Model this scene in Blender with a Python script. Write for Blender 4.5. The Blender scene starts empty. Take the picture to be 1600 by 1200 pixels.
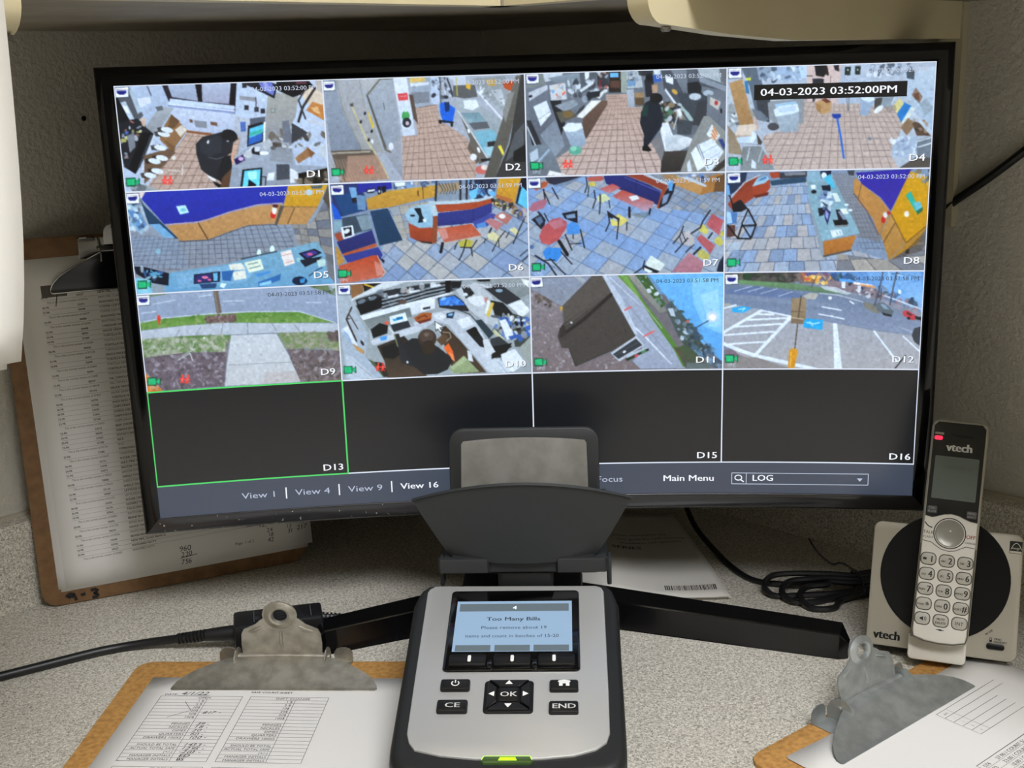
import bpy, bmesh, math, random
import numpy as np
from mathutils import Matrix, Vector
# ------------------------------------------------------------------ camera, light, exposure
# World: metres, x right, y away from the viewer, z up, worktop surface at z = 0, screen top-centre at x = y = 0.
scene = bpy.context.scene
COL = scene.collection
MM = 0.001
cam_data = bpy.data.cameras.new('camera')
cam_data.sensor_width = 36.0
cam_data.lens = 1899.8 * 36.0 / 1600.0
cam_data.clip_start = 0.01
cam = bpy.data.objects.new('camera', cam_data)
COL.objects.link(cam)
_yaw, _pitch, _roll = -0.0003, 0.2549, -0.0302
_f = Vector((math.sin(_yaw) * math.cos(_pitch), math.cos(_yaw) * math.cos(_pitch), -math.sin(_pitch)))
_r0 = Vector((math.cos(_yaw), -math.sin(_yaw), 0))
_u0 = _r0.cross(_f)
_r = _r0 * math.cos(_roll) + _u0 * math.sin(_roll)
_u = _u0 * math.cos(_roll) - _r0 * math.sin(_roll)
cam.matrix_world = Matrix(((_r.x, _u.x, -_f.x, -0.0159), (_r.y, _u.y, -_f.y, -0.9312), (_r.z, _u.z, -_f.z, 0.436), (0, 0, 0, 1)))
scene.camera = cam

world = bpy.data.worlds.new('room_world')
scene.world = world
world.use_nodes = True
world.node_tree.nodes['Background'].inputs[0].default_value = (0.9, 0.95, 1.0, 1)
world.node_tree.nodes['Background'].inputs[1].default_value = 0.05      # the room is closed; its lamps do the lighting

LAMP_STRENGTH = 24.0          # ceiling troffer diffusers
SCREEN_GAIN = 1.0            # monitor picture
scene.view_settings.view_transform = 'Standard'
scene.view_settings.look = 'None'
scene.view_settings.exposure = 0.0
scene.view_settings.gamma = 1.0
scene.view_settings.use_curve_mapping = False

# ------------------------------------------------------------------ helpers: colours and materials
def lin(c):
    c = np.asarray(c, float)
    return np.where(c <= 0.04045, c / 12.92, ((c + 0.055) / 1.055) ** 2.4)
def hexrgb(h):
    return ((h >> 16 & 255) / 255.0, (h >> 8 & 255) / 255.0, (h & 255) / 255.0)
def hx(h):
    r = lin(hexrgb(h))
    return (float(r[0]), float(r[1]), float(r[2]), 1.0)

MATS = {}
def mat(name, col=0x808080, rough=0.5, metal=0.0, spec=0.5, emit=None, estr=1.0, coat=0.0, bump=None, mottle=None, trans=0.0):
    """bump = (scale, strength, distance); mottle = (scale, second colour, low, high)"""
    if name in MATS:
        return MATS[name]
    m = bpy.data.materials.new(name)
    m.use_nodes = True
    nt = m.node_tree
    b = nt.nodes['Principled BSDF']
    b.inputs['Base Color'].default_value = hx(col)
    b.inputs['Roughness'].default_value = rough
    b.inputs['Metallic'].default_value = metal
    b.inputs['Specular IOR Level'].default_value = spec
    b.inputs['Coat Weight'].default_value = coat
    b.inputs['Coat Roughness'].default_value = 0.05
    b.inputs['Transmission Weight'].default_value = trans
    if emit is not None:
        b.inputs['Emission Color'].default_value = hx(emit)
        b.inputs['Emission Strength'].default_value = estr
    if bump or mottle:
        tc = nt.nodes.new('ShaderNodeTexCoord')
    if mottle:
        n = nt.nodes.new('ShaderNodeTexNoise')
        n.inputs['Scale'].default_value = mottle[0]
        n.inputs['Detail'].default_value = 4
        nt.links.new(tc.outputs['Object'], n.inputs['Vector'])
        r = nt.nodes.new('ShaderNodeValToRGB')
        r.color_ramp.elements[0].position = mottle[2]
        r.color_ramp.elements[0].color = hx(mottle[1])
        r.color_ramp.elements[1].position = mottle[3]
        r.color_ramp.elements[1].color = hx(col)
        nt.links.new(n.outputs['Fac'], r.inputs['Fac'])
        nt.links.new(r.outputs['Color'], b.inputs['Base Color'])
    if bump:
        n = nt.nodes.new('ShaderNodeTexNoise')
        n.inputs['Scale'].default_value = bump[0]
        n.inputs['Detail'].default_value = 3
        nt.links.new(tc.outputs['Object'], n.inputs['Vector'])
        bp = nt.nodes.new('ShaderNodeBump')
        bp.inputs['Strength'].default_value = bump[1]
        bp.inputs['Distance'].default_value = bump[2]
        nt.links.new(n.outputs['Fac'], bp.inputs['Height'])
        nt.links.new(bp.outputs['Normal'], b.inputs['Normal'])
    MATS[name] = m
    return m

def laminate(name):
    """speckled grey-beige laminate of worktop and backsplash"""
    m = mat(name, 0xbab4a6, 0.42)
    nt = m.node_tree
    b = nt.nodes['Principled BSDF']
    tc = nt.nodes.new('ShaderNodeTexCoord')
    n1 = nt.nodes.new('ShaderNodeTexNoise')
    n1.inputs['Scale'].default_value = 560
    n1.inputs['Detail'].default_value = 2.5
    n1.inputs['Distortion'].default_value = 1.2
    nt.links.new(tc.outputs['Object'], n1.inputs['Vector'])
    r1 = nt.nodes.new('ShaderNodeValToRGB')
    e = r1.color_ramp.elements
    e[0].position, e[0].color = 0.34, hx(0x8b8679)
    e[1].position, e[1].color = 0.66, hx(0xe6e1d5)
    x = e.new(0.47); x.color = hx(0xbbb6a8)
    x = e.new(0.54); x.color = hx(0xd0cbbe)
    nt.links.new(n1.outputs['Fac'], r1.inputs['Fac'])
    nt.links.new(r1.outputs['Color'], b.inputs['Base Color'])
    return m

# ------------------------------------------------------------------ helpers: objects
def link(o, parent=None):
    COL.objects.link(o)
    if parent is not None:
        o.parent = parent
    return o
def tag(o, label=None, cat=None, group=None, kind=None):
    if label: o['label'] = label
    if cat: o['category'] = cat
    if group: o['group'] = group
    if kind: o['kind'] = kind
    return o
def thing(name, label, cat, mtx=None, group=None):
    o = bpy.data.objects.new(name, None)
    o.empty_display_size = 0.02
    COL.objects.link(o)
    if mtx is not None:
        o.matrix_world = mtx
    return tag(o, label, cat, group)
def frame(origin_mm, e1, e2):
    """matrix with x along e1, y along e2 (orthonormalised), z = e1 x e2"""
    a = Vector(e1).normalized()
    c = a.cross(Vector(e2)).normalized()
    b = c.cross(a)
    o = Vector(origin_mm) * MM
    return Matrix(((a.x, b.x, c.x, o.x), (a.y, b.y, c.y, o.y), (a.z, b.z, c.z, o.z), (0, 0, 0, 1)))
def rotz(origin_mm, deg):
    return Matrix.Translation(Vector(origin_mm) * MM) @ Matrix.Rotation(math.radians(deg), 4, 'Z')

class MB:
    """collects geometry in millimetres, then makes one mesh object"""
    def __init__(self):
        self.v, self.f = [], []
    def add(self, v, f):
        n = len(self.v)
        self.v += [tuple(p) for p in v]
        self.f += [tuple(i + n for i in q) for q in f]
        return self
    def box(self, x0, x1, y0, y1, z0, z1):
        return self.add([(x0, y0, z0), (x1, y0, z0), (x1, y1, z0), (x0, y1, z0), (x0, y0, z1), (x1, y0, z1), (x1, y1, z1), (x0, y1, z1)],
                        [(0, 3, 2, 1), (4, 5, 6, 7), (0, 1, 5, 4), (1, 2, 6, 5), (2, 3, 7, 6), (3, 0, 4, 7)])
    def rbox(self, x0, x1, y0, y1, z0, z1, r, seg=2):
        bm = bmesh.new()
        bmesh.ops.create_cube(bm, size=1)
        for q in bm.verts:
            q.co = Vector(((x0 + x1) / 2 + q.co.x * (x1 - x0), (y0 + y1) / 2 + q.co.y * (y1 - y0), (z0 + z1) / 2 + q.co.z * (z1 - z0)))
        bmesh.ops.bevel(bm, geom=list(bm.edges), offset=r, segments=seg, affect='EDGES', profile=0.5)
        bm.verts.index_update()
        self.add([tuple(q.co) for q in bm.verts], [[q.index for q in fc.verts] for fc in bm.faces])
        bm.free()
        return self
    def loft(self, rings, cap0=True, cap1=True, closed=True):
        n = len(rings[0])
        v = [p for r in rings for p in r]
        f = []
        for k in range(len(rings) - 1):
            for i in range(n if closed else n - 1):
                j = (i + 1) % n
                f.append((k * n + i, k * n + j, (k + 1) * n + j, (k + 1) * n + i))
        if cap0: f.append(tuple(range(n - 1, -1, -1)))
        if cap1: f.append(tuple((len(rings) - 1) * n + i for i in range(n)))
        return self.add(v, f)
    def slab(self, outline, z0, z1, bev=0.0, seg=2):
        """outline (counter-clockwise xy list) extruded, top edge rounded by bev"""
        rings = [[(x, y, z0) for x, y in outline]]
        if bev > 0:
            for k in range(seg + 1):
                a = math.pi / 2 * k / seg
                o = inset(outline, bev * (1 - math.cos(a)))
                rings.append([(x, y, z1 - bev + bev * math.sin(a)) for x, y in o])
        else:
            rings.append([(x, y, z1) for x, y in outline])
        return self.loft(rings)
    def tube(self, path, r, n=8, cap=True):
        P = [Vector(p) for p in path]
        rings = []
        up = Vector((0, 0, 1))
        for i, p in enumerate(P):
            t = (P[min(i + 1, len(P) - 1)] - P[max(i - 1, 0)]).normalized()
            a = t.cross(up)
            if a.length < 1e-3: a = t.cross(Vector((1, 0, 0)))
            a.normalize()
            b = a.cross(t)
            rr = r[i] if isinstance(r, (list, tuple)) else r
            rings.append([tuple(p + a * rr * math.cos(2 * math.pi * k / n) + b * rr * math.sin(2 * math.pi * k / n)) for k in range(n)])
        return self.loft(rings, cap, cap)
    def lathe(self, prof, n=24, axis_pt=(0, 0)):
        rings = [[(axis_pt[0] + r * math.cos(2 * math.pi * k / n), axis_pt[1] + r * math.sin(2 * math.pi * k / n), z) for k in range(n)] for r, z in prof]
        return self.loft(rings)
    def build(self, name, m, parent=None, smooth=True, label=None, kind=None, angle=35):
        me = bpy.data.meshes.new(name)
        me.from_pydata([(x * MM, y * MM, z * MM) for x, y, z in self.v], [], self.f)
        bm = bmesh.new(); bm.from_mesh(me)
        bmesh.ops.recalc_face_normals(bm, faces=list(bm.faces))
        bm.to_mesh(me); bm.free()
        me.materials.append(m)
        if smooth:
            me.shade_smooth()
            me.set_sharp_from_angle(angle=math.radians(angle))
        o = bpy.data.objects.new(name, me)
        link(o, parent)
        return tag(o, label=label, kind=kind)

def inset(outline, d):
    """shrink a counter-clockwise convex-ish outline by d"""
    if d == 0: return list(outline)
    n = len(outline); out = []
    for i in range(n):
        p0, p1, p2 = outline[i - 1], outline[i], outline[(i + 1) % n]
        e = Vector((p1[0] - p0[0], p1[1] - p0[1])); g = Vector((p2[0] - p1[0], p2[1] - p1[1]))
        if e.length < 1e-9 or g.length < 1e-9: out.append(p1); continue
        e.normalize(); g.normalize()
        n1 = Vector((-e.y, e.x)); n2 = Vector((-g.y, g.x))
        b = n1 + n2
        if b.length < 1e-6: b = n1
        b.normalize()
        k = d / max(0.3, b.dot(n1))
        out.append((p1[0] + b.x * k, p1[1] + b.y * k))
    return out
def rrect(x0, x1, y0, y1, r, seg=4):
    """rounded rectangle, counter-clockwise; r one radius or (bl, br, tr, tl)"""
    if not isinstance(r, (tuple, list)): r = (r,) * 4
    out = []
    for (cx, cy, a0, rr) in ((x0 + r[0], y0 + r[0], 180, r[0]), (x1 - r[1], y0 + r[1], 270, r[1]), (x1 - r[2], y1 - r[2], 0, r[2]), (x0 + r[3], y1 - r[3], 90, r[3])):
        for k in range(seg + 1):
            a = math.radians(a0 + 90 * k / seg)
            out.append((cx + rr * math.cos(a), cy + rr * math.sin(a)))
    return out
def ngon(cx, cy, r, n=24):
    return [(cx + r * math.cos(2 * math.pi * k / n), cy + r * math.sin(2 * math.pi * k / n)) for k in range(n)]
def smooth_path(pts, n=8):
    """Catmull-Rom through the points"""
    P = [Vector(p) for p in pts]
    P = [P[0] * 2 - P[1]] + P + [P[-1] * 2 - P[-2]]
    out = []
    for i in range(1, len(P) - 2):
        for k in range(n):
            t = k / n
            a, b, c, d = P[i - 1], P[i], P[i + 1], P[i + 2]
            out.append(tuple(0.5 * (2 * b + (c - a) * t + (2 * a - 5 * b + 4 * c - d) * t * t + (3 * b - a - 3 * c + d) * t ** 3)))
    out.append(tuple(P[-2]))
    return out

# ------------------------------------------------------------------ helpers: lettering (outline glyphs of the built-in font, kept as flat mesh)
CHARS = "ABCDEFGHIJKLMNOPQRSTUVWXYZabcdefghijklmnopqrstuvwxyz0123456789.,:-/()#*$+&|'%"
GLYPH = {}
def make_glyphs():
    tmp = []
    for w, off in (('r', 0.0),):
        for ch in CHARS + ' ':
            pair = []
            for s in (ch, 'I' + ch + 'I', 'II'):
                cu = bpy.data.curves.new('glyph', 'FONT')
                cu.body = s; cu.size = 1.0; cu.resolution_u = 2; cu.fill_mode = 'FRONT'; cu.offset = off
                o = bpy.data.objects.new('glyph', cu)
                COL.objects.link(o); tmp.append(o); pair.append(o)
            GLYPH[(w, ch)] = pair
    dg = bpy.context.evaluated_depsgraph_get()
    for key, pair in list(GLYPH.items()):
        ms = [bpy.data.meshes.new_from_object(o.evaluated_get(dg)) for o in pair]
        mx = [max([v.co.x for v in m.vertices], default=0) for m in ms]
        adv = mx[1] - mx[2]
        m = ms[0]
        GLYPH[key] = (np.array([(v.co.x, v.co.y) for v in m.vertices]).reshape(-1, 2), [tuple(p.vertices) for p in m.polygons], adv)
        for q in ms: bpy.data.meshes.remove(q)
    for o in tmp:
        c = o.data
        bpy.data.objects.remove(o); bpy.data.curves.remove(c)
make_glyphs()

class Ink:
    """flat lettering and rules on a plane, millimetres; cap height of a letter = 0.7 * size"""
    def __init__(self):
        self.v, self.f = [], []
    def text(self, s, x, y, size, w='r', align='l', sx=1.0, rot=0.0, slant=0.0, jitter=0.0, rnd=random):
        if w in 'bh':                                 # heavier weights: the letters set again with a slight shift
            for dx in ((-0.02, 0.02) if w == 'b' else (-0.045, -0.015, 0.015, 0.045)):
                tot = self.text(s, x + dx * size * math.cos(rot), y + dx * size * math.sin(rot), size, 'r', align, sx, rot, slant, jitter, rnd)
            return tot
        gs = [GLYPH.get((w, ch)) or GLYPH[(w, '-')] for ch in s]
        tot = sum(g[2] for g in gs) * size * sx
        x0 = {'l': 0, 'c': -tot / 2, 'r': -tot}[align]
        ca, sa = math.cos(rot), math.sin(rot)
        for g in gs:
            if len(g[0]):
                jx, jy = (rnd.uniform(-jitter, jitter), rnd.uniform(-jitter, jitter)) if jitter else (0, 0)
                p = g[0] * size
                px = p[:, 0] * sx + x0 + slant * p[:, 1] + jx
                py = p[:, 1] + jy
                n = len(self.v)
                self.v += [(x + a * ca - b * sa, y + a * sa + b * ca) for a, b in zip(px.tolist(), py.tolist())]
                self.f += [tuple(i + n for i in q) for q in g[1]]
            x0 += g[2] * size * sx
        return tot
    def poly(self, pts):
        n = len(self.v)
        self.v += [tuple(p) for p in pts]
        self.f.append(tuple(range(n, n + len(pts))))
    def rule(self, x0, y0, x1, y1, w):
        d = Vector((x1 - x0, y1 - y0))
        if d.length == 0: return
        d.normalize(); nx, ny = -d.y * w / 2, d.x * w / 2
        self.poly([(x0 + nx, y0 + ny), (x0 - nx, y0 - ny), (x1 - nx, y1 - ny), (x1 + nx, y1 + ny)])
    def stroke(self, pts, w):
        for a, b in zip(pts[:-1], pts[1:]): self.rule(a[0], a[1], b[0], b[1], w)
    def frame(self, x0, x1, y0, y1, w):
        for a in ((x0, y0, x1, y0), (x1, y0, x1, y1), (x1, y1, x0, y1), (x0, y1, x0, y0)): self.rule(*a, w)
    def build(self, name, m, parent, z=0.1, warp=None, label=None):
        if warp is None: warp = lambda x, y: (x, y, z)
        me = bpy.data.meshes.new(name)
        me.from_pydata([tuple(c * MM for c in warp(x, y)) for x, y in self.v], [], self.f)
        me.materials.append(m)
        return tag(link(bpy.data.objects.new(name, me), parent), label=label)
# ------------------------------------------------------------------ the room: its corner stands behind the monitor, both walls at 45 degrees to the view
CX, CY, Q = -38.0, 459.0, math.sqrt(0.5)
def P(a, b, z):
    """a = along the left wall from the corner, b = along the right wall (mm)"""
    return (a, b, z)
ROOM = frame((CX, CY, 0), (-Q, -Q, 0), (Q, -Q, 0))         # room axes: x along the left wall, y along the right wall
def W(a, b, z):
    return (CX - a * Q + b * Q, CY - a * Q - b * Q, z)
def abox(mb, a0, a1, b0, b1, z0, z1):
    v = [P(a, b, z) for z in (z0, z1) for a, b in ((a0, b0), (a1, b0), (a1, b1), (a0, b1))]
    return mb.add(v, [(0, 3, 2, 1), (4, 5, 6, 7), (0, 1, 5, 4), (1, 2, 6, 5), (2, 3, 7, 6), (3, 0, 4, 7)])
SIDE, FLOOR, CEIL = 2900, -750, 1750
wall_paint = mat('wall_paint', 0xc6c2b6, 0.7, bump=(210, 0.6, 0.003))
def struct(name, mb, m):
    o = mb.build(name, m, smooth=False, kind='structure')
    o.matrix_world = ROOM
    return o
w_left = struct('wall_left', abox(MB(), -60, SIDE, -60, 0, FLOOR, CEIL), wall_paint)
w_right = struct('wall_right', abox(MB(), -60, 0, 0, SIDE, FLOOR, CEIL), wall_paint)
struct('wall_rear_left', abox(MB(), SIDE, SIDE + 60, -60, SIDE, FLOOR, CEIL), wall_paint)
struct('wall_rear_right', abox(MB(), -60, SIDE + 60, SIDE, SIDE + 60, FLOOR, CEIL), wall_paint)
struct('floor', abox(MB(), -60, SIDE + 60, -60, SIDE + 60, FLOOR - 40, FLOOR), mat('floor_tile', 0xc4bcb0, 0.4, mottle=(6, 0xb4aca0, 0.4, 0.6)))
struct('ceiling', abox(MB(), -60, SIDE + 60, -60, SIDE + 60, CEIL, CEIL + 40), mat('ceiling_white', 0xe2dfd6, 0.8))
hole = MB().lathe([(2.2, 0), (2.2, 0.3), (1.2, 0.6)], 10)
ho = hole.build('nail_hole', mat('hole_black', 0x0a0908, 0.9), w_left)
ho.matrix_basis = frame((472.5, 0, 404.5), (-1, 0, 0), (0, 0, 1))
hole2 = MB().lathe([(1.0, 0), (1.0, 0.3), (0.5, 0.5)], 8).build('nail_hole', mat('hole_black'), w_left)
hole2.matrix_basis = frame((570, 0, 335), (-1, 0, 0), (0, 0, 1))
# bracket strip running down the right wall below the cabinet
cream = mat('cream_paint', 0xd6cba8, 0.45, mottle=(9, 0xcfc39e, 0.35, 0.65))
MB_tr = abox(MB(), 0, 9, 534, 553, 299, 475)
tag(struct('trim_1', MB_tr, mat('trim_paint', 0xbdb69c, 0.55)), kind='structure')

# ------------------------------------------------------------------ ceiling troffers (only their light is seen)
def troffer(a, b, w, l, label):
    t = thing('ceiling_light', label, 'ceiling light', mtx=ROOM)
    fr = MB()
    for q in ((a - w / 2 - 25, a - w / 2, b - l / 2 - 25, b + l / 2 + 25), (a + w / 2, a + w / 2 + 25, b - l / 2 - 25, b + l / 2 + 25),
              (a - w / 2, a + w / 2, b - l / 2 - 25, b - l / 2), (a - w / 2, a + w / 2, b + l / 2, b + l / 2 + 25)):
        abox(fr, *q, CEIL - 14, CEIL)
    fr.build('frame', mat('troffer_white', 0xe8e8e4, 0.5), t, smooth=False)
    abox(MB(), a - w / 2, a + w / 2, b - l / 2, b + l / 2, CEIL - 10, CEIL - 2).build('diffuser', mat('troffer_glow', 0xffffff, 0.6, emit=0xf9faff, estr=LAMP_STRENGTH), t, smooth=False)
troffer(950, 1620, 560, 1160, 'flat white fluorescent ceiling troffer above the worktop')


# ------------------------------------------------------------------ corner worktop with its upstand
desk_lam = laminate('speckled_laminate')
desk = thing('corner_worktop', 'speckled grey laminate corner worktop with low upstand along both walls', 'worktop', ROOM)
out = [(20, 20), (2000, 20), (2000, 650), (1000, 650), (650, 1000), (650, 2000), (20, 2000)]
m = MB()
m.loft([[P(a, b, z) for a, b in out] for z in (-32, -1, 0)])
m.build('worktop', desk_lam, desk, smooth=False)
m = MB(); abox(m, 20, 2000, 0, 20, -32, 76); m.build('upstand', desk_lam, desk, smooth=False)
m = MB(); abox(m, 0, 20, 20, 2000, -32, 76); m.build('upstand', desk_lam, desk, smooth=False)
caulk = mat('caulk', 0xb9b2a0, 0.7)
for q in ((20, 2000, 0, 5), (0, 5, 5, 2000)):
    m = MB(); abox(m, *q, 76, 79); m.build('sealant_bead', caulk, desk, smooth=False)
pan = mat('desk_panel', 0x8d877a, 0.6)
m = MB(); abox(m, 1980, 2000, 20, 640, FLOOR, -32); m.build('end_panel', pan, desk, smooth=False)
m = MB(); abox(m, 20, 640, 1980, 2000, FLOOR, -32); m.build('end_panel', pan, desk, smooth=False)
m = MB(); abox(m, 30, 55, 30, 1980, FLOOR, -32); m.build('back_panel', pan, desk, smooth=False)
m = MB(); abox(m, 55, 1980, 30, 55, FLOOR, -32); m.build('back_panel', pan, desk, smooth=False)

# ------------------------------------------------------------------ wall cabinets over the worktop
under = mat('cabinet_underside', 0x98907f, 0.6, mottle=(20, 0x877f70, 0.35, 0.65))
ZB = 475.6
def cabinet(name, label, a0, a1, b0, b1, face):
    t = thing(name, label, 'cabinet', ROOM)
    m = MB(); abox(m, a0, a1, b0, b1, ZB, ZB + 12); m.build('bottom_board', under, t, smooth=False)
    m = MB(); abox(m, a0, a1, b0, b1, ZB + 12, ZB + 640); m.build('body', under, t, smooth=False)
    m = MB()
    if face == 'b': abox(m, a0 - 18, a1, b1, b1 + 18, ZB, ZB + 640)
    else: abox(m, a1, a1 + 18, b1 - (b1 - b0), b1, ZB, ZB + 640)
    m.build('front_panel', cream, t, smooth=False)
    return t
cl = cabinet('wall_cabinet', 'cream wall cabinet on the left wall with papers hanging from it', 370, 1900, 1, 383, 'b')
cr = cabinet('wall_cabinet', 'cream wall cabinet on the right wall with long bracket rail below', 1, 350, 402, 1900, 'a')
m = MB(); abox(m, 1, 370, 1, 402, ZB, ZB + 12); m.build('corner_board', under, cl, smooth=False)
def rail(prof, along, thick0, thick1, axis):
    """side profile (distance from wall, z) extruded sideways"""
    m = MB()
    m.loft([[P(d, t, z) if axis == 'a' else P(t, d, z) for d, z in prof] for t in (thick0, thick1)])
    return m
def rail_prof(L, zf, zw, r):
    pr = [(1, zw), (L * 0.62, zw), (L * 0.8, zw + (zf - zw) * 0.42), (L - r - 4, zf)]
    for k in range(1, 7):
        a = math.radians(-90 + 90 * k / 6)
        pr.append((L - r + r * math.cos(a) - 0, zf + r + r * math.sin(a)))
    return pr + [(L, ZB), (1, ZB)]
m = rail(rail_prof(403, 457, 447.5, 15), None, 536, 551, 'a'); rr = m.build('bracket_rail', cream, cr, smooth=True, label='cream painted bracket rail with rounded front end')
m = MB().lathe([(3.2, 0), (3.2, 1.2), (2.0, 2.4)], 12).build('screw', mat('screw_steel', 0x9a968c, 0.35, 1.0), rr)
m.matrix_basis = frame((376, 543, 455.8), (1, 0, 0), (0, -1, 0))
m = rail(rail_prof(423, 457, 452, 17), None, 706, 722, 'b'); rl = m.build('bracket_rail', cream, cl, smooth=True)
m = MB(); m.loft([[P(a, b, z) for a, b in ((708, 396), (719, 396), (719, 414), (708, 414))] for z in (455.2, 457.5)]); m.build('felt_pad', mat('pad_dark', 0x3a362e, 0.8), rl)

# ------------------------------------------------------------------ sheets hanging from the left cabinet
paper_w = mat('paper_white', 0xe6e4df, 0.8)
def hanging(a_off, b_off, bow, zb, seed, label):
    rnd = random.Random(seed)
    nu, nv = 12, 16
    v, f = [], []
    for j in range(nv + 1):
        for i in range(nu + 1):
            z = zb + (279 + 10) * j / nv
            h = (j / nv)
            wob = 3.0 * math.sin(h * 7 + i * 0.25 + seed) * (1 - h) + bow * (1 - h) ** 2 * (1 - i / nu * 0.6)
            aa = a_off + 216 * i / nu + 9 * (1 - h) - 6 * math.sin(h * math.pi) + (1 - h) ** 6 * 6 * (1 - i / nu)
            t_ = min(1.0, max(0.0, (z - 478) / 70.0)); back = (b_off - 402.5 - 1.2 * (b_off - 427)) * t_ * t_ * (3 - 2 * t_)
            v.append(P(aa, b_off - back + wob * (1 - t_), z + (3 * (i / nu) if j == 0 else 0)))
    for j in range(nv):
        for i in range(nu):
            k = j * (nu + 1) + i
            f.append((k, k + 1, k + nu + 2, k + nu + 1))
    o = MB().add(v, f).build('paper_sheet', paper_w, smooth=True, angle=180)
    md = o.modifiers.new('sheet', 'SOLIDIFY'); md.thickness = 0.00015
    for ta in (40, 176):
        tp_ = MB(); abox(tp_, a_off + ta - 14, a_off + ta + 14, 401.2, b_off - (b_off - 402.5 - 1.2 * (b_off - 427)) + 0.4, zb + 276, zb + 300); tp_.build('tape', mat('clear_tape', 0xd9d2b8, 0.25), o, smooth=False)
    o.matrix_world = ROOM
    tag(o, label, 'paper')
hanging(719.5, 431, 4, 308, 1, 'blank white sheet hanging from the left wall cabinet, front one of two')
hanging(724, 427, 1, 304, 2, 'blank white sheet hanging behind another sheet from the left cabinet')
# ------------------------------------------------------------------ curved monitor
RC = 1720.0                   # radius of the curved screen
SW, ZTOP, TH, BAR = 598.0, 431.5, 76.54, 26.64
ZBOT = ZTOP - 4 * TH - BAR
def M(s, z, d=0.0):
    """s along the arc from screen centre, z height, d towards the viewer (mm)"""
    a = s / RC
    return ((RC - d) * math.sin(a), -RC + (RC - d) * math.cos(a), z)
monitor = thing('curved_monitor', 'wide black curved monitor showing a grid of security camera pictures', 'monitor')
gloss_black = mat('gloss_black', 0x0b0b0d, 0.14, spec=0.5, coat=0.3)
matt_black = mat('matt_black', 0x131415, 0.5)
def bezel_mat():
    m = mat('bezel_dust_and_reflection', 0x363638, 0.2, spec=0.6)  # grey base paints in the worktop's reflection; the glossy strip itself is black
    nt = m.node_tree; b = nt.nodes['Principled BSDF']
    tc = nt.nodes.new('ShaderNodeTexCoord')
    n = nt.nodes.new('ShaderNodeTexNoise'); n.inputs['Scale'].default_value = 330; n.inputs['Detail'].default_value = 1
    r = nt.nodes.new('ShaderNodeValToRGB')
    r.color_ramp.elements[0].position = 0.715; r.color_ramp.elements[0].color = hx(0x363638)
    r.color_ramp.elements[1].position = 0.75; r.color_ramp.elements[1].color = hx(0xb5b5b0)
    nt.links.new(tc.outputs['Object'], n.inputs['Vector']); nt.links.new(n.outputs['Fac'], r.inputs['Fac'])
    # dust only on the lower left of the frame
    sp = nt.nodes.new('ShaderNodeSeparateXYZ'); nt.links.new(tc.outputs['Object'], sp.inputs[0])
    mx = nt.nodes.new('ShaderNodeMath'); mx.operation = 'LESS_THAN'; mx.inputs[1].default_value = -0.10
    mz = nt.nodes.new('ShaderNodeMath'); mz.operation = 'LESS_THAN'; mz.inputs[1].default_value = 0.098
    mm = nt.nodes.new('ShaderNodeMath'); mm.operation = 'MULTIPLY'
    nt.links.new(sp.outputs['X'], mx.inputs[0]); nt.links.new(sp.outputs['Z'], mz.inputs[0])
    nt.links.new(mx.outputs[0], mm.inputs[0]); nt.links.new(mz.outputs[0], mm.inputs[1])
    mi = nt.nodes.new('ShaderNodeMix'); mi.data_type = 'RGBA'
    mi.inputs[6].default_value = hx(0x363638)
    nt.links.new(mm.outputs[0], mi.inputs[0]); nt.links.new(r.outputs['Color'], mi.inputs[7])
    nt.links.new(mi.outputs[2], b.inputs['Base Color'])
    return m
NS = 40
def ring(o, d, ob=None, ot=None, db=None):
    """closed loop o mm outside the screen rectangle at depth d"""
    ob = o if ob is None else ob
    ot = o if ot is None else ot
    x0, x1, z0, z1 = -SW / 2 - o, SW / 2 + o, ZBOT - ob, ZTOP + ot
    rr = max(0.0, min(6.0, o - 6)) if o > 6 else 0.0
    pts = []
    pts += [(x0 + (x1 - x0) * k / NS, z0) for k in range(NS)]
    pts += [(x1, z0 + (z1 - z0) * k / 10) for k in range(10)]
    pts += [(x1 - (x1 - x0) * k / NS, z1) for k in range(NS)]
    pts += [(x0, z1 - (z1 - z0) * k / 10) for k in range(10)]
    db = d if db is None else db
    return [M(s, z, db if z == z0 else d) for s, z in pts]

RINGS = [ring(-0.5, -1.0), ring(-0.3, 0.6), ring(1.0, 1.0, 0.4, db=1.0), ring(7, 1.0, 7.5, db=-0.9), ring(10.5, 0.6, 11, db=-1.9), ring(12.4, -1.4, 13.2, db=-3.2), ring(13, -5, 14, db=-6), ring(13, -16, 14)]
bz = MB(); bz.loft([r[NS:] + r[:1] for r in RINGS], False, False, closed=False)
bezel = bz.build('bezel', mat('bezel_gloss', 0x050507, 0.1, spec=0.4), monitor, angle=60, label='glossy black bezel')
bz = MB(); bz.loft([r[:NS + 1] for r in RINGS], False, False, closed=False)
bz.build('lower_bezel', bezel_mat(), monitor, angle=60, label='dusty lower bezel strip with worktop reflection painted grey')
hs = MB()
hs.loft([ring(13, -16), ring(12, -22), ring(4, -30), ring(-40, -40), ring(-90, -56), ring(-130, -60)], False, True)
hs.build('rear_housing', matt_black, monitor, angle=60)
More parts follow.
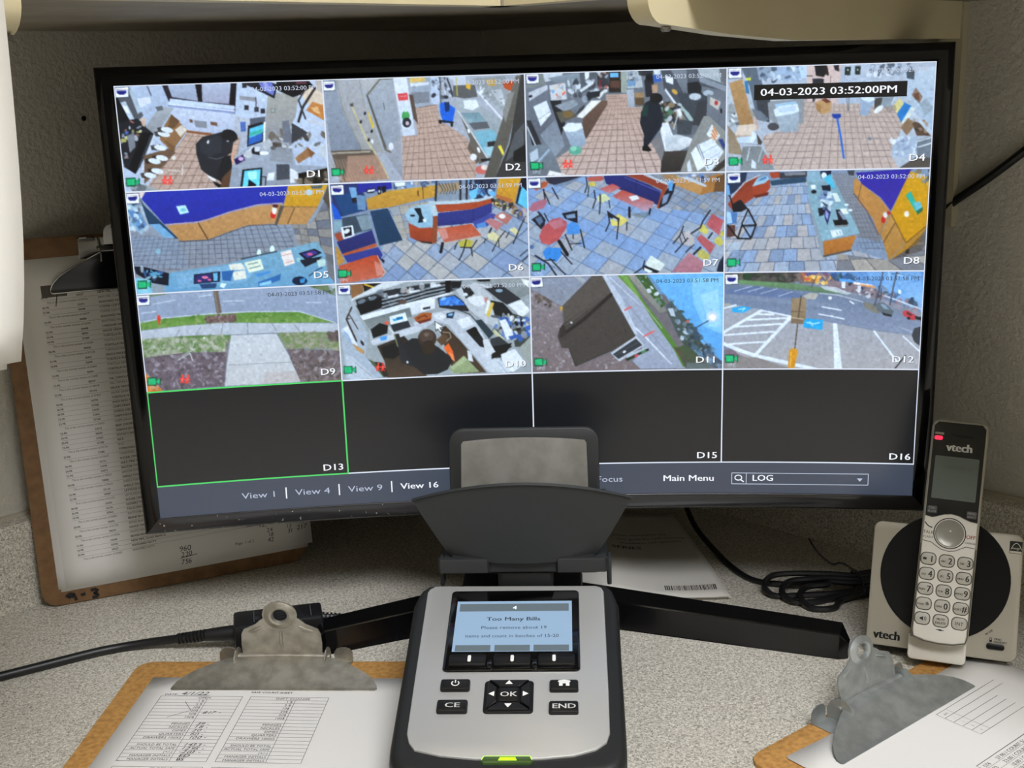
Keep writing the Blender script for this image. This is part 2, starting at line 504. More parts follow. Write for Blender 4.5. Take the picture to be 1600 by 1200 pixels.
# bare panel behind the picture tiles
def sgrid(s0, s1, z0, z1, d, ns, nz):
    v = [M(s0 + (s1 - s0) * i / ns, z1 + (z0 - z1) * j / nz, d) for j in range(nz + 1) for i in range(ns + 1)]
    f = [(j * (ns + 1) + i, (j + 1) * (ns + 1) + i, (j + 1) * (ns + 1) + i + 1, j * (ns + 1) + i + 1) for j in range(nz) for i in range(ns)]
    return v, f
PANEL = dict(rough=0.3, spec=0.8)
def glow(name, col, strength=1.0):
    return mat(name, 0x020203, PANEL['rough'], spec=PANEL['spec'], emit=col, estr=strength * SCREEN_GAIN)
panel = MB().add(*sgrid(-SW / 2, SW / 2, ZBOT, ZTOP, -0.6, 48, 4)).build('screen', glow('panel_dark', 0x050507), monitor, angle=180, label='curved display panel')

def tile_rect(n):
    c, r = (n - 1) % 4, (n - 1) // 4
    s0 = -SW / 2 + c * SW / 4
    z1 = ZTOP - r * TH
    return s0, s0 + SW / 4, z1 - TH, z1
for n, colr in ((13, 0x16181c), (14, 0x16181c), (15, 0x16181c), (16, 0x16181c)):
    s0, s1, z0, z1 = tile_rect(n)
    MB().add(*sgrid(s0, s1, z0, z1, 0.0, 12, 2)).build('empty_camera_slot', glow('slot_dark_%06x' % colr, colr), panel, angle=180)
MB().add(*sgrid(-SW / 2, SW / 2, ZBOT, ZBOT + BAR, 0.0, 48, 2)).build('menu_bar', glow('menu_bar_blue', 0x3f4757), panel, angle=180)
# white grid between the pictures, green frame round the chosen empty slot
gw = MB()
lw = 1.0
def strip(mb, s0, s1, z0, z1, d):
    mb.add(*sgrid(s0, s1, z0, z1, d, max(1, int(abs(s1 - s0) / 15)), 1))
for r in range(5):
    z = ZTOP - r * TH
    strip(gw, -SW / 2, SW / 2, z - lw / 2 - (0.5 if r == 0 else 0), z + lw / 2 - (0.5 if r == 0 else 0), 0.12)
for c in range(5):
    s = -SW / 2 + c * SW / 4 + (0.5 if c == 0 else -0.5 if c == 4 else 0)
    strip(gw, s - lw / 2, s + lw / 2, ZTOP - 4 * TH, ZTOP, 0.12)
gw.build('grid_lines', glow('grid_white', 0xdfe8f8, 1.0), panel, angle=180)
s0, s1, z0, z1 = tile_rect(13)
gg = MB()
for q in ((s0, s1, z0 - 0.6, z0 + 0.6), (s0, s1, z1 - 0.6, z1 + 0.6), (s0, s0 + 1.2, z0, z1), (s1 - 0.6, s1 + 0.6, z0, z1)):
    strip(gg, *q, 0.2)
gg.build('selection_frame', glow('selection_green', 0x4fd66a, 1.0), panel, angle=180)
# screen lettering: every word is a piece of its own
def on_screen(d):
    return lambda x, y: M(x, y, d)
def word(name, col_mat, d, draw):
    q = Ink(); draw(q)
    return q.build(name, col_mat, panel, warp=on_screen(d))
t_white, t_dim, t_thin, t_dark = glow('text_white', 0xf4f8ff), glow('text_dim', 0xb9c3d8), glow('text_thin', 0xc6d0e2), glow('text_dark', 0x1c2026)
for n in range(1, 17):
    s0, s1, z0, z1 = tile_rect(n)
    if n == 14: continue
    right = s1 - (3.0 if n > 12 else 4.5)
    base = z0 + (3.5 if n > 12 else 5.5)
    if n < 13: word('number_shadow', t_dark, 0.30, lambda q: q.text('D%d' % n, right + 0.4, base - 0.4, 7.4, 'b', 'r', 1.3))
    word('picture_number', t_white, 0.40, lambda q: q.text('D%d' % n, right, base, 7.4, 'b', 'r', 1.3))
    if n < 13:
        txt = '04-03-2023 03:51:59 PM' if n in (6, 7) else '04-03-2023 03:51:58 PM' if n in (9, 11, 12) else '04-03-2023 03:52:00 PM'
        word('time_stamp', glow('text_stamp_dark', 0x3a4250) if n in (9, 11, 12) else t_thin, 0.35, lambda q: q.text(txt, s1 - 4, z1 - 7.2, 4.4, 'r', 'r', 1.1))
zb = ZBOT + 11.0
word('menu_word', t_white, 0.4, lambda q: q.text('View 16', -SW / 2 + 190.5, zb, 7.0, 'b', 'l', 1.33))
word('menu_word', t_white, 0.4, lambda q: q.text('Main Menu', 103, zb, 7.2, 'b', 'l', 1.28))
word('menu_word', t_white, 0.4, lambda q: q.text('LOG', 174, zb, 7.2, 'b', 'l', 1.15))
word('menu_word', t_dim, 0.4, lambda q: q.text('Auto Focus', 71, zb, 7.0, 'r', 'r', 1.3))
for t, x in (('View 1', 64.5), ('View 4', 106.5), ('View 9', 148.5)):
    word('menu_word', t_dim, 0.4, lambda q: q.text(t, -SW / 2 + x, zb, 7.0, 'r', 'l', 1.42))
    word('menu_divider', t_white, 0.4, lambda q: q.rule(-SW / 2 + x + 35, zb - 2.2, -SW / 2 + x + 35, zb + 7.2, 1.0))
bx0, bx1 = 158, 264.5
word('search_box', t_thin, 0.35, lambda q: (q.frame(bx0, bx1, zb - 2.6, zb + 6.6, 0.5), q.rule(bx0 + 11.5, zb - 2.6, bx0 + 11.5, zb + 6.6, 0.5)))
def lens_icon(q):
    for k in range(20):
        a, b = 2 * math.pi * k / 20, 2 * math.pi * (k + 1) / 20
        q.rule(bx0 + 5.2 + 2.7 * math.cos(a), zb + 2.6 + 2.1 * math.sin(a), bx0 + 5.2 + 2.7 * math.cos(b), zb + 2.6 + 2.1 * math.sin(b), 0.8)
    q.rule(bx0 + 7, zb + 0.9, bx0 + 9.6, zb - 0.9, 1.0)
word('search_icon', t_white, 0.4, lens_icon)
word('drop_arrow', t_dim, 0.4, lambda q: q.poly([(bx1 - 8.6, zb + 2.9), (bx1 - 6.4, zb + 0.2), (bx1 - 4.2, zb + 2.9)]))
s0, s1, z0, z1 = tile_rect(4)
word('clock_box', glow('clock_box_black', 0x101114), 0.25, lambda q: q.poly([(s0 + 20 + k * 13.7, z1 - 24.5) for k in range(9)] + [(s0 + 20 + k * 13.7, z1 - 13.5) for k in range(8, -1, -1)]))
word('clock_reading', t_white, 0.4, lambda q: q.text('04-03-2023 03:52:00PM', s0 + 24.5, z1 - 21.6, 7.5, 'b', 'l', 1.36))
# stand: hub, neck and two splayed legs
mg = MB()
mg.rbox(-42, 22, 44, 76, 18, 200, 5); mg.build('neck', gloss_black, monitor)
def leg(p0, p1, w, h):
    a = Vector(p0); b = Vector(p1); t = (b - a).normalized(); nrm = Vector((-t.y, t.x, 0))
    if nrm.y < 0: nrm = -nrm
    rings = []
    L = (b - a).length
    for s, k in ((0, 1.0), (L * 0.4, 0.92), (L * 0.8, 0.84), (L - 7, 0.8), (L, 0.45)):
        c = a + t * s
        pr = [(0, 0), (0.3, 0.8), (2.2, h * k - 0.8), (3.2, h * k), (w * k - 3, h * k), (w * k, 0)]
        if s == L: pr = [(x * 0.8 + 4, z) for x, z in pr]
        rings.append([tuple(c + nrm * x + Vector((0, 0, z))) for x, z in pr])
    return MB().loft(rings)
leg((-15, -14, 0), (228, -107, 0), 34, 24).build('stand_leg', gloss_black, monitor, angle=25, label='glossy black splayed stand leg')
leg((-15, -14, 0), (-172, -75, 0), 34, 24).build('stand_leg', gloss_black, monitor, angle=25)
MB().slab([(-34, -12), (-6, -12), (30, 4), (30, 80), (-60, 80), (-60, 4)], 0, 27, 4).build('stand_hub', gloss_black, monitor)
# ------------------------------------------------------------------ the twelve camera pictures: drawn flat in code, shown as coloured points of a fine mesh
RW, RH, SS = 280, 144, 2
def homography(src, dst):
    A, B = [], []
    for (x, y), (u, v) in zip(src, dst):
        A += [[x, y, 1, 0, 0, 0, -u * x, -u * y], [0, 0, 0, x, y, 1, -v * x, -v * y]]
        B += [u, v]
    h = np.linalg.solve(np.array(A, float), np.array(B, float))
    return np.append(h, 1).reshape(3, 3)
def hmap(H, x, y):
    w = H[2, 0] * x + H[2, 1] * y + H[2, 2]
    return (H[0, 0] * x + H[0, 1] * y + H[0, 2]) / w, (H[1, 0] * x + H[1, 1] * y + H[1, 2]) / w
class Pic:
    """a picture sketched in its own sheet coordinates; quad = the sheet corners of the picture (tl, tr, br, bl)"""
    def __init__(self, quad, bg, seed):
        self.w, self.h = RW * SS, RH * SS
        self.H = homography([(0, 0), (1, 0), (1, 1), (0, 1)], quad)
        self.Hi = np.linalg.inv(self.H)
        u, v = np.meshgrid((np.arange(self.w) + 0.5) / self.w, (np.arange(self.h) + 0.5) / self.h)
        self.X, self.Y = hmap(self.H, u, v)
        self.a = np.empty((self.h, self.w, 3)); self.a[:] = hexrgb(bg)
        self.rng = np.random.default_rng(seed)
    def _win(self, xs, ys, pad=0):
        x0, x1, y0, y1 = min(xs) - pad, max(xs) + pad, min(ys) - pad, max(ys) + pad
        cx, cy = hmap(self.Hi, np.array([x0, x1, x1, x0]), np.array([y0, y0, y1, y1]))
        i0, i1 = int(np.clip(np.floor(cx.min() * self.w) - 1, 0, self.w)), int(np.clip(np.ceil(cx.max() * self.w) + 1, 0, self.w))
        j0, j1 = int(np.clip(np.floor(cy.min() * self.h) - 1, 0, self.h)), int(np.clip(np.ceil(cy.max() * self.h) + 1, 0, self.h))
        return slice(j0, j1), slice(i0, i1)
    def _inside(self, X, Y, pts):
        m = np.zeros(X.shape, bool)
        n = len(pts)
        for i in range(n):
            x0, y0 = pts[i]; x1, y1 = pts[(i + 1) % n]
            if y0 == y1: continue
            c = (Y >= min(y0, y1)) & (Y < max(y0, y1)) & (X < x0 + (Y - y0) * (x1 - x0) / (y1 - y0))
            m ^= c
        return m
    def _put(self, sl, m, col, al=1.0, col2=None, t=None):
        c = np.array(hexrgb(col))
        reg = self.a[sl]
        if col2 is not None:
            c = c + (np.array(hexrgb(col2)) - c) * t[..., None]
            reg[m] = reg[m] * (1 - al) + c[m] * al
        else:
            reg[m] = reg[m] * (1 - al) + c * al
    def p(self, col, *xy, al=1.0, col2=None):
        """filled polygon; col2 grades it downward"""
        pts = list(zip(xy[0::2], xy[1::2]))
        sl = self._win(xy[0::2], xy[1::2])
        X, Y = self.X[sl], self.Y[sl]
        if X.size == 0: return
        m = self._inside(X, Y, pts)
        t = None
        if col2 is not None:
            ys = xy[1::2]; t = np.clip((Y - min(ys)) / max(1, max(ys) - min(ys)), 0, 1)
        self._put(sl, m, col, al, col2, t)
    def e(self, col, cx, cy, rx, ry, rot=0.0, al=1.0):
        r = max(rx, ry); sl = self._win((cx - r, cx + r), (cy - r, cy + r))
        X, Y = self.X[sl] - cx, self.Y[sl] - cy
        if X.size == 0: return
        a = math.radians(rot); c, s = math.cos(a), math.sin(a)
        m = ((X * c + Y * s) / rx) ** 2 + ((-X * s + Y * c) / ry) ** 2 < 1
        self._put(sl, m, col, al)
    def l(self, col, w, *xy, al=1.0):
        """polyline of width w"""
        pts = list(zip(xy[0::2], xy[1::2]))
        for (x0, y0), (x1, y1) in zip(pts[:-1], pts[1:]):
            sl = self._win((x0, x1), (y0, y1), w)
            X, Y = self.X[sl], self.Y[sl]
            if X.size == 0: continue
            dx, dy = x1 - x0, y1 - y0; L = dx * dx + dy * dy + 1e-9
            t = np.clip(((X - x0) * dx + (Y - y0) * dy) / L, 0, 1)
            m = (X - x0 - t * dx) ** 2 + (Y - y0 - t * dy) ** 2 < (w / 2) ** 2
            self._put(sl, m, col, al)
    def tiles(self, clip, quad, nu, nv, groute, w=0.08, al=0.8, cols=None, half=False, flat=None):
        """floor tiling in perspective inside the clip polygon; cols = tile colours picked at random"""
        pts = list(zip(clip[0::2], clip[1::2]))
        sl = self._win(clip[0::2], clip[1::2])
        X, Y = self.X[sl], self.Y[sl]
        m = self._inside(X, Y, pts)
        T = homography(list(zip(quad[0::2], quad[1::2])), [(0, 0), (nu, 0), (nu, nv), (0, nv)])
        u, v = hmap(T, X, Y)
        if flat:
            qx, qy = quad[0::2], quad[1::2]
            yt = qy[0] + (qy[1] - qy[0]) * (X - qx[0]) / (qx[1] - qx[0]); yb = qy[3] + (qy[2] - qy[3]) * (X - qx[3]) / (qx[2] - qx[3])
            v = nv * np.clip((Y - yt) / (yb - yt), 0, 1.3) ** flat
        if half: u = u + 0.5 * (np.floor(v) % 2)
        if cols is not None:
            k = (np.floor(u).astype(int) * 7919 + np.floor(v).astype(int) * 104729 + (np.floor(u).astype(int) * np.floor(v).astype(int)) * 31) % 1009 % len(cols)
            pal = np.array([hexrgb(c) for c in cols])
            self.a[sl][m] = pal[k][m]
        g = ((u % 1) < w) | ((v % 1) < w)
        self._put(sl, m & g, groute, al)
    def speck(self, clip, cols, n, smin, smax, stretch=1.0):
        """small irregular flecks (clutter, leaves, mulch) inside a polygon"""
        pts = list(zip(clip[0::2], clip[1::2]))
        xs, ys = clip[0::2], clip[1::2]
        r = self.rng
        for _ in range(n):
            x, y = r.uniform(min(xs), max(xs)), r.uniform(min(ys), max(ys))
            if not self._inside(np.array([[x]]), np.array([[y]]), pts)[0, 0]: continue
            s = r.uniform(smin, smax)
            self.e(int(cols[r.integers(len(cols))]), x, y, s, s * r.uniform(0.3, 0.8) * stretch, r.uniform(0, 180), r.uniform(0.5, 1.0))
    def badge(self, x, y, k=1.08):
        """recorder emblem in the picture's corner: white rounded tag with a blue shield"""
        self.p(0x3d4458, x - 46 * k, y - 34 * k, x + 46 * k, y - 38 * k, x + 48 * k, y + 34 * k, x - 42 * k, y + 38 * k)
        self.p(0xf4f8ff, x - 42 * k, y - 30 * k, x + 42 * k, y - 34 * k, x + 44 * k, y + 29 * k, x - 39 * k, y + 33 * k)
        self.p(0x23277a, x - 31 * k, y - 11 * k, x + 31 * k, y - 13 * k, x + 30 * k, y + 3 * k, x + 16 * k, y + 15 * k, x - 14 * k, y + 16 * k, x - 30 * k, y + 4 * k)
        self.l(0x8a6670, 4, x - 34 * k, y - 17 * k, x + 34 * k, y - 19 * k)
    def camicon(self, x, y, man=None):
        g = 0x22b573
        self.p(0x0f3d2a, x - 49, y - 29, x + 20, y - 30, x + 20, y - 8, x + 48, y - 30, x + 50, y + 28, x + 20, y + 8, x + 20, y + 30, x - 47, y + 32)
        self.p(g, x - 43, y - 22, x + 14, y - 24, x + 15, y + 23, x - 41, y + 25)
        self.p(g, x + 18, y - 2, x + 42, y - 24, x + 44, y + 22, x + 19, y + 6)
        for q in ((x - 24, y + 36, x - 24, y + 58), (x - 10, y + 58, x - 10, y + 37, x + 3, y + 38, x + 3, y + 47, x - 9, y + 48), (x + 30, y + 38, x + 16, y + 40, x + 14, y + 55, x + 29, y + 58)):
            self.l(0xc9d2da, 5, *q, al=0.75)
        if man:
            mx, my = man
            for dx in (-20, 18):
                self.e(0xff4538, mx + dx + 4, my - 26, 8, 8)
                self.l(0xff3a30, 12, mx + dx - 6, my + 26, mx + dx, my, mx + dx + 4, my - 14)
                self.l(0xff3a30, 8, mx + dx - 18, my + 2, mx + dx + 4, my - 10, mx + dx + 18, my + 4)
                self.l(0xff3a30, 8, mx + dx, my + 2, mx + dx + 14, my + 26)
            self.l(0xffd0c8, 3, mx - 24, my + 10, mx - 12, my - 6); self.l(0xffd0c8, 3, mx + 16, my + 10, mx + 26, my - 4)
    def finish(self, grain=0.02, soft=1, gain=1.0):
        a = self.a.reshape(RH, SS, RW, SS, 3).mean((1, 3))
        n = self.rng.normal(0, grain, (RH, RW, 1))
        n2 = self.rng.normal(0, grain * 1.3, (RH // 4, RW // 4, 1)).repeat(4, 0).repeat(4, 1)
        a = a * (1 + n + n2) + n * 0.2
        for _ in range(soft):
            b = np.pad(a, ((1, 1), (1, 1), (0, 0)), 'edge')
            a = 0.5 * a + 0.125 * (b[:-2, 1:-1] + b[2:, 1:-1] + b[1:-1, :-2] + b[1:-1, 2:])
        a = a * np.array([0.97, 1.02, 1.07]) * gain      # cool camera white balance
        return np.clip(0.5 + (a - 0.5) * 1.06 + 0.015, 0, 1)

def feed1():
    f = Pic([(30, 68), (1523, 15), (1575, 768), (110, 820)], 0xb4c2d8, 1)
    f.p(0xaebdd4, 30, 68, 380, 50, 430, 220, 250, 420, 60, 400)
    f.l(0x5a5f70, 8, 270, 70, 300, 140, 285, 110); f.p(0xd5dcec, 200, 160, 290, 150, 300, 190, 220, 230)
    f.p(0x2a2730, 372, 60, 905, 38, 892, 268, 428, 196)
    f.p(0xa8b6cc, 412, 60, 606, 50, 630, 178, 445, 150, col2=0x9aa2b8); f.p(0xb2bcd2, 655, 50, 862, 44, 850, 198, 660, 182, col2=0x9fa0b6)
    f.p(0x17151c, 610, 50, 650, 48, 655, 184, 632, 182); f.p(0x17151c, 866, 42, 902, 40, 890, 250, 850, 240)
    f.p(0xc8d6ec, 432, 160, 890, 210, 890, 236, 420, 196); f.p(0x8a98c0, 420, 196, 890, 236, 890, 266, 418, 216); f.l(0xe6eefc, 8, 425, 200, 885, 246)
    f.p(0xc6d0e4, 440, 222, 890, 270, 930, 410, 700, 412, 545, 392, 470, 330, col2=0xb2bcd2)
    f.p(0x898e98, 600, 312, 690, 322, 694, 370, 612, 360); f.p(0x715245, 716, 322, 765, 328, 766, 354, 720, 346); f.p(0x65483f, 567, 305, 590, 308, 592, 330, 570, 328)
    f.p(0xbccadf, 905, 38, 1525, 15, 1545, 400, 1100, 360, 930, 410, 892, 268)
    f.p(0xa7a69f, 1130, 110, 1350, 130, 1330, 280, 1270, 400, 1200, 520, 1110, 470, 1110, 330, col2=0x8d8f96)
    f.p(0x22232c, 932, 42, 1110, 28, 1200, 60, 1176, 158); f.p(0x6f7ac6, 1060, 44, 1152, 40, 1180, 88, 1166, 136, 1090, 96); f.p(0x9a9fd8, 1090, 40, 1120, 40, 1150, 110, 1120, 100)
    f.p(0x121218, 1190, 34, 1420, 26, 1480, 90, 1310, 148, 1190, 96); f.p(0x5b3440, 1330, 28, 1400, 26, 1410, 50, 1330, 56)
    f.p(0xb9aea6, 1470, 20, 1530, 18, 1536, 160, 1480, 90); f.p(0xd8c6b2, 1370, 120, 1450, 70, 1535, 130, 1535, 215, 1400, 190); f.p(0xc27f45, 1405, 240, 1450, 180, 1538, 205, 1540, 315); f.p(0xe0b27a, 1440, 220, 1490, 215, 1510, 270, 1460, 250)
    f.l(0x2a2a2c, 18, 1470, 80, 1380, 220, 1350, 320); f.l(0x3a3a3e, 12, 1400, 90, 1350, 170, 1400, 300); f.p(0xc6cad2, 1410, 300, 1540, 335, 1542, 356, 1412, 322)
    for x, y in ((960, 65), (975, 222), (1047, 235), (1092, 245)): f.p(0x2c2c34, x - 16, y - 16, x + 16, y - 16, x + 16, y + 18, x - 16, y + 18)
    f.p(0x8e9098, 925, 140, 1040, 150, 1036, 180, 928, 165); f.l(0x4a4a52, 8, 1040, 150, 1046, 240); f.p(0x83867c, 1146, 228, 1184, 228, 1184, 262, 1150, 262); f.p(0xa8adb4, 1156, 236, 1174, 236, 1174, 252, 1158, 252)
    f.p(0xbac0cc, 890, 270, 960, 300, 1010, 300, 990, 470, 900, 560, 880, 440, col2=0xa6acba)
    f.p(0xbfa596, 560, 388, 700, 410, 930, 430, 900, 640, 850, 800, 250, 815, 330, 690, 440, 560, col2=0xb9a094)
    f.tiles([560, 388, 930, 420, 900, 640, 850, 800, 250, 815, 330, 690, 440, 560], [560, 388, 930, 420, 860, 800, 260, 815], 9, 9, 0x6e584e, 0.09, 0.7, flat=0.85)
    f.l(0x8a5436, 16, 555, 392, 720, 412)
    # left: dispenser row, counter, cups
    f.p(0x16171c, 40, 160, 110, 130, 190, 330, 140, 460, 80, 560, 60, 380); f.p(0x55585f, 60, 150, 150, 90, 245, 280, 180, 345, 90, 200)
    f.p(0xbccad8, 84, 190, 120, 180, 190, 320, 160, 335); f.p(0xa9bac8, 140, 100, 165, 95, 235, 250, 205, 270); f.p(0xe8eef4, 95, 205, 130, 215, 150, 270, 115, 250)
    f.p(0x23252b, 70, 330, 200, 300, 320, 400, 190, 690, 110, 640, 80, 480); f.speck([80, 340, 220, 300, 250, 400, 120, 620, 80, 500], [0xb8c4d2, 0xd0d8e2, 0x8a93a2, 0xc07a6a, 0xc8c06a, 0x4a6ab8], 34, 10, 24)
    f.p(0x7c8088, 130, 420, 180, 400, 190, 500, 150, 540); f.p(0x15161a, 235, 400, 320, 400, 240, 600, 190, 690, 140, 650); f.l(0x3c4048, 14, 300, 420, 215, 640)
    f.p(0xa3a8ae, 355, 220, 460, 225, 330, 420, 260, 360, col2=0x8c9098); f.p(0x62676c, 325, 220, 375, 210, 385, 240, 345, 250); f.p(0xd4b49a, 225, 300, 260, 300, 255, 360, 235, 350)
    f.p(0xb9c4d4, 320, 400, 345, 410, 260, 640, 240, 760, 220, 680); f.l(0xe2ecf8, 6, 318, 420, 240, 660)
    f.p(0x8f6a48, 440, 270, 500, 330, 555, 380, 470, 500, 460, 550, 360, 450, 360, 400); f.p(0x6b5038, 440, 270, 500, 320, 470, 360, 410, 380); f.p(0xd9cfc2, 465, 380, 515, 345, 552, 380, 505, 432); f.p(0x7a5a3e, 380, 440, 470, 500, 455, 550)
    f.p(0x6d5644, 250, 560, 420, 510, 470, 540, 380, 640, 250, 760)
    for x, y in ((362, 506), (374, 578), (322, 600), (342, 670), (292, 700), (388, 410), (410, 380)): f.p(0x2a2420, x - 70, y - 16, x, y - 24, x, y + 20, x - 60, y + 16, al=0.8); f.e(0xdbe4ee, x, y, 44, 19, 12)
    f.e(0xe4ded6, 456, 576, 16, 14); f.p(0x9aa0a4, 240, 760, 300, 780, 380, 815, 250, 820); f.e(0x6b7076, 210, 790, 55, 30)
    f.l(0xddd8d2, 6, 420, 665, 505, 672); f.l(0xddd8d2, 6, 520, 625, 515, 700)
    # right: counter, tills, drinks
    f.p(0xa4adba, 900, 560, 1000, 490, 1110, 480, 1300, 490, 1330, 630, 1560, 640, 1570, 770, 845, 800, 870, 640, col2=0x8f99a8)
    f.p(0x8d939c, 1150, 480, 1300, 480, 1310, 620, 1140, 600); f.speck([1150, 380, 1540, 400, 1545, 520, 1150, 500], [0xc9d2dc, 0xe0e6ec, 0x6b6258, 0x3a342e, 0x9aa4b0, 0x7a6a58], 60, 12, 34)
    f.p(0x6f7480, 1230, 320, 1280, 310, 1310, 470, 1240, 470); f.p(0x3b3c42, 1300, 330, 1420, 400, 1300, 480)
    f.p(0x9a6f4a, 1325, 580, 1420, 505, 1465, 550, 1350, 620); f.p(0x7d5637, 1405, 500, 1470, 545, 1440, 580)
    f.p(0x1d2028, 985, 350, 1112, 318, 1108, 460, 978, 502); f.p(0x5fc3e6, 998, 372, 1100, 338, 1092, 400, 992, 440); f.p(0x2f63b8, 992, 440, 1090, 402, 1086, 455, 986, 490); f.p(0x3fae9c, 1000, 400, 1090, 375, 1088, 402, 996, 425); f.p(0xf0f4f8, 1098, 325, 1112, 320, 1108, 460, 1094, 466)
    f.p(0x4f6cb0, 930, 325, 968, 322, 970, 390, 936, 395); f.p(0x2a2c38, 1000, 300, 1110, 285, 1108, 320, 1000, 345, al=0.7)
    f.p(0x14161c, 945, 662, 1088, 648, 1085, 790, 930, 795); f.p(0x6bd4ea, 960, 672, 1076, 660, 1068, 785, 945, 790); f.p(0xa8ecf6, 985, 680, 1050, 674, 1046, 730, 990, 735); f.p(0x14161c, 990, 730, 1045, 770, 1040, 785, 985, 785)
    f.p(0x1c1e26, 1010, 500, 1075, 505, 1070, 560, 1015, 550); f.p(0xd4dae2, 1030, 500, 1075, 500, 1070, 535, 1035, 535); f.p(0xb4b9c0, 1080, 470, 1140, 440, 1165, 490, 1110, 530); f.e(0xe6eaee, 1100, 545, 32, 14); f.l(0xe2e6ec, 10, 960, 565, 1020, 500); f.e(0xc2c6cc, 990, 555, 26, 28)
    f.p(0x2a1e52, 885, 590, 950, 555, 965, 595, 900, 630); f.e(0xcfb0d8, 935, 585, 20, 14)
    f.p(0x474b54, 1190, 625, 1285, 625, 1285, 740, 1190, 740); f.p(0x8d929c, 1180, 740, 1290, 730, 1290, 780, 1180, 780); f.p(0xe2e6ea, 1130, 690, 1180, 680, 1170, 740, 1120, 740); f.p(0xdfe2e6, 1290, 650, 1340, 680, 1350, 750, 1290, 760); f.p(0x15140f, 1350, 690, 1570, 650, 1572, 770, 1350, 775); f.speck([1340, 680, 1570, 680, 1570, 770, 1340, 770], [0x7a6e60, 0xa89a88, 0x302c26], 22, 14, 34); f.p(0xbcc4cc, 1490, 490, 1545, 500, 1550, 590, 1500, 560); f.l(0x2d3138, 8, 1085, 715, 1115, 715, 1110, 785)
    # worker in black
    f.p(0x282a30, 612, 480, 660, 430, 780, 400, 850, 380, 905, 410, 915, 445, 880, 470, 870, 540, 810, 580, 800, 640, 830, 720, 780, 740, 700, 700, 650, 660, 620, 560)
    f.p(0x30333a, 640, 470, 760, 420, 800, 440, 790, 540, 700, 570, 640, 540); f.e(0x1c1d22, 850, 420, 58, 42, 15); f.p(0x1f2025, 800, 570, 870, 560, 870, 650, 800, 760, 760, 720); f.l(0x5a5e66, 6, 705, 575, 760, 588, 810, 572); f.e(0xd8dce2, 700, 466, 8, 14, 20); f.e(0x9aa0a8, 840, 460, 10, 6)
    f.p(0xe6e8ec, 690, 695, 760, 735, 740, 745, 700, 715); f.p(0x1a1a1c, 730, 740, 800, 770, 780, 795, 750, 770); f.p(0x5a4030, 800, 720, 870, 650, 850, 790, 790, 790); f.l(0xd6a48a, 14, 885, 490, 870, 580, 880, 620)
    f.badge(93, 118); f.camicon(170, 745, (412, 735))
    return f.finish()
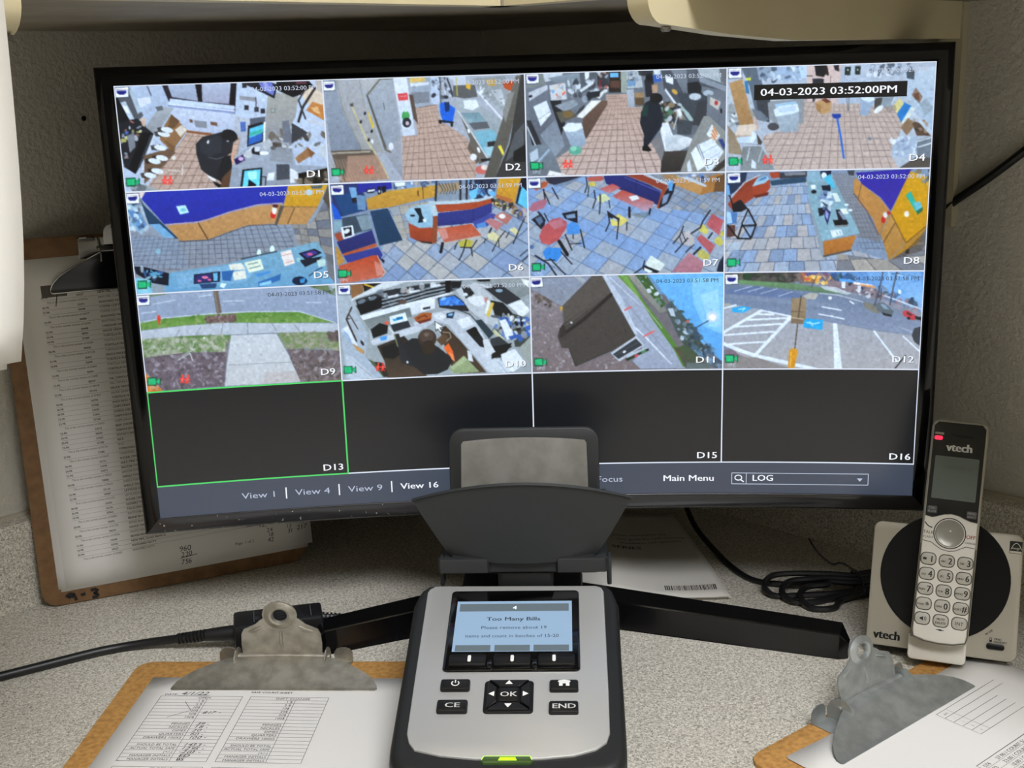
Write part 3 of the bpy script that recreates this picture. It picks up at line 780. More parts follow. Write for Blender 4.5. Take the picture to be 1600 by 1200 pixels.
def feed2():
    f = Pic([(0, 62), (1548, 15), (1565, 820), (40, 880)], 0xa6acb8, 2)
    f.p(0x97a0ae, 0, 62, 110, 60, 130, 200, 300, 610, 60, 620, col2=0x7f8896); f.p(0xa8aab0, 105, 60, 290, 55, 350, 300, 470, 640, 300, 610, 160, 320, col2=0x9c9c9c)
    f.l(0x8a8676, 5, 112, 60, 160, 300, 300, 610); f.l(0x8a8878, 4, 285, 60, 330, 300)
    f.p(0xb0b2b4, 290, 52, 550, 45, 600, 500, 612, 840, 480, 640, 345, 190, col2=0x9296a2)
    f.p(0xa5abb4, 345, 190, 440, 65, 545, 60, 595, 480, 520, 600, 480, 600, col2=0x9098a4); f.l(0x6a6656, 12, 545, 58, 450, 62, 345, 190, 480, 610, 520, 630); f.l(0x4d4d50, 8, 352, 200, 488, 600)
    f.l(0xc0b690, 15, 225, 265, 340, 540, 450, 720, 500, 830); f.p(0x4a4a44, 215, 255, 240, 250, 240, 275, 215, 275); f.p(0xd8b84a, 350, 300, 400, 430, 385, 450, 355, 360)
    for x, y in ((328, 330), (295, 395), (378, 468), (354, 535)): f.e(0x26262a, x, y, 9, 14, 20)
    f.e(0xe2e6ec, 380, 545, 10, 16); f.e(0xd8dce4, 525, 585, 20, 30); f.l(0x5a5e66, 6, 470, 250, 480, 300)
    f.p(0x6a6258, 60, 620, 380, 610, 500, 840, 130, 870, col2=0x9c7c6a); f.tiles([60, 620, 360, 610, 480, 840, 140, 865], [60, 620, 360, 610, 480, 840, 140, 865], 14, 1, 0x54483e, 0.3, 0.6)
    f.l(0xa49a8a, 14, 70, 640, 360, 625); f.l(0xa49a8a, 10, 60, 700, 150, 860); f.p(0xb08c78, 190, 660, 420, 650, 500, 840, 170, 860, al=0.75)
    f.p(0xbda294, 610, 515, 735, 505, 700, 290, 880, 255, 900, 380, 1110, 520, 1180, 700, 1170, 830, 612, 850, col2=0xb99f92)
    f.tiles([610, 515, 735, 505, 700, 290, 880, 255, 900, 380, 1110, 520, 1180, 700, 1170, 830, 612, 850], [716, 290, 880, 265, 1180, 830, 612, 850], 9, 13, 0x6e584e, 0.09, 0.7, flat=0.75)
    f.p(0xdfe6f0, 545, 48, 650, 44, 712, 495, 618, 505, col2=0xc8d0de); f.p(0xd64a4e, 578, 178, 655, 170, 662, 225, 588, 232); f.l(0xf2b8b4, 5, 592, 200, 650, 195); f.e(0x47a05a, 640, 350, 30, 42); f.e(0x2b3038, 648, 400, 34, 38); f.e(0xc6d8d8, 640, 290, 18, 30); f.e(0xcbb4c4, 652, 405, 14, 16); f.l(0xb09084, 10, 612, 512, 730, 502)
    f.p(0x9aa6b4, 660, 44, 830, 36, 830, 262, 715, 280, 690, 200); f.p(0xd9b86a, 672, 48, 790, 44, 792, 84, 676, 94); f.p(0xd8e0ea, 676, 96, 820, 88, 820, 108, 680, 124); f.p(0x7d828c, 680, 170, 820, 160, 822, 244, 700, 256); f.p(0x5a4c44, 665, 180, 700, 190, 720, 320, 735, 410, 700, 370)
    f.p(0xbac8dc, 835, 36, 900, 34, 905, 260, 836, 262); f.p(0x5c6068, 895, 40, 910, 40, 915, 250, 905, 250); f.speck([845, 50, 1000, 45, 1000, 210, 850, 220], [0x4a4e5a, 0x8a96a8, 0xd0d8e4, 0x2e3440], 30, 8, 22)
    f.l(0x2c323c, 10, 960, 60, 985, 130, 1000, 200); f.p(0xc2ccd8, 1000, 40, 1100, 36, 1100, 110, 1010, 110)
    f.p(0x5d5f60, 1005, 115, 1170, 110, 1190, 200, 1100, 215, 1005, 200); f.p(0xdcae3c, 1100, 95, 1140, 105, 1135, 145, 1105, 135); f.l(0xc2b04a, 8, 1030, 60, 1035, 190)
    f.p(0x8f9498, 1150, 60, 1400, 40, 1420, 160, 1380, 310, 1220, 170, col2=0x9aa2a8); f.p(0xb6bcc2, 1290, 150, 1370, 140, 1400, 230, 1370, 280); f.p(0xb89a58, 1250, 70, 1330, 66, 1330, 120, 1270, 115); f.p(0xb3502e, 1380, 85, 1470, 78, 1480, 140, 1430, 155, 1390, 130)
    f.l(0xd6dde4, 16, 1190, 160, 1400, 400); f.speck([1180, 120, 1400, 160, 1410, 400, 1250, 260], [0xdfe4ea, 0x70787e, 0xb0b8be], 34, 10, 22)
    f.p(0x1f62d0, 900, 250, 945, 240, 1020, 290, 1000, 395, 930, 405, 905, 330); f.p(0x12305e, 935, 240, 975, 240, 975, 310, 945, 320); f.l(0x14181e, 14, 898, 385, 1000, 400); f.e(0x101216, 992, 418, 10, 14); f.e(0x101216, 905, 395, 12, 14); f.l(0x6d7176, 10, 905, 120, 912, 250)
    f.p(0xa6aeb4, 1000, 230, 1110, 210, 1240, 290, 1430, 420, 1440, 560, 1290, 680, 1200, 560, 1060, 330, col2=0x8c989e); f.p(0xdfe8ee, 1080, 228, 1180, 222, 1200, 275, 1150, 305, 1090, 290)
    f.p(0x6f8c98, 1065, 325, 1200, 320, 1250, 390, 1130, 400, col2=0x86a6b0); f.p(0x5c6066, 1120, 402, 1260, 390, 1280, 440, 1160, 455); f.p(0x7fb4c6, 1160, 468, 1300, 450, 1370, 530, 1260, 545, 1240, 640, col2=0x6fa8be); f.p(0x2a2c30, 1262, 548, 1355, 535, 1350, 575, 1262, 585); f.p(0x9ec6d2, 1230, 590, 1340, 580, 1300, 660, 1260, 655)
    f.p(0x6a635c, 1050, 330, 1270, 690, 1200, 720, 1120, 570, 1130, 530); f.p(0x4f463e, 1120, 560, 1200, 690, 1180, 720, 1110, 600, al=0.7); f.l(0xc8d2d8, 10, 1040, 310, 1260, 670); f.e(0xe6eaee, 1195, 610, 10, 24, -20); f.e(0xe6eaee, 1120, 465, 8, 18, -20)
    f.p(0x26262a, 1210, 680, 1290, 670, 1290, 690, 1215, 702); f.e(0xe6e8ec, 1155, 665, 26, 26); f.e(0xc86a62, 1215, 765, 46, 34); f.e(0xe8d4cc, 1240, 745, 28, 20)
    f.p(0x6a6862, 1480, 40, 1540, 30, 1420, 560, 1320, 820, 1235, 825, col2=0x57534c); f.p(0x8a8a86, 1420, 170, 1470, 160, 1400, 400, 1380, 320); f.p(0x3b3a3a, 1520, 30, 1560, 25, 1565, 820, 1320, 822, 1430, 560); f.p(0x55585c, 1470, 480, 1540, 400, 1540, 560, 1480, 640, 1400, 700); f.p(0xe2d24a, 1340, 580, 1365, 572, 1390, 635, 1378, 652); f.p(0x1d1e20, 1460, 620, 1560, 560, 1564, 700, 1460, 700)
    f.badge(55, 118); f.camicon(112, 785, (352, 770))
    return f.finish()
def feed3():
    f = Pic([(22, 88), (1562, 42), (1545, 848), (38, 882)], 0x6d747e, 3)
    f.p(0xb99e90, 640, 255, 800, 250, 830, 350, 920, 350, 950, 600, 1060, 700, 1050, 850, 250, 875, 260, 740, 480, 600, 640, 330, col2=0xc4aea6)
    f.tiles([640, 255, 800, 250, 830, 350, 920, 350, 950, 600, 1060, 700, 1050, 850, 250, 875, 260, 740, 480, 600, 640, 330], [655, 255, 800, 250, 1180, 850, 160, 880], 13, 16, 0x6e5a52, 0.1, 0.7, flat=0.7)
    f.p(0x7d8482, 30, 88, 170, 82, 180, 180, 40, 300); f.p(0xc3ccd4, 160, 85, 320, 80, 300, 130, 180, 160); f.p(0x8a96a2, 200, 130, 460, 80, 480, 160, 330, 220, col2=0x6e7a86); f.p(0x565d66, 440, 80, 570, 75, 560, 200, 450, 250)
    f.p(0xe6eaf0, 480, 85, 515, 82, 510, 130, 482, 145); f.speck([330, 170, 650, 120, 640, 240, 400, 330], [0x2c3038, 0xd2dae2, 0x98a2ae, 0x3c424a, 0xe2e8ee], 60, 10, 32); f.p(0xd0d6dc, 440, 220, 545, 150, 545, 175, 450, 240)
    f.p(0x343a42, 570, 75, 660, 72, 660, 200, 575, 190); f.speck([575, 80, 760, 75, 755, 230, 590, 200], [0x8a3030, 0xc8ccd2, 0x2a2c34, 0x50586a, 0xd6b0a0], 50, 8, 22); f.p(0x2a2422, 665, 80, 750, 76, 755, 240, 660, 240); f.p(0x6fb4e4, 670, 92, 735, 88, 735, 122, 672, 126); f.p(0x5a4038, 670, 150, 745, 150, 745, 205, 672, 205); f.p(0xc04038, 580, 66, 650, 64, 650, 80, 580, 84)
    f.p(0x9ba59c, 750, 70, 800, 68, 795, 245, 755, 240); f.p(0xb4bcc2, 795, 68, 900, 64, 920, 200, 800, 210); f.speck([790, 70, 910, 66, 920, 180, 800, 190], [0x3a4048, 0x8896a6, 0xd8e0e6], 24, 10, 20); f.p(0x6f94b4, 800, 150, 860, 148, 862, 190, 805, 195)
    f.p(0xb2bac6, 795, 220, 850, 215, 855, 350, 810, 355, col2=0x9aa4b2); f.p(0x9d8262, 855, 240, 930, 240, 930, 320, 858, 330); f.p(0x5a4838, 860, 280, 930, 280, 930, 340, 862, 335)
    f.p(0x262a32, 930, 150, 965, 100, 1000, 140, 1000, 270, 940, 275); f.e(0x17181c, 968, 125, 28, 34); f.p(0x21242a, 880, 66, 1000, 60, 990, 120, 890, 110, al=0.8); f.p(0x3b62b4, 995, 110, 1060, 100, 1060, 160, 1000, 160); f.p(0xd6dce2, 1000, 66, 1050, 64, 1055, 105, 1005, 105); f.p(0xb09078, 985, 180, 1030, 180, 1030, 240, 990, 245)
    f.p(0x4a505a, 1060, 70, 1130, 70, 1250, 250, 1180, 340, 1080, 220); f.p(0xe2e8ee, 1090, 110, 1150, 130, 1150, 180, 1095, 160); f.p(0xd2d8de, 1090, 205, 1180, 330, 1165, 340, 1085, 225); f.e(0xc8a050, 1160, 235, 26, 16, 40); f.p(0x7c848e, 1130, 60, 1250, 55, 1260, 200, 1230, 250, col2=0x666e78)
    f.p(0x596069, 1250, 55, 1560, 42, 1550, 230, 1260, 170, col2=0x454b54); f.p(0x20242a, 1255, 170, 1340, 155, 1365, 200, 1360, 250, 1260, 250); f.p(0xaab4ba, 1330, 50, 1550, 44, 1548, 180, 1350, 110); f.p(0x87909c, 1340, 110, 1550, 190, 1550, 235, 1350, 160); f.p(0x3c3c40, 1500, 60, 1550, 58, 1550, 180, 1510, 160, al=0.6)
    f.p(0x3f464e, 1180, 250, 1420, 240, 1420, 420, 1300, 500, 1230, 420); f.e(0xbcc6d0, 1315, 272, 46, 26); f.e(0xaab6c2, 1415, 245, 40, 22); f.p(0x9fb4b2, 1205, 330, 1270, 400, 1310, 460, 1280, 470, 1210, 370); f.p(0x3a3c42, 1340, 310, 1420, 300, 1390, 440, 1340, 500, 1290, 480)
    f.p(0x767e88, 1410, 250, 1550, 310, 1545, 540, 1400, 420, col2=0x666c76); f.p(0xc2beb8, 1430, 275, 1510, 310, 1490, 375, 1425, 330); f.e(0xb03a3a, 1475, 320, 14, 18); f.e(0x1e1e22, 1512, 380, 7, 20)
    f.p(0x2f333a, 1010, 300, 1200, 330, 1220, 480, 1050, 470); f.speck([1030, 310, 1210, 330, 1260, 520, 1060, 480], [0x8a7a62, 0xc6ccd2, 0x3a3028, 0xe2e6ea, 0x6a5a48, 0x4f7a62], 70, 10, 30); f.p(0xdfe5ea, 1175, 370, 1200, 365, 1215, 405, 1195, 420)
    f.p(0x5f666e, 1200, 480, 1330, 490, 1360, 540, 1240, 580); f.p(0x3a3f46, 1170, 440, 1300, 460, 1280, 560, 1180, 560, al=0.8); f.l(0xbcc4ca, 10, 1180, 420, 1150, 520)
    f.p(0xdfe4ea, 1060, 470, 1110, 470, 1150, 580, 1140, 690, 1085, 690, 1050, 540); f.p(0xc4ccd2, 1085, 575, 1180, 560, 1290, 590, 1290, 640, 1180, 690, 1090, 690); f.e(0xd4dadf, 1240, 615, 56, 38); f.e(0xbac4cc, 1130, 605, 40, 26); f.p(0x403c3a, 1060, 690, 1260, 680, 1200, 840, 1050, 848, col2=0x2f2c2b); f.p(0x7c7a7c, 980, 610, 1040, 570, 1080, 680, 1060, 760, 1020, 700)
    f.p(0x8a8d8c, 1270, 640, 1380, 420, 1420, 420, 1548, 540, 1545, 850, 1200, 850, col2=0x8a8a86); f.p(0xdce6ee, 1440, 480, 1505, 570, 1460, 620, 1400, 560); 
    for k in range(4): f.l(0xd08048, 12, 1430 - k * 6 + 22, 505 + k * 26, 1475 - k * 8 + 8, 560 + k * 20)
    f.p(0xd8e2ee, 1330, 640, 1440, 590, 1530, 690, 1440, 830, 1400, 840); f.p(0xe6edf4, 1280, 700, 1320, 650, 1390, 800, 1330, 840); f.l(0x5a6470, 5, 1340, 640, 1410, 820); f.l(0x8a96a4, 4, 1370, 700, 1480, 640); f.l(0x8a96a4, 4, 1400, 760, 1500, 700); f.p(0x30407c, 1490, 600, 1520, 590, 1540, 640, 1530, 680); f.p(0xd2dae2, 1250, 780, 1270, 750, 1290, 840, 1255, 845); f.p(0x3c3834, 1440, 830, 1545, 740, 1546, 800, 1470, 850)
    # worker
    f.p(0x1d2430, 905, 390, 935, 320, 985, 290, 1050, 330, 1070, 430, 1060, 500, 1010, 570, 960, 640, 920, 650, 925, 560, 895, 470); f.e(0x16181c, 1020, 285, 48, 40); f.p(0x1f4a3c, 915, 350, 960, 330, 950, 420, 910, 420, al=0.6); f.p(0x101216, 915, 650, 950, 640, 985, 680, 960, 690, 910, 682)
    # left side: cabinets, board, bin
    f.p(0x6f7684, 40, 210, 230, 170, 260, 440, 140, 600, 60, 470, col2=0x5d636e); f.p(0xbcc2cc, 55, 240, 195, 180, 200, 215, 60, 305); f.e(0x20222a, 70, 268, 14, 10, -25); f.p(0xdde5ec, 90, 345, 190, 300, 225, 400, 145, 495); f.l(0x8a94a0, 4, 125, 445, 215, 385)
    f.p(0x7a8390, 140, 560, 260, 440, 325, 640, 250, 730, col2=0x8d98a4); f.p(0x23262c, 215, 300, 300, 300, 330, 480, 300, 560, 260, 440); f.p(0xc9cdd2, 210, 185, 330, 165, 345, 290, 225, 300); f.speck([215, 190, 330, 175, 340, 280, 228, 290], [0xd86a5a, 0x6aa0d0, 0xe0c060, 0x9aa0a8], 18, 8, 16)
    f.p(0x8f99a4, 250, 340, 400, 290, 430, 330, 330, 390); f.p(0x5d5a50, 260, 390, 370, 370, 420, 420, 300, 470); f.e(0x7a6440, 350, 405, 40, 26); f.p(0x353a40, 440, 360, 480, 330, 470, 370, 400, 420)
    f.p(0xe6e6e2, 415, 425, 530, 300, 605, 300, 460, 435); f.p(0xd8d8d4, 560, 270, 630, 215, 640, 225, 590, 290); f.p(0x6b5348, 460, 440, 605, 300, 650, 300, 650, 330, 490, 590, 465, 560, col2=0x55443c); f.p(0x252a32, 500, 240, 600, 225, 590, 270, 500, 290)
    f.p(0xa7b6c6, 320, 520, 460, 500, 490, 625, 440, 670, 370, 640, col2=0x8e9fb2); f.p(0xdfe8f0, 310, 505, 350, 470, 450, 470, 465, 510, 400, 535, 330, 540); f.e(0x5fa890, 405, 680, 48, 34); f.e(0x8ac8b0, 390, 665, 24, 20)
    f.p(0x2d3036, 40, 450, 70, 450, 150, 630, 80, 640); f.l(0xbcc6cc, 10, 45, 500, 105, 640); f.p(0x76838e, 60, 640, 200, 640, 260, 740, 300, 850, 120, 870, 50, 790, col2=0x6a7078); f.p(0xb4c2d0, 60, 700, 120, 660, 130, 740, 70, 770); f.l(0x9fb0c4, 18, 205, 675, 120, 770); f.p(0xe4e2de, 190, 870, 210, 830, 320, 855, 350, 872)
    f.badge(84, 136); f.camicon(112, 795, (348, 782))
    return f.finish()
def feed4():
    f = Pic([(30, 62), (1532, 22), (1483, 792), (15, 812)], 0xb0bac8, 4)
    f.p(0xbaa89e, 560, 280, 820, 330, 980, 330, 1230, 370, 1280, 480, 1200, 700, 1250, 792, 340, 810, 280, 560, 400, 520, col2=0xc2b0a6)
    f.tiles([560, 280, 820, 330, 980, 330, 1230, 370, 1280, 480, 1200, 700, 1250, 792, 340, 810, 280, 560, 400, 520], [600, 300, 1080, 310, 1320, 795, 330, 812], 15, 13, 0x74626a, 0.09, 0.7, flat=0.8)
    f.p(0x5e6a78, 130, 65, 250, 60, 300, 250, 320, 420, 230, 380, 190, 200); f.p(0x8fa0b4, 240, 60, 380, 55, 400, 130, 260, 160); f.p(0x9db2cc, 370, 56, 540, 50, 560, 170, 380, 160); f.speck([250, 62, 560, 52, 570, 150, 270, 160], [0x6b7c92, 0xd2e0ee, 0x485668, 0x9ab0c8], 40, 12, 30); f.p(0xbcd2e8, 540, 50, 620, 48, 620, 150, 560, 150)
    f.p(0xd2bcb6, 600, 48, 850, 42, 820, 330, 600, 310, col2=0xcdb8b4); f.l(0x8a7a76, 5, 770, 130, 760, 300); f.p(0x1a1c22, 655, 56, 740, 50, 750, 100, 720, 140, 665, 130); f.l(0x2a2220, 18, 740, 70, 748, 120); f.p(0x2a2c34, 640, 150, 720, 150, 720, 290, 690, 290, 665, 260, 655, 310, 640, 320); f.p(0x26282e, 790, 55, 830, 52, 830, 100, 800, 90); f.l(0x5a5450, 8, 600, 130, 640, 132)
    f.p(0xb7c2d2, 855, 44, 1060, 38, 1040, 320, 820, 332, col2=0xa9b6c8); f.p(0x26332e, 872, 68, 915, 64, 910, 128, 870, 126); f.p(0x26332e, 945, 62, 985, 62, 980, 124, 942, 122); f.e(0xc8d2d0, 893, 90, 5, 7); f.e(0xc8d2d0, 962, 88, 5, 7); f.speck([1040, 50, 1360, 40, 1340, 130, 1040, 130], [0xdfe8f0, 0x5a6674, 0x8a98aa, 0xbccada, 0x3a424e], 50, 12, 30)
    f.l(0x70787e, 6, 880, 260, 890, 380); f.l(0x5c646a, 6, 900, 270, 895, 380); f.p(0xd2dce6, 870, 250, 980, 250, 980, 265, 875, 268)
    f.p(0xb8c6d4, 1300, 130, 1525, 60, 1500, 540, 1360, 350, 1300, 260, col2=0xa4b8cc); f.p(0x48525c, 1310, 95, 1370, 90, 1365, 160, 1312, 150); f.p(0x8a7468, 1345, 270, 1375, 215, 1425, 280, 1400, 330); f.p(0x6a4a38, 1360, 260, 1400, 250, 1400, 310, 1370, 300); f.p(0x98a6b2, 1400, 330, 1450, 290, 1500, 360, 1440, 420)
    f.p(0xbac6d0, 1060, 245, 1300, 240, 1320, 262, 1090, 280); f.p(0x8c98a2, 1130, 280, 1230, 270, 1200, 360, 1120, 360); f.p(0x4a4846, 1080, 290, 1140, 285, 1120, 370, 1080, 380); f.e(0xe4e8ec, 1110, 370, 40, 18, -40); f.l(0xc8d0d6, 8, 1230, 275, 1180, 380)
    f.p(0x9fb2c8, 985, 270, 1085, 290, 1035, 415, 975, 410, col2=0x8fa2b8); f.p(0xd6e2ec, 980, 255, 1040, 250, 1088, 300, 1040, 320, 990, 300)
    f.p(0x2a7ac0, 1240, 400, 1290, 320, 1350, 350, 1270, 465); f.p(0xe2e8d8, 1270, 465, 1340, 350, 1370, 370, 1290, 480, al=0.8); f.p(0xd8cc8a, 1210, 350, 1260, 290, 1290, 330, 1240, 400); f.p(0x8a7058, 1265, 500, 1320, 430, 1370, 480, 1310, 560); f.p(0x5a463a, 1340, 450, 1440, 480, 1480, 560, 1380, 560); f.speck([1340, 440, 1470, 460, 1480, 540, 1380, 560], [0x3a302a, 0x8a6a52, 0xb09a88], 18, 10, 26); f.p(0xbcc8d4, 1340, 370, 1500, 540, 1480, 560, 1330, 390)
    f.p(0xa4b4c8, 1215, 590, 1380, 570, 1390, 680, 1300, 720, 1195, 700, al=0.85); f.speck([1200, 580, 1390, 570, 1390, 690, 1210, 710], [0xc8d6e6, 0x8a9ab4, 0xdce6f0, 0x9fb0c4], 40, 10, 30); f.p(0x6f7a86, 1380, 590, 1490, 560, 1485, 720, 1380, 720); f.l(0xd2dae0, 10, 1390, 640, 1490, 610); f.l(0xc2cad0, 10, 1380, 600, 1490, 570); f.p(0x544e48, 1250, 790, 1390, 700, 1484, 720, 1484, 792)
    # left side: boxes and racks
    f.p(0xb9c4ce, 40, 230, 80, 220, 80, 340, 40, 350); f.p(0x9aa2a8, 40, 330, 110, 330, 130, 460, 40, 500); f.speck([40, 340, 120, 340, 130, 470, 40, 490], [0xdfe6ea, 0x4a4e52, 0x8a8e90], 20, 10, 26)
    f.p(0xb58f62, 45, 180, 140, 150, 220, 470, 120, 480, col2=0xa27c54); f.p(0xd2d84a, 165, 145, 200, 140, 200, 160, 168, 162); f.p(0x3a7aa8, 155, 165, 180, 165, 190, 260, 165, 250); f.p(0x9a948c, 180, 340, 230, 400, 250, 500, 210, 440); f.p(0xc0a8a0, 215, 420, 240, 415, 260, 520, 230, 500)
    f.p(0x3c4148, 230, 250, 340, 255, 330, 460, 260, 440); f.p(0x6f7884, 205, 360, 270, 380, 330, 440, 300, 455, 240, 440); f.e(0x4a4a50, 360, 490, 42, 28); f.p(0x8d9298, 320, 320, 390, 290, 580, 270, 575, 470, 540, 470, 400, 480, 330, 440); f.p(0xb2bcc4, 340, 275, 500, 262, 500, 300, 350, 310); f.p(0xd2a88a, 360, 278, 430, 275, 430, 292, 365, 298)
    f.p(0x9ec0da, 370, 330, 520, 310, 540, 340, 380, 365); f.p(0xa9b6c2, 370, 400, 545, 370, 535, 525, 415, 535, col2=0x94a2ae); f.p(0xd8e6f2, 362, 372, 400, 345, 530, 330, 545, 380, 500, 400, 375, 420); f.p(0xbcd0e2, 395, 355, 520, 342, 520, 380, 400, 392)
    f.p(0x8d7a64, 35, 480, 100, 560, 140, 690, 40, 680, col2=0x9a8a74); f.p(0xd8c8b8, 110, 480, 230, 470, 240, 510, 200, 555, 85, 552); f.p(0xb49a80, 85, 552, 205, 550, 200, 612, 95, 600, al=0.6); f.p(0xc2d4e2, 95, 568, 205, 555, 205, 608, 110, 605); f.p(0xdce8f0, 205, 520, 245, 545, 215, 608, 200, 600); f.p(0x4a443e, 90, 600, 270, 620, 280, 600, 240, 540, 250, 620)
    f.p(0x7c8286, 140, 630, 270, 630, 370, 800, 120, 808, col2=0x8a9094); f.l(0xc2ccd0, 8, 190, 640, 170, 730); f.l(0xb2bcc0, 8, 285, 630, 250, 740); f.l(0xb2bcc0, 6, 290, 640, 370, 790); f.p(0xd0dce4, 205, 720, 235, 750, 235, 790, 200, 780)
    f.p(0xbc9468, 660, 320, 730, 285, 775, 320, 765, 390, 700, 405, 665, 370); f.p(0x6a3a2c, 700, 300, 735, 290, 772, 315, 740, 325); f.p(0xa47c52, 662, 325, 700, 340, 700, 400, 668, 372)
    f.p(0x1d3f9c, 775, 402, 840, 400, 842, 425, 815, 440, 785, 430); f.l(0x2c66c8, 14, 815, 435, 838, 560, 860, 715); f.e(0x7a8490, 1045, 580, 14, 12); f.p(0x8a7c70, 1150, 350, 1230, 340, 1240, 380, 1170, 390, al=0.6)
    f.badge(88, 110); f.camicon(88, 735, (318, 725))
    return f.finish()
def feed5():
    f = Pic([(25, 100), (1528, 40), (1580, 778), (105, 845)], 0x8d97a6, 5)
    f.p(0x8a94a4, 60, 350, 330, 430, 640, 450, 900, 340, 1130, 330, 1440, 340, 1580, 400, 1580, 778, 400, 800, 80, 700, col2=0x8a8a92)
    f.tiles([80, 400, 330, 430, 640, 450, 900, 340, 1250, 330, 1270, 560, 800, 610, 380, 670, 90, 640], [150, 400, 1240, 330, 1420, 660, 60, 660], 26, 9, 0x3f4a58, 0.1, 0.7)
    f.p(0x6fa0d8, 60, 420, 330, 430, 420, 470, 500, 660, 90, 650, al=0.12)
    f.tiles([1250, 330, 1400, 330, 1500, 150, 1540, 200, 1580, 640, 1290, 470], [1250, 330, 1530, 300, 1600, 640, 1290, 520], 4, 5, 0x4c4c50, 0.07, 0.8, [0x8e8a86, 0x9a948c, 0x6f7480, 0xa09c98])
    f.p(0x9ab4c4, 30, 190, 120, 180, 130, 260, 190, 350, 150, 410, 60, 330); f.p(0x5a88b8, 50, 230, 130, 240, 190, 350, 130, 380); f.speck([40, 190, 150, 190, 190, 370, 60, 380], [0xc8dce8, 0x3a4a60, 0x7aa8cc], 22, 12, 30)
    f.p(0xdcc8c4, 30, 105, 180, 98, 150, 150, 130, 130); f.p(0xa8b8c6, 130, 200, 160, 200, 280, 330, 190, 335); f.p(0x25415e, 140, 150, 170, 200, 420, 440, 400, 440, 200, 330); f.p(0x74a8d0, 210, 335, 280, 330, 390, 430, 320, 435)
    f.p(0x2a36a6, 180, 98, 1222, 58, 1190, 190, 1000, 200, 800, 250, 640, 305, 560, 325, 320, 340, 150, 150, col2=0x282e98)
    f.p(0xbd8e5c, 330, 342, 560, 326, 640, 305, 800, 252, 1000, 204, 1180, 190, 1130, 330, 900, 350, 760, 400, 640, 445, 430, 455, col2=0xb58654); f.l(0xa69ab0, 10, 322, 338, 560, 320, 640, 300, 800, 246, 1000, 196, 1180, 184); f.l(0x4a3420, 7, 562, 325, 632, 445); f.l(0x5c5c64, 8, 430, 460, 640, 450, 800, 392, 930, 348, 1130, 338)
    f.p(0xd2a02a, 1225, 58, 1515, 46, 1440, 212, 1190, 208, col2=0xc8932a); f.p(0xb98a55, 1185, 212, 1440, 215, 1360, 335, 1145, 340); f.l(0x5a4226, 6, 1272, 215, 1222, 332); f.l(0x8f6a3c, 6, 1190, 208, 1440, 212); f.p(0x5a5048, 1165, 200, 1195, 205, 1140, 350, 1122, 345); f.e(0xb4ccd8, 1378, 105, 24, 22); f.p(0x50606a, 1390, 60, 1480, 52, 1470, 76, 1400, 80); f.p(0x574e44, 1480, 150, 1520, 45, 1535, 60, 1545, 250)
    f.e(0xcf2f2a, 1112, 270, 20, 28); f.e(0xe6e6de, 1122, 235, 18, 30); f.e(0x5a2a28, 1130, 205, 22, 12)
    f.p(0xb8e2e8, 402, 205, 470, 196, 496, 250, 430, 265); f.e(0x7ac0d0, 452, 232, 22, 12)
    f.p(0x7aa6bc, 330, 690, 780, 625, 1440, 460, 1500, 560, 1510, 690, 1580, 778, 300, 830, col2=0x679cc0); f.p(0x9ec6e4, 400, 700, 760, 640, 1050, 620, 900, 760, 420, 800, al=0.3)
    f.e(0xd8f4f4, 1010, 545, 16, 26); f.e(0xd8f4f4, 1106, 520, 18, 28); f.l(0x3a4a58, 10, 880, 590, 1140, 535)
    f.p(0xe2e2d4, 785, 630, 880, 618, 910, 665, 800, 672); f.p(0xe0e0d2, 810, 685, 905, 672, 918, 730, 830, 745); f.p(0xdfe8d2, 900, 615, 1020, 590, 1045, 665, 935, 690); f.l(0x5a7a8a, 6, 930, 630, 1000, 615); f.l(0x5a7a8a, 6, 940, 660, 1020, 640); f.p(0xeae0da, 1165, 540, 1245, 522, 1275, 620, 1200, 645); f.l(0xc87a72, 4, 1185, 565, 1250, 550); f.l(0xc87a72, 4, 1200, 620, 1262, 604)
    f.p(0x1c2640, 530, 700, 725, 678, 722, 755, 530, 770); f.p(0x2c2c6a, 550, 708, 660, 696, 655, 750, 545, 760); f.e(0xe07a9a, 612, 722, 24, 10); f.e(0xd86a90, 572, 748, 14, 8); f.e(0xd86a90, 645, 740, 14, 8); f.p(0x6ab4dc, 672, 692, 705, 688, 705, 745, 675, 748)
    f.p(0x2c62a0, 735, 680, 825, 670, 800, 750, 740, 745); f.p(0x24436c, 570, 770, 700, 765, 690, 800, 590, 805); f.p(0x4a8cc8, 980, 700, 1090, 675, 1100, 690, 1000, 725); f.p(0x2f6aa8, 1000, 760, 1170, 700, 1165, 745, 1010, 798); f.p(0x8ac4e8, 1010, 770, 1100, 745, 1100, 770, 1015, 790); f.p(0xdff2f4, 730, 765, 770, 770, 750, 802, 722, 790)
    f.p(0x14182a, 1300, 550, 1420, 515, 1475, 545, 1360, 600); f.p(0x3a3a86, 1325, 552, 1415, 526, 1450, 545, 1365, 585); f.e(0xd05a86, 1385, 556, 22, 10); f.p(0x16202e, 1310, 600, 1480, 570, 1440, 610, 1350, 650); f.p(0xbcd8d2, 1435, 600, 1500, 590, 1500, 640, 1450, 650); f.p(0x96c4c8, 1285, 580, 1315, 580, 1310, 612, 1288, 610)
    f.e(0x10203c, 1310, 750, 56, 32); f.p(0x3a8cc4, 1310, 740, 1355, 725, 1345, 765, 1315, 768); f.l(0x243a58, 8, 1380, 715, 1440, 670, 1475, 655); f.p(0x5a5e60, 1510, 560, 1570, 560, 1580, 778, 1520, 700, al=0.5)
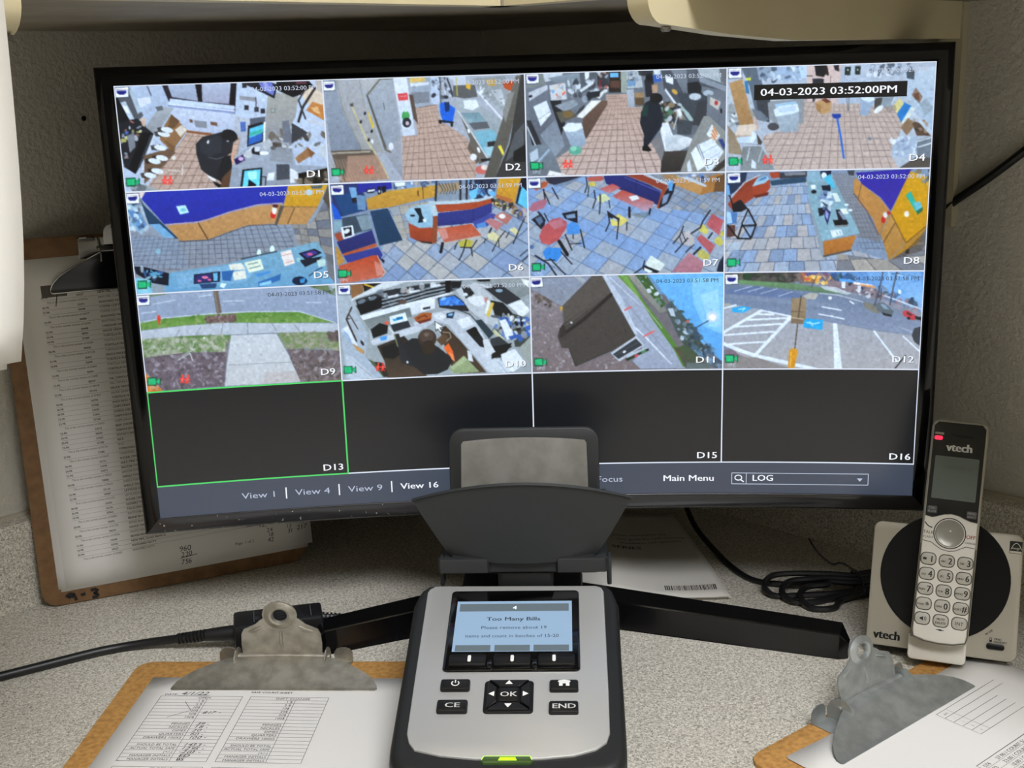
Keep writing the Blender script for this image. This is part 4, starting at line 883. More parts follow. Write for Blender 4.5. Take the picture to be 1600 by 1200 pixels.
    f.p(0x0e1626, 95, 640, 160, 640, 350, 690, 345, 780, 230, 760, 110, 690); f.speck([150, 650, 340, 690, 330, 770, 180, 720], [0xb8e8f4, 0x3a5a8c, 0x6ac0e4, 0xe0f4f8], 26, 12, 28); f.p(0x7cc4d8, 105, 720, 220, 740, 230, 835, 110, 842); f.p(0x8c98a2, 230, 765, 320, 775, 320, 830, 235, 838)
    f.e(0x8fd0e4, 270, 530, 20, 18, al=0.6)
    f.badge(86, 148); f.camicon(170, 770)
    return f.finish()
def feed6():
    f = Pic([(20, 60), (1522, 8), (1535, 770), (70, 820)], 0x7f8fa6, 6)
    f.p(0x8698b4, 330, 260, 800, 180, 1260, 180, 1525, 300, 1535, 770, 400, 790, 430, 600, col2=0x8ea0bc)
    f.tiles([450, 240, 830, 190, 1260, 180, 1525, 280, 1535, 770, 400, 800, 420, 600], [610, 120, 1330, 560, 800, 1020, 260, 540], 7, 6, 0x3c4c66, 0.05, 0.7, [0x9ca8ba, 0x8c9eb8, 0xa6aab2, 0x94a4bc, 0xaeaeae, 0x8296b8])
    f.tiles([470, 240, 830, 190, 830, 200, 620, 260, 640, 470, 570, 480], [470, 240, 700, 205, 720, 470, 560, 480], 3, 5, 0x5a606c, 0.06, 0.7, [0x9aa0a8, 0xa8a49c, 0x8a94a4])
    f.p(0x2a3668, 30, 60, 240, 50, 300, 170, 310, 260, 120, 310, 60, 330); f.p(0x1d5ac8, 40, 200, 90, 260, 120, 330, 60, 330); f.p(0x1e4a78, 60, 150, 200, 130, 300, 250, 130, 310, al=0.8); f.p(0x74a4cc, 170, 90, 225, 90, 235, 170, 195, 180); f.p(0x1c1e2a, 190, 170, 235, 165, 240, 200, 200, 210); f.p(0x6a8cb0, 225, 150, 300, 150, 300, 260, 240, 260)
    f.p(0x2b2f96, 235, 60, 490, 50, 495, 100, 380, 120, 245, 130); f.p(0x16161e, 300, 105, 370, 95, 360, 130, 310, 135); f.p(0x16161e, 385, 85, 410, 82, 415, 150, 392, 155); f.p(0x16161e, 418, 82, 450, 80, 450, 140, 425, 145); f.p(0xdfe6ee, 310, 112, 365, 102, 365, 118, 312, 126); f.e(0xcfd4e0, 400, 120, 6, 12)
    f.p(0xc89a40, 300, 180, 500, 105, 830, 60, 825, 160, 480, 240, 318, 262, col2=0xb98838); f.l(0x5a4220, 6, 725, 80, 732, 175); f.l(0x8fa2b2, 12, 495, 108, 830, 66); f.l(0x5a3a1c, 10, 690, 120, 694, 150)
    f.speck([500, 48, 830, 36, 830, 75, 510, 100], [0xdce6f0, 0x3a4a70, 0x7aa0d0, 0xb8a890, 0x5a6a8a], 40, 10, 30); f.p(0xe2ecf4, 515, 55, 595, 50, 592, 78, 522, 84)
    f.p(0xb08c58, 840, 70, 1010, 50, 1010, 110, 840, 150, al=0.7); f.p(0x8d98a2, 840, 130, 1060, 100, 1060, 190, 835, 195, al=0.6)
    for x in (832, 1012, 1060): f.l(0x2a2c34, 16, x, 40, x - 8 * (x < 900), 190)
    for k in range(6): f.l(0x3a3a3e, 5, 850 + k * 24, 60, 880 + k * 20, 110, 860 + k * 22, 140)
    f.p(0x28324a, 1075, 30, 1290, 20, 1270, 150, 1090, 190); f.speck([1075, 30, 1280, 25, 1270, 150, 1080, 180], [0x6ab0e0, 0x1a2030, 0xc0d4e6, 0x3c5a8c], 40, 10, 30); f.p(0x6fc0ea, 1080, 120, 1150, 90, 1130, 170, 1090, 185)
    f.p(0xd2a032, 1305, 20, 1475, 12, 1420, 220, 1285, 140, col2=0xc48a30); f.p(0xb06a3c, 1285, 140, 1410, 180, 1390, 210, 1280, 170); f.p(0x14182a, 1475, 12, 1520, 10, 1528, 260, 1430, 210); f.p(0x62c0e0, 1480, 80, 1520, 120, 1526, 260, 1445, 210)
    f.p(0x23405e, 330, 270, 462, 248, 575, 490, 400, 530, col2=0x1e3a56)
    # half-round counter, booth back
    f.p(0x9fc0d2, 592, 300, 620, 250, 700, 225, 790, 215, 805, 390, 700, 395, 620, 350, col2=0x8ab4cc); f.p(0xa8482c, 618, 360, 700, 398, 805, 395, 800, 505, 700, 500, 632, 470, col2=0x923e28); f.p(0x3a2c2a, 640, 470, 720, 510, 800, 520, 800, 505, 700, 495); f.p(0xb4c8d2, 770, 195, 820, 195, 852, 300, 805, 308); f.p(0x8e4a30, 805, 310, 845, 305, 830, 510, 795, 515)
    f.p(0x15202c, 660, 250, 710, 245, 722, 300, 750, 350, 690, 360, 700, 310); f.e(0x15202c, 650, 304, 20, 8); f.p(0xdfeaf2, 725, 330, 752, 328, 752, 350, 730, 352)
    f.p(0xb8ccd6, 820, 200, 1000, 190, 1160, 175, 1258, 150, 1260, 172, 1150, 200, 1000, 216, 822, 222); f.p(0xa84a2e, 822, 222, 1000, 214, 1150, 198, 1255, 172, 1252, 210, 1100, 255, 840, 280); f.p(0x343c86, 840, 285, 1105, 255, 1250, 208, 1250, 280, 1110, 360, 840, 385, col2=0x2c3274); f.l(0x22265a, 5, 1108, 256, 1110, 360); f.p(0x3f4a96, 1100, 350, 1250, 285, 1290, 300, 1210, 390, 1130, 400); f.p(0x5fa8e0, 1130, 370, 1200, 350, 1210, 390, 1140, 400, al=0.7)
    # tables and chairs
    f.p(0xbe5438, 835, 405, 1095, 366, 1172, 455, 890, 512, col2=0xb86a58); f.p(0xd8b0b0, 840, 410, 900, 400, 920, 470, 880, 490, al=0.5); f.l(0xc8b4a8, 6, 890, 512, 1172, 456); f.l(0x1c1e24, 22, 875, 515, 862, 580); f.e(0x15171c, 862, 575, 14, 8)
    f.p(0xb8b04a, 990, 505, 1060, 480, 1110, 500, 1090, 545, 1010, 550); f.l(0x1c1e24, 9, 1055, 490, 1030, 580, 1000, 640); f.l(0x1c1e24, 8, 1135, 490, 1095, 550, 1098, 610); f.l(0x1c1e24, 8, 985, 510, 965, 560); f.l(0x1c1e24, 8, 1010, 545, 1090, 545)
    f.p(0xb87a7c, 1195, 345, 1240, 322, 1340, 365, 1290, 418); f.p(0xb07068, 1262, 310, 1330, 275, 1410, 310, 1360, 372); f.e(0xe6e0e0, 1328, 308, 26, 18); f.l(0x1c1e24, 12, 1245, 400, 1230, 430); f.p(0xd6d0a0, 1215, 445, 1260, 425, 1310, 465, 1290, 500, 1220, 480); f.l(0x24262e, 8, 1350, 420, 1300, 480, 1250, 575); f.l(0x24262e, 7, 1300, 490, 1302, 540); f.l(0x24262e, 7, 1200, 480, 1190, 510)
    f.p(0xd4cc9c, 1380, 410, 1420, 390, 1460, 430, 1430, 455); f.l(0x24262e, 9, 1505, 310, 1460, 400, 1410, 515); f.l(0x24262e, 7, 1380, 430, 1355, 470); f.speck([1255, 170, 1420, 220, 1400, 260, 1260, 220], [0x2a2420, 0xd8c878, 0x6a4a30, 0x1a1c22], 30, 12, 26); f.speck([1380, 250, 1500, 230, 1520, 320, 1420, 330], [0x24262e, 0xc8a8a8, 0x3a4a80, 0xa0703c], 26, 12, 30); f.l(0x24262e, 7, 1520, 560, 1460, 610); f.l(0x24262e, 7, 1530, 600, 1480, 650)
    # left booth and table
    f.p(0x3a4a58, 120, 320, 310, 290, 345, 410, 240, 430, 130, 470); f.p(0x8ea2ac, 225, 310, 310, 295, 345, 400, 270, 420, al=0.8); f.p(0xdfe8ee, 110, 390, 200, 375, 215, 460, 130, 480); f.p(0x141a24, 130, 395, 190, 388, 195, 450, 140, 465); f.e(0xd8dce0, 155, 420, 26, 16, -30); f.p(0x86a8b4, 60, 350, 120, 340, 110, 400, 60, 430)
    f.p(0x9e4a34, 60, 440, 110, 425, 130, 480, 90, 500); f.p(0x2c3272, 80, 500, 345, 412, 375, 510, 120, 590, col2=0x262a60); f.p(0xb2583a, 120, 590, 375, 512, 385, 535, 140, 608); f.p(0x343c88, 130, 605, 390, 540, 425, 600, 400, 640, 160, 655); f.p(0xb98840, 70, 530, 100, 560, 140, 650, 85, 680); f.p(0x1a2030, 400, 620, 440, 640, 430, 665)
    f.p(0xb8482a, 95, 680, 340, 605, 380, 600, 440, 730, 420, 765, 220, 800, 110, 812, col2=0xc06a54); f.p(0xe0b8b4, 360, 640, 420, 680, 430, 750, 380, 760, al=0.45); f.l(0xd2a898, 6, 385, 605, 440, 735, 415, 768)
    f.badge(84, 110); f.camicon(138, 738)
    return f.finish()
def feed7():
    f = Pic([(45, 55), (1545, 17), (1530, 782), (60, 808)], 0x7f94b4, 7)
    f.tiles([45, 55, 1545, 17, 1530, 782, 60, 808], [480, 110, 1240, 380, 760, 1010, -70, 560], 7, 7, 0x506486, 0.045, 0.75, [0x98aac2, 0x88a2c8, 0x9fabbc, 0xa4a8b0, 0x829fca, 0x9ca8b8])
    f.tiles([940, 40, 1540, 17, 1540, 360, 1130, 300, 1000, 260], [1150, 130, 1540, 330, 1330, 560, 900, 330], 7, 5, 0x4c5768, 0.06, 0.8, [0x8c98aa, 0x9a9ca0, 0x7f90aa, 0x8a8f98])
    f.p(0x5c7088, 60, 60, 490, 40, 350, 120, 260, 130, 200, 70, al=0.5); f.p(0x2d2f40, 180, 60, 480, 45, 350, 90, 250, 118, 200, 100)
    f.p(0x4f5a4e, 820, 340, 960, 320, 980, 350, 900, 370, al=0.4)
    # booth along the back
    f.p(0x8d3e2e, 780, 42, 930, 38, 1108, 120, 1080, 165, 960, 110); f.p(0xbac4cc, 910, 40, 960, 38, 1110, 108, 1105, 122); f.p(0x2a3070, 620, 48, 780, 44, 960, 115, 1055, 165, 1035, 270, 1000, 260, 760, 160, 640, 110, col2=0x20265c); f.l(0x454e94, 10, 780, 62, 1050, 172); f.l(0x1a1e4a, 5, 870, 90, 860, 190); f.p(0x9a4a34, 1060, 160, 1105, 130, 1040, 300, 1020, 290)
    f.p(0xb98a54, 1160, 55, 1400, 110, 1350, 195, 1140, 110); f.p(0xa6733e, 1400, 60, 1510, 25, 1450, 170, 1350, 195); f.p(0xbfccd8, 1200, 60, 1250, 55, 1400, 120, 1390, 135); f.speck([1240, 40, 1430, 35, 1400, 110, 1260, 80], [0x6a8cc8, 0xdce4ee, 0x3a4260, 0xa08868], 34, 8, 22); f.p(0x6a4c30, 1470, 60, 1540, 30, 1535, 170, 1450, 170); f.p(0xa87c48, 1060, 40, 1170, 38, 1160, 100, 1110, 100, al=0.8)
    f.p(0x1f222c, 1100, 150, 1165, 100, 1150, 170, 1105, 260, 1035, 300, 1050, 240); f.p(0x5ba0da, 1105, 85, 1145, 82, 1140, 160, 1115, 165); f.p(0x7f94b4, 1070, 200, 1120, 180, 1095, 250, 1060, 265)
    # tables
    f.p(0xb25a52, 495, 60, 610, 50, 628, 72, 600, 88, 510, 92); f.p(0xb8504a, 588, 148, 690, 108, 750, 140, 655, 182, col2=0xc08088); f.p(0xb84a3a, 685, 205, 765, 155, 1003, 248, 990, 285, 935, 320, col2=0xb09ab0); f.p(0xdce4ec, 808, 208, 870, 195, 892, 222, 835, 240); f.l(0x1e2028, 18, 815, 290, 815, 360); f.l(0x1e2028, 14, 972, 300, 965, 335)
    f.p(0xb0505a, 135, 500, 165, 430, 230, 375, 290, 362, 345, 395, 340, 440, 280, 530, 210, 568, 150, 550, col2=0xc05a58); f.p(0xb8909c, 200, 400, 300, 370, 330, 420, 250, 450, al=0.5); f.l(0x1a1c24, 26, 285, 540, 345, 640)
    f.p(0xa8687a, 58, 300, 90, 250, 180, 220, 200, 240, 170, 290, 90, 318); f.p(0xb0583c, 95, 140, 170, 90, 210, 92, 190, 130, 110, 160); f.l(0x1a1c24, 12, 130, 320, 155, 350); f.l(0x1a1c24, 10, 170, 150, 180, 220)
    f.p(0xb4545a, 1395, 420, 1440, 335, 1525, 385, 1490, 500, col2=0xb8646c); f.p(0xb05c60, 1318, 525, 1355, 490, 1460, 575, 1425, 640); f.p(0xb4808c, 1130, 775, 1265, 625, 1380, 705, 1350, 782, col2=0xa8707c); f.l(0x1e2028, 14, 1350, 590, 1300, 640); f.l(0x1e2028, 12, 1440, 480, 1410, 520)
    # chairs
    f.p(0x4a8cd4, 340, 420, 390, 390, 445, 430, 440, 485, 345, 490); f.p(0x1d212b, 305, 330, 425, 308, 425, 400, 410, 400, 330, 370); f.p(0x7f98b8, 335, 345, 405, 332, 408, 365, 345, 370); f.l(0x1d212b, 10, 445, 455, 475, 590); f.l(0x1d212b, 10, 330, 490, 380, 605); f.l(0x1d212b, 7, 370, 560, 455, 555); f.l(0x1d212b, 8, 390, 490, 390, 520)
    f.p(0x3a86d4, 160, 620, 190, 585, 300, 590, 305, 640, 265, 695, 180, 670); f.l(0x1d212b, 11, 105, 645, 200, 705, 265, 800); f.l(0x1d212b, 9, 215, 670, 330, 790); f.l(0x1d212b, 9, 300, 620, 378, 710); f.l(0x1d212b, 7, 170, 680, 250, 680)
    f.p(0x22262f, 78, 375, 150, 330, 185, 380, 175, 420, 150, 450); f.p(0x5a7090, 105, 370, 150, 350, 165, 390, 140, 420); f.l(0x22262f, 8, 175, 330, 205, 390)
    f.p(0xd8ca72, 670, 385, 730, 335, 810, 385, 740, 430, 680, 425); f.p(0x20242c, 650, 315, 735, 370, 735, 400, 660, 360); f.l(0x20242c, 9, 650, 315, 665, 400, 635, 465); f.l(0x20242c, 9, 735, 370, 728, 440, 718, 525); f.l(0x20242c, 8, 795, 400, 793, 460); f.e(0xb8c2cc, 705, 378, 22, 8, 25)
    f.p(0xcfd4a4, 570, 205, 630, 180, 672, 225, 620, 250, 575, 240); f.l(0x20242c, 9, 550, 160, 560, 230, 540, 290); f.l(0x20242c, 9, 595, 190, 595, 260, 588, 335); f.l(0x20242c, 7, 660, 235, 668, 290); f.p(0xcdbb52, 510, 100, 550, 92, 560, 125, 515, 130); f.l(0x20242c, 8, 490, 60, 498, 120, 480, 175); f.l(0x20242c, 7, 510, 130, 502, 205)
    f.p(0xb9b3b4, 1220, 480, 1265, 460, 1310, 540, 1295, 580, 1220, 560); f.l(0x1d212b, 9, 1222, 430, 1195, 500, 1145, 560); f.l(0x1d212b, 9, 1255, 520, 1160, 625); f.l(0x1d212b, 8, 1300, 570, 1240, 625); f.l(0x1d212b, 6, 1190, 500, 1210, 560); f.l(0x1d212b, 6, 1210, 470, 1240, 545)
    f.p(0xcfc566, 1345, 425, 1375, 415, 1415, 465, 1390, 495, 1340, 465); f.p(0xc6bc5c, 1460, 520, 1500, 505, 1525, 550, 1500, 582, 1455, 555); f.p(0xb9b060, 1325, 625, 1365, 600, 1425, 650, 1400, 692, 1330, 665); f.l(0x1d212b, 11, 1425, 310, 1370, 390, 1350, 440, 1280, 485); f.p(0xc8b848, 1505, 465, 1525, 470, 1525, 510, 1500, 500)
    f.p(0xd8e2dc, 935, 705, 975, 650, 1082, 715, 1050, 765, 950, 740); f.p(0x1d212b, 920, 720, 1040, 770, 1020, 785, 915, 760); f.p(0xe0e8e2, 925, 740, 990, 770, 960, 782, 922, 760); f.l(0x1d212b, 10, 928, 690, 915, 740, 850, 785)
    f.l(0x1d212b, 9, 235, 140, 280, 220); f.l(0x1d212b, 8, 180, 180, 215, 260); f.p(0x1e2838, 1490, 700, 1530, 640, 1530, 782, 1470, 770); f.e(0x4a6a94, 80, 580, 16, 16)
    f.badge(100, 106); f.camicon(128, 732)
    return f.finish()
def feed8():
    f = Pic([(37, 40), (1555, 13), (1508, 768), (28, 777)], 0x8090a8, 8)
    f.tiles([200, 130, 640, 110, 760, 660, 1000, 620, 1240, 690, 1508, 560, 1508, 768, 28, 777, 40, 530], [400, 110, 650, 100, 860, 780, -80, 800], 8, 9, 0x3e4a62, 0.05, 0.8, [0x9caabe, 0x90a6c6, 0xa6a9b0, 0x8496b2, 0xa2b0c4, 0xb0aeb0], half=True, flat=0.8)
    f.tiles([860, 640, 1240, 690, 1508, 500, 1508, 768, 860, 770], [850, 640, 1240, 600, 1600, 770, 860, 770], 4, 2, 0x4a4a50, 0.05, 0.8, [0x9a948e, 0x7a7c84, 0xa8a29a])
    f.p(0x8a909c, 830, 60, 1000, 45, 985, 200, 1080, 340, 1190, 480, 1180, 560, 1020, 520, 920, 300, 830, 160, col2=0x7c7e86); f.tiles([830, 60, 1000, 45, 985, 200, 1080, 340, 1190, 480, 1230, 620, 1000, 600, 1020, 490, 920, 300, 830, 160], [840, 60, 990, 50, 1250, 600, 980, 600], 9, 22, 0x4f5460, 0.14, 0.55)
    f.p(0x2d4a62, 365, 110, 630, 75, 635, 120, 380, 145); f.p(0x3a3c44, 430, 50, 640, 40, 640, 80, 440, 95); f.p(0x7c8088, 470, 50, 630, 45, 630, 65, 480, 72)
    # counter
    f.p(0x7fa0ae, 640, 110, 840, 100, 1028, 492, 750, 548, 655, 250, col2=0x88aebc); f.p(0x8fb8c8, 640, 40, 820, 36, 830, 110, 640, 120, al=0.7); f.p(0xb8783a, 755, 552, 1005, 505, 960, 610, 765, 655, col2=0xa8692e); f.p(0x8a98a4, 650, 240, 750, 548, 760, 665, 740, 640, 660, 330); f.p(0x56504c, 755, 655, 965, 608, 970, 622, 760, 668)
    f.p(0x16203c, 735, 40, 820, 34, 815, 70, 745, 90); f.e(0xe2ecf4, 765, 70, 20, 22); f.p(0x4fb8d8, 760, 90, 810, 60, 850, 170, 820, 160); f.e(0x141a24, 690, 190, 20, 14); f.p(0xe0e8ee, 665, 142, 702, 138, 705, 168, 672, 170); f.p(0x182030, 745, 145, 810, 140, 815, 185, 755, 180)
    f.p(0xb4ccda, 740, 200, 820, 190, 830, 270, 740, 290); f.p(0x2a2c5c, 760, 290, 815, 340, 790, 435, 770, 380); f.p(0x1a1e2a, 720, 310, 780, 300, 760, 360, 730, 370); f.p(0x8a98cc, 775, 320, 800, 350, 790, 400, 775, 370); f.speck([730, 190, 830, 190, 830, 310, 740, 310], [0xdfe8f0, 0x6a84b0, 0x2c3448], 22, 10, 24)
    f.p(0x1c1c2a, 850, 320, 880, 320, 945, 420, 930, 435, 870, 400); f.p(0x8a90ac, 865, 335, 885, 330, 935, 405, 915, 410); f.p(0x101418, 830, 395, 930, 395, 940, 435, 845, 442); f.p(0x7c8488, 840, 435, 940, 430, 940, 445, 845, 450)
    f.p(0xdfe6de, 880, 315, 930, 310, 945, 350, 905, 355); f.p(0xd8e4e0, 825, 200, 860, 200, 890, 260, 850, 265); f.e(0xe2f0f4, 930, 285, 16, 8); f.e(0xe2f0f4, 958, 325, 16, 8); f.p(0xd8e4e6, 808, 470, 890, 465, 905, 505, 825, 525); f.l(0x6a94b0, 4, 855, 480, 865, 505); f.l(0x6a94b0, 4, 880, 478, 888, 500)
    # curved wall and yellow top at the right
    f.p(0x302a9c, 1000, 50, 1410, 20, 1255, 330, 1180, 230, 1040, 130, col2=0x3a2e98); f.p(0xc08a4c, 985, 110, 1000, 90, 1050, 140, 1180, 240, 1255, 340, 1170, 510, 1120, 380, 1020, 270, 980, 200, col2=0xb07c44); f.l(0x6a5440, 5, 1040, 130, 1015, 250); f.l(0x5a5468, 8, 985, 205, 1080, 330, 1165, 505)
    f.p(0xcf9a1e, 1400, 40, 1548, 90, 1520, 440, 1365, 560, 1255, 345, 1340, 160, col2=0xc68f18); f.p(0xb98a4c, 1255, 350, 1360, 560, 1240, 690, 1180, 500, col2=0xa87838); f.p(0xb07a22, 1365, 560, 1520, 440, 1450, 570, 1245, 690, al=0.9); f.l(0x5a4220, 6, 1285, 420, 1200, 560); f.l(0x6a4c22, 6, 1255, 345, 1365, 562, 1515, 440)
    f.p(0x2fae9a, 1365, 215, 1400, 185, 1460, 310, 1440, 340); f.p(0x6ab8c8, 1420, 270, 1470, 260, 1490, 320, 1450, 350); f.p(0x2a6a4a, 1440, 330, 1490, 300, 1490, 325, 1450, 360); f.e(0xeae6da, 1372, 352, 18, 22); f.e(0xc02a26, 1200, 395, 16, 24); f.e(0xd8d8d8, 1215, 360, 16, 22); f.e(0xb03030, 1240, 345, 14, 14)
    f.speck([1450, 30, 1555, 25, 1540, 130, 1460, 110], [0x8a7a5a, 0x3a3a3a, 0xb8b0a0, 0x5a6a7a], 18, 12, 26); f.p(0x4a3c30, 1500, 480, 1515, 450, 1510, 560, 1480, 620, 1250, 690, 1380, 600, al=0.5); f.p(0x282420, 1370, 610, 1390, 605, 1385, 640, 1355, 640); f.p(0x2c3038, 935, 35, 990, 30, 985, 70, 950, 70, al=0.8)
    # left: booth end, chair
    f.p(0x26324c, 50, 60, 200, 45, 180, 140, 60, 220); f.p(0x8a3a28, 55, 280, 170, 120, 280, 65, 270, 120, 250, 230, 100, 330, col2=0x9a422c); f.l(0xb8bcc4, 10, 80, 230, 180, 120, 290, 66); f.p(0xa2442c, 235, 150, 365, 100, 370, 160, 330, 210, 250, 225); f.p(0x9cc0d4, 235, 150, 270, 95, 340, 70, 362, 95, 330, 125); f.p(0x4a7cb0, 275, 105, 335, 75, 345, 90, 300, 108); f.p(0xa4452e, 360, 50, 435, 42, 440, 85, 380, 90); f.p(0x6a2c20, 250, 215, 360, 190, 350, 215, 260, 235)
    f.p(0x1a1c24, 85, 280, 150, 245, 205, 310, 150, 335, 95, 335); f.p(0x4f7ab0, 55, 330, 130, 340, 120, 420, 50, 425); f.p(0xa8ccea, 50, 330, 80, 340, 90, 415, 50, 420); f.l(0x17181e, 12, 205, 315, 265, 430, 225, 530, 130, 528, 160, 435, 262, 432); f.l(0x17181e, 10, 205, 320, 160, 420, 225, 525); f.l(0x17181e, 9, 60, 180, 100, 310); f.p(0x5a3a34, 50, 430, 110, 430, 110, 510, 50, 520); f.l(0x17181e, 10, 55, 430, 130, 525); f.p(0x6fa8dc, 45, 130, 65, 140, 75, 210, 50, 215)
    f.p(0xb8d8f4, 60, 560, 160, 550, 140, 620, 50, 640, al=0.35)
    f.badge(100, 88); f.camicon(100, 702)
    return f.finish()
def feed9():
    f = Pic([(40, 75), (1510, 5), (1555, 710), (115, 800)], 0x7d8596, 9)
    f.p(0x97a3b8, 40, 75, 1510, 5, 1530, 290, 60, 300, col2=0x8c99b0)
    f.p(0x6d7a5a, 45, 90, 300, 66, 250, 80, 110, 100, 60, 110); f.p(0x6a7a58, 1290, 18, 1510, 6, 1512, 95, 1400, 50); f.speck([1330, 15, 1510, 8, 1512, 70, 1400, 45], [0x8a9aa4, 0x4a5a3c, 0xb8c0c8], 14, 10, 26)
    for q in ((170, 148, 330, 120), (85, 215, 190, 202), (510, 98, 600, 82), (680, 132, 840, 126), (1290, 140, 1400, 140)): f.l(0xc6d0de, 8, *q, al=0.8)
    f.l(0xb9c2ce, 9, 60, 285, 250, 250, 540, 225, 860, 207, 1240, 205, 1500, 285)
    f.p(0x5f8a3c, 65, 290, 250, 255, 550, 230, 860, 212, 1240, 210, 1490, 285, 1050, 290, 680, 285, 400, 305, 70, 340, col2=0x6d9048); f.speck([70, 290, 540, 235, 1240, 212, 1480, 280, 700, 288, 80, 335], [0x7a9c52, 0x4f7a34, 0x8aa062, 0x6f8f4a], 260, 10, 26)
    f.p(0x7b6660, 550, 240, 780, 222, 785, 280, 560, 292); f.speck([555, 240, 780, 225, 780, 278, 560, 288], [0x5a4844, 0x94807a, 0x6a5852], 70, 6, 16)
    f.p(0x6e6258, 610, 48, 648, 46, 675, 215, 638, 222); f.l(0x8f8478, 6, 622, 50, 648, 215); f.e(0xd8432e, 212, 252, 13, 24); f.l(0xd8432e, 14, 212, 260, 215, 290)
    f.p(0xb9bfc8, 70, 345, 400, 308, 680, 290, 1050, 292, 1530, 292, 1532, 352, 1080, 360, 740, 375, 480, 378, 75, 405, col2=0xb4bac4)
    for q in ((365, 335, 335, 385), (520, 318, 485, 375), (684, 292, 668, 368), (862, 292, 866, 370), (1040, 290, 1075, 345), (1205, 300, 1245, 350)): f.l(0x7d848e, 5, *q)
    f.p(0x7c8f66, 75, 405, 480, 380, 742, 378, 700, 500, 400, 500, 100, 545, col2=0x8a947a); f.p(0x5f8442, 400, 385, 740, 378, 735, 395, 420, 400); f.p(0x7c8f66, 1080, 362, 1532, 352, 1540, 490, 1400, 470, 1140, 480, col2=0x8c8f7c)
    f.speck([75, 405, 740, 378, 700, 505, 100, 540], [0xa4a894, 0x6f8a54, 0x9aa086, 0x5f7a48, 0xb4b4a4], 330, 8, 24); f.speck([1090, 365, 1530, 355, 1540, 490, 1150, 480], [0xa09c8a, 0x6f8450, 0x8a8a74, 0x768a58], 200, 8, 24)
    f.p(0x6b5f66, 100, 540, 400, 505, 710, 500, 690, 750, 240, 785, 115, 640, col2=0x665a62); f.p(0x6b5f66, 1150, 480, 1540, 490, 1552, 710, 1250, 718, col2=0x726460)
    f.speck([105, 540, 710, 500, 690, 750, 240, 780], [0x857a82, 0x544a50, 0x988e98, 0x5f545a, 0x766a70], 520, 7, 20); f.speck([1160, 485, 1540, 495, 1550, 708, 1250, 715], [0x857a7c, 0x544a4a, 0x988e90, 0x6a5c58], 320, 7, 20); f.speck([1450, 355, 1530, 352, 1532, 420, 1460, 420], [0x5a4c4c, 0x6a5c58], 30, 10, 22)
    f.l(0xc8ccc8, 7, 350, 560, 440, 510, 460, 565); f.l(0xb9bdb8, 6, 380, 530, 450, 490, 470, 430); f.e(0xe2e2da, 545, 398, 9, 7)
    f.p(0xc6cace, 742, 380, 1075, 368, 1160, 520, 1250, 720, 695, 752, 715, 560, col2=0xc0c0c2); f.l(0x8f9496, 5, 720, 598, 1185, 574); f.p(0xb09a90, 1000, 650, 1210, 640, 1248, 718, 960, 735, al=0.3)
    f.l(0x7a6a62, 12, 725, 395, 700, 560, al=0.5)
    f.p(0xd98238, 95, 635, 240, 785, 112, 798); f.p(0xc46f2a, 150, 720, 240, 785, 160, 792)
    f.badge(98, 120); f.camicon(174, 715, (402, 700))
    return f.finish()
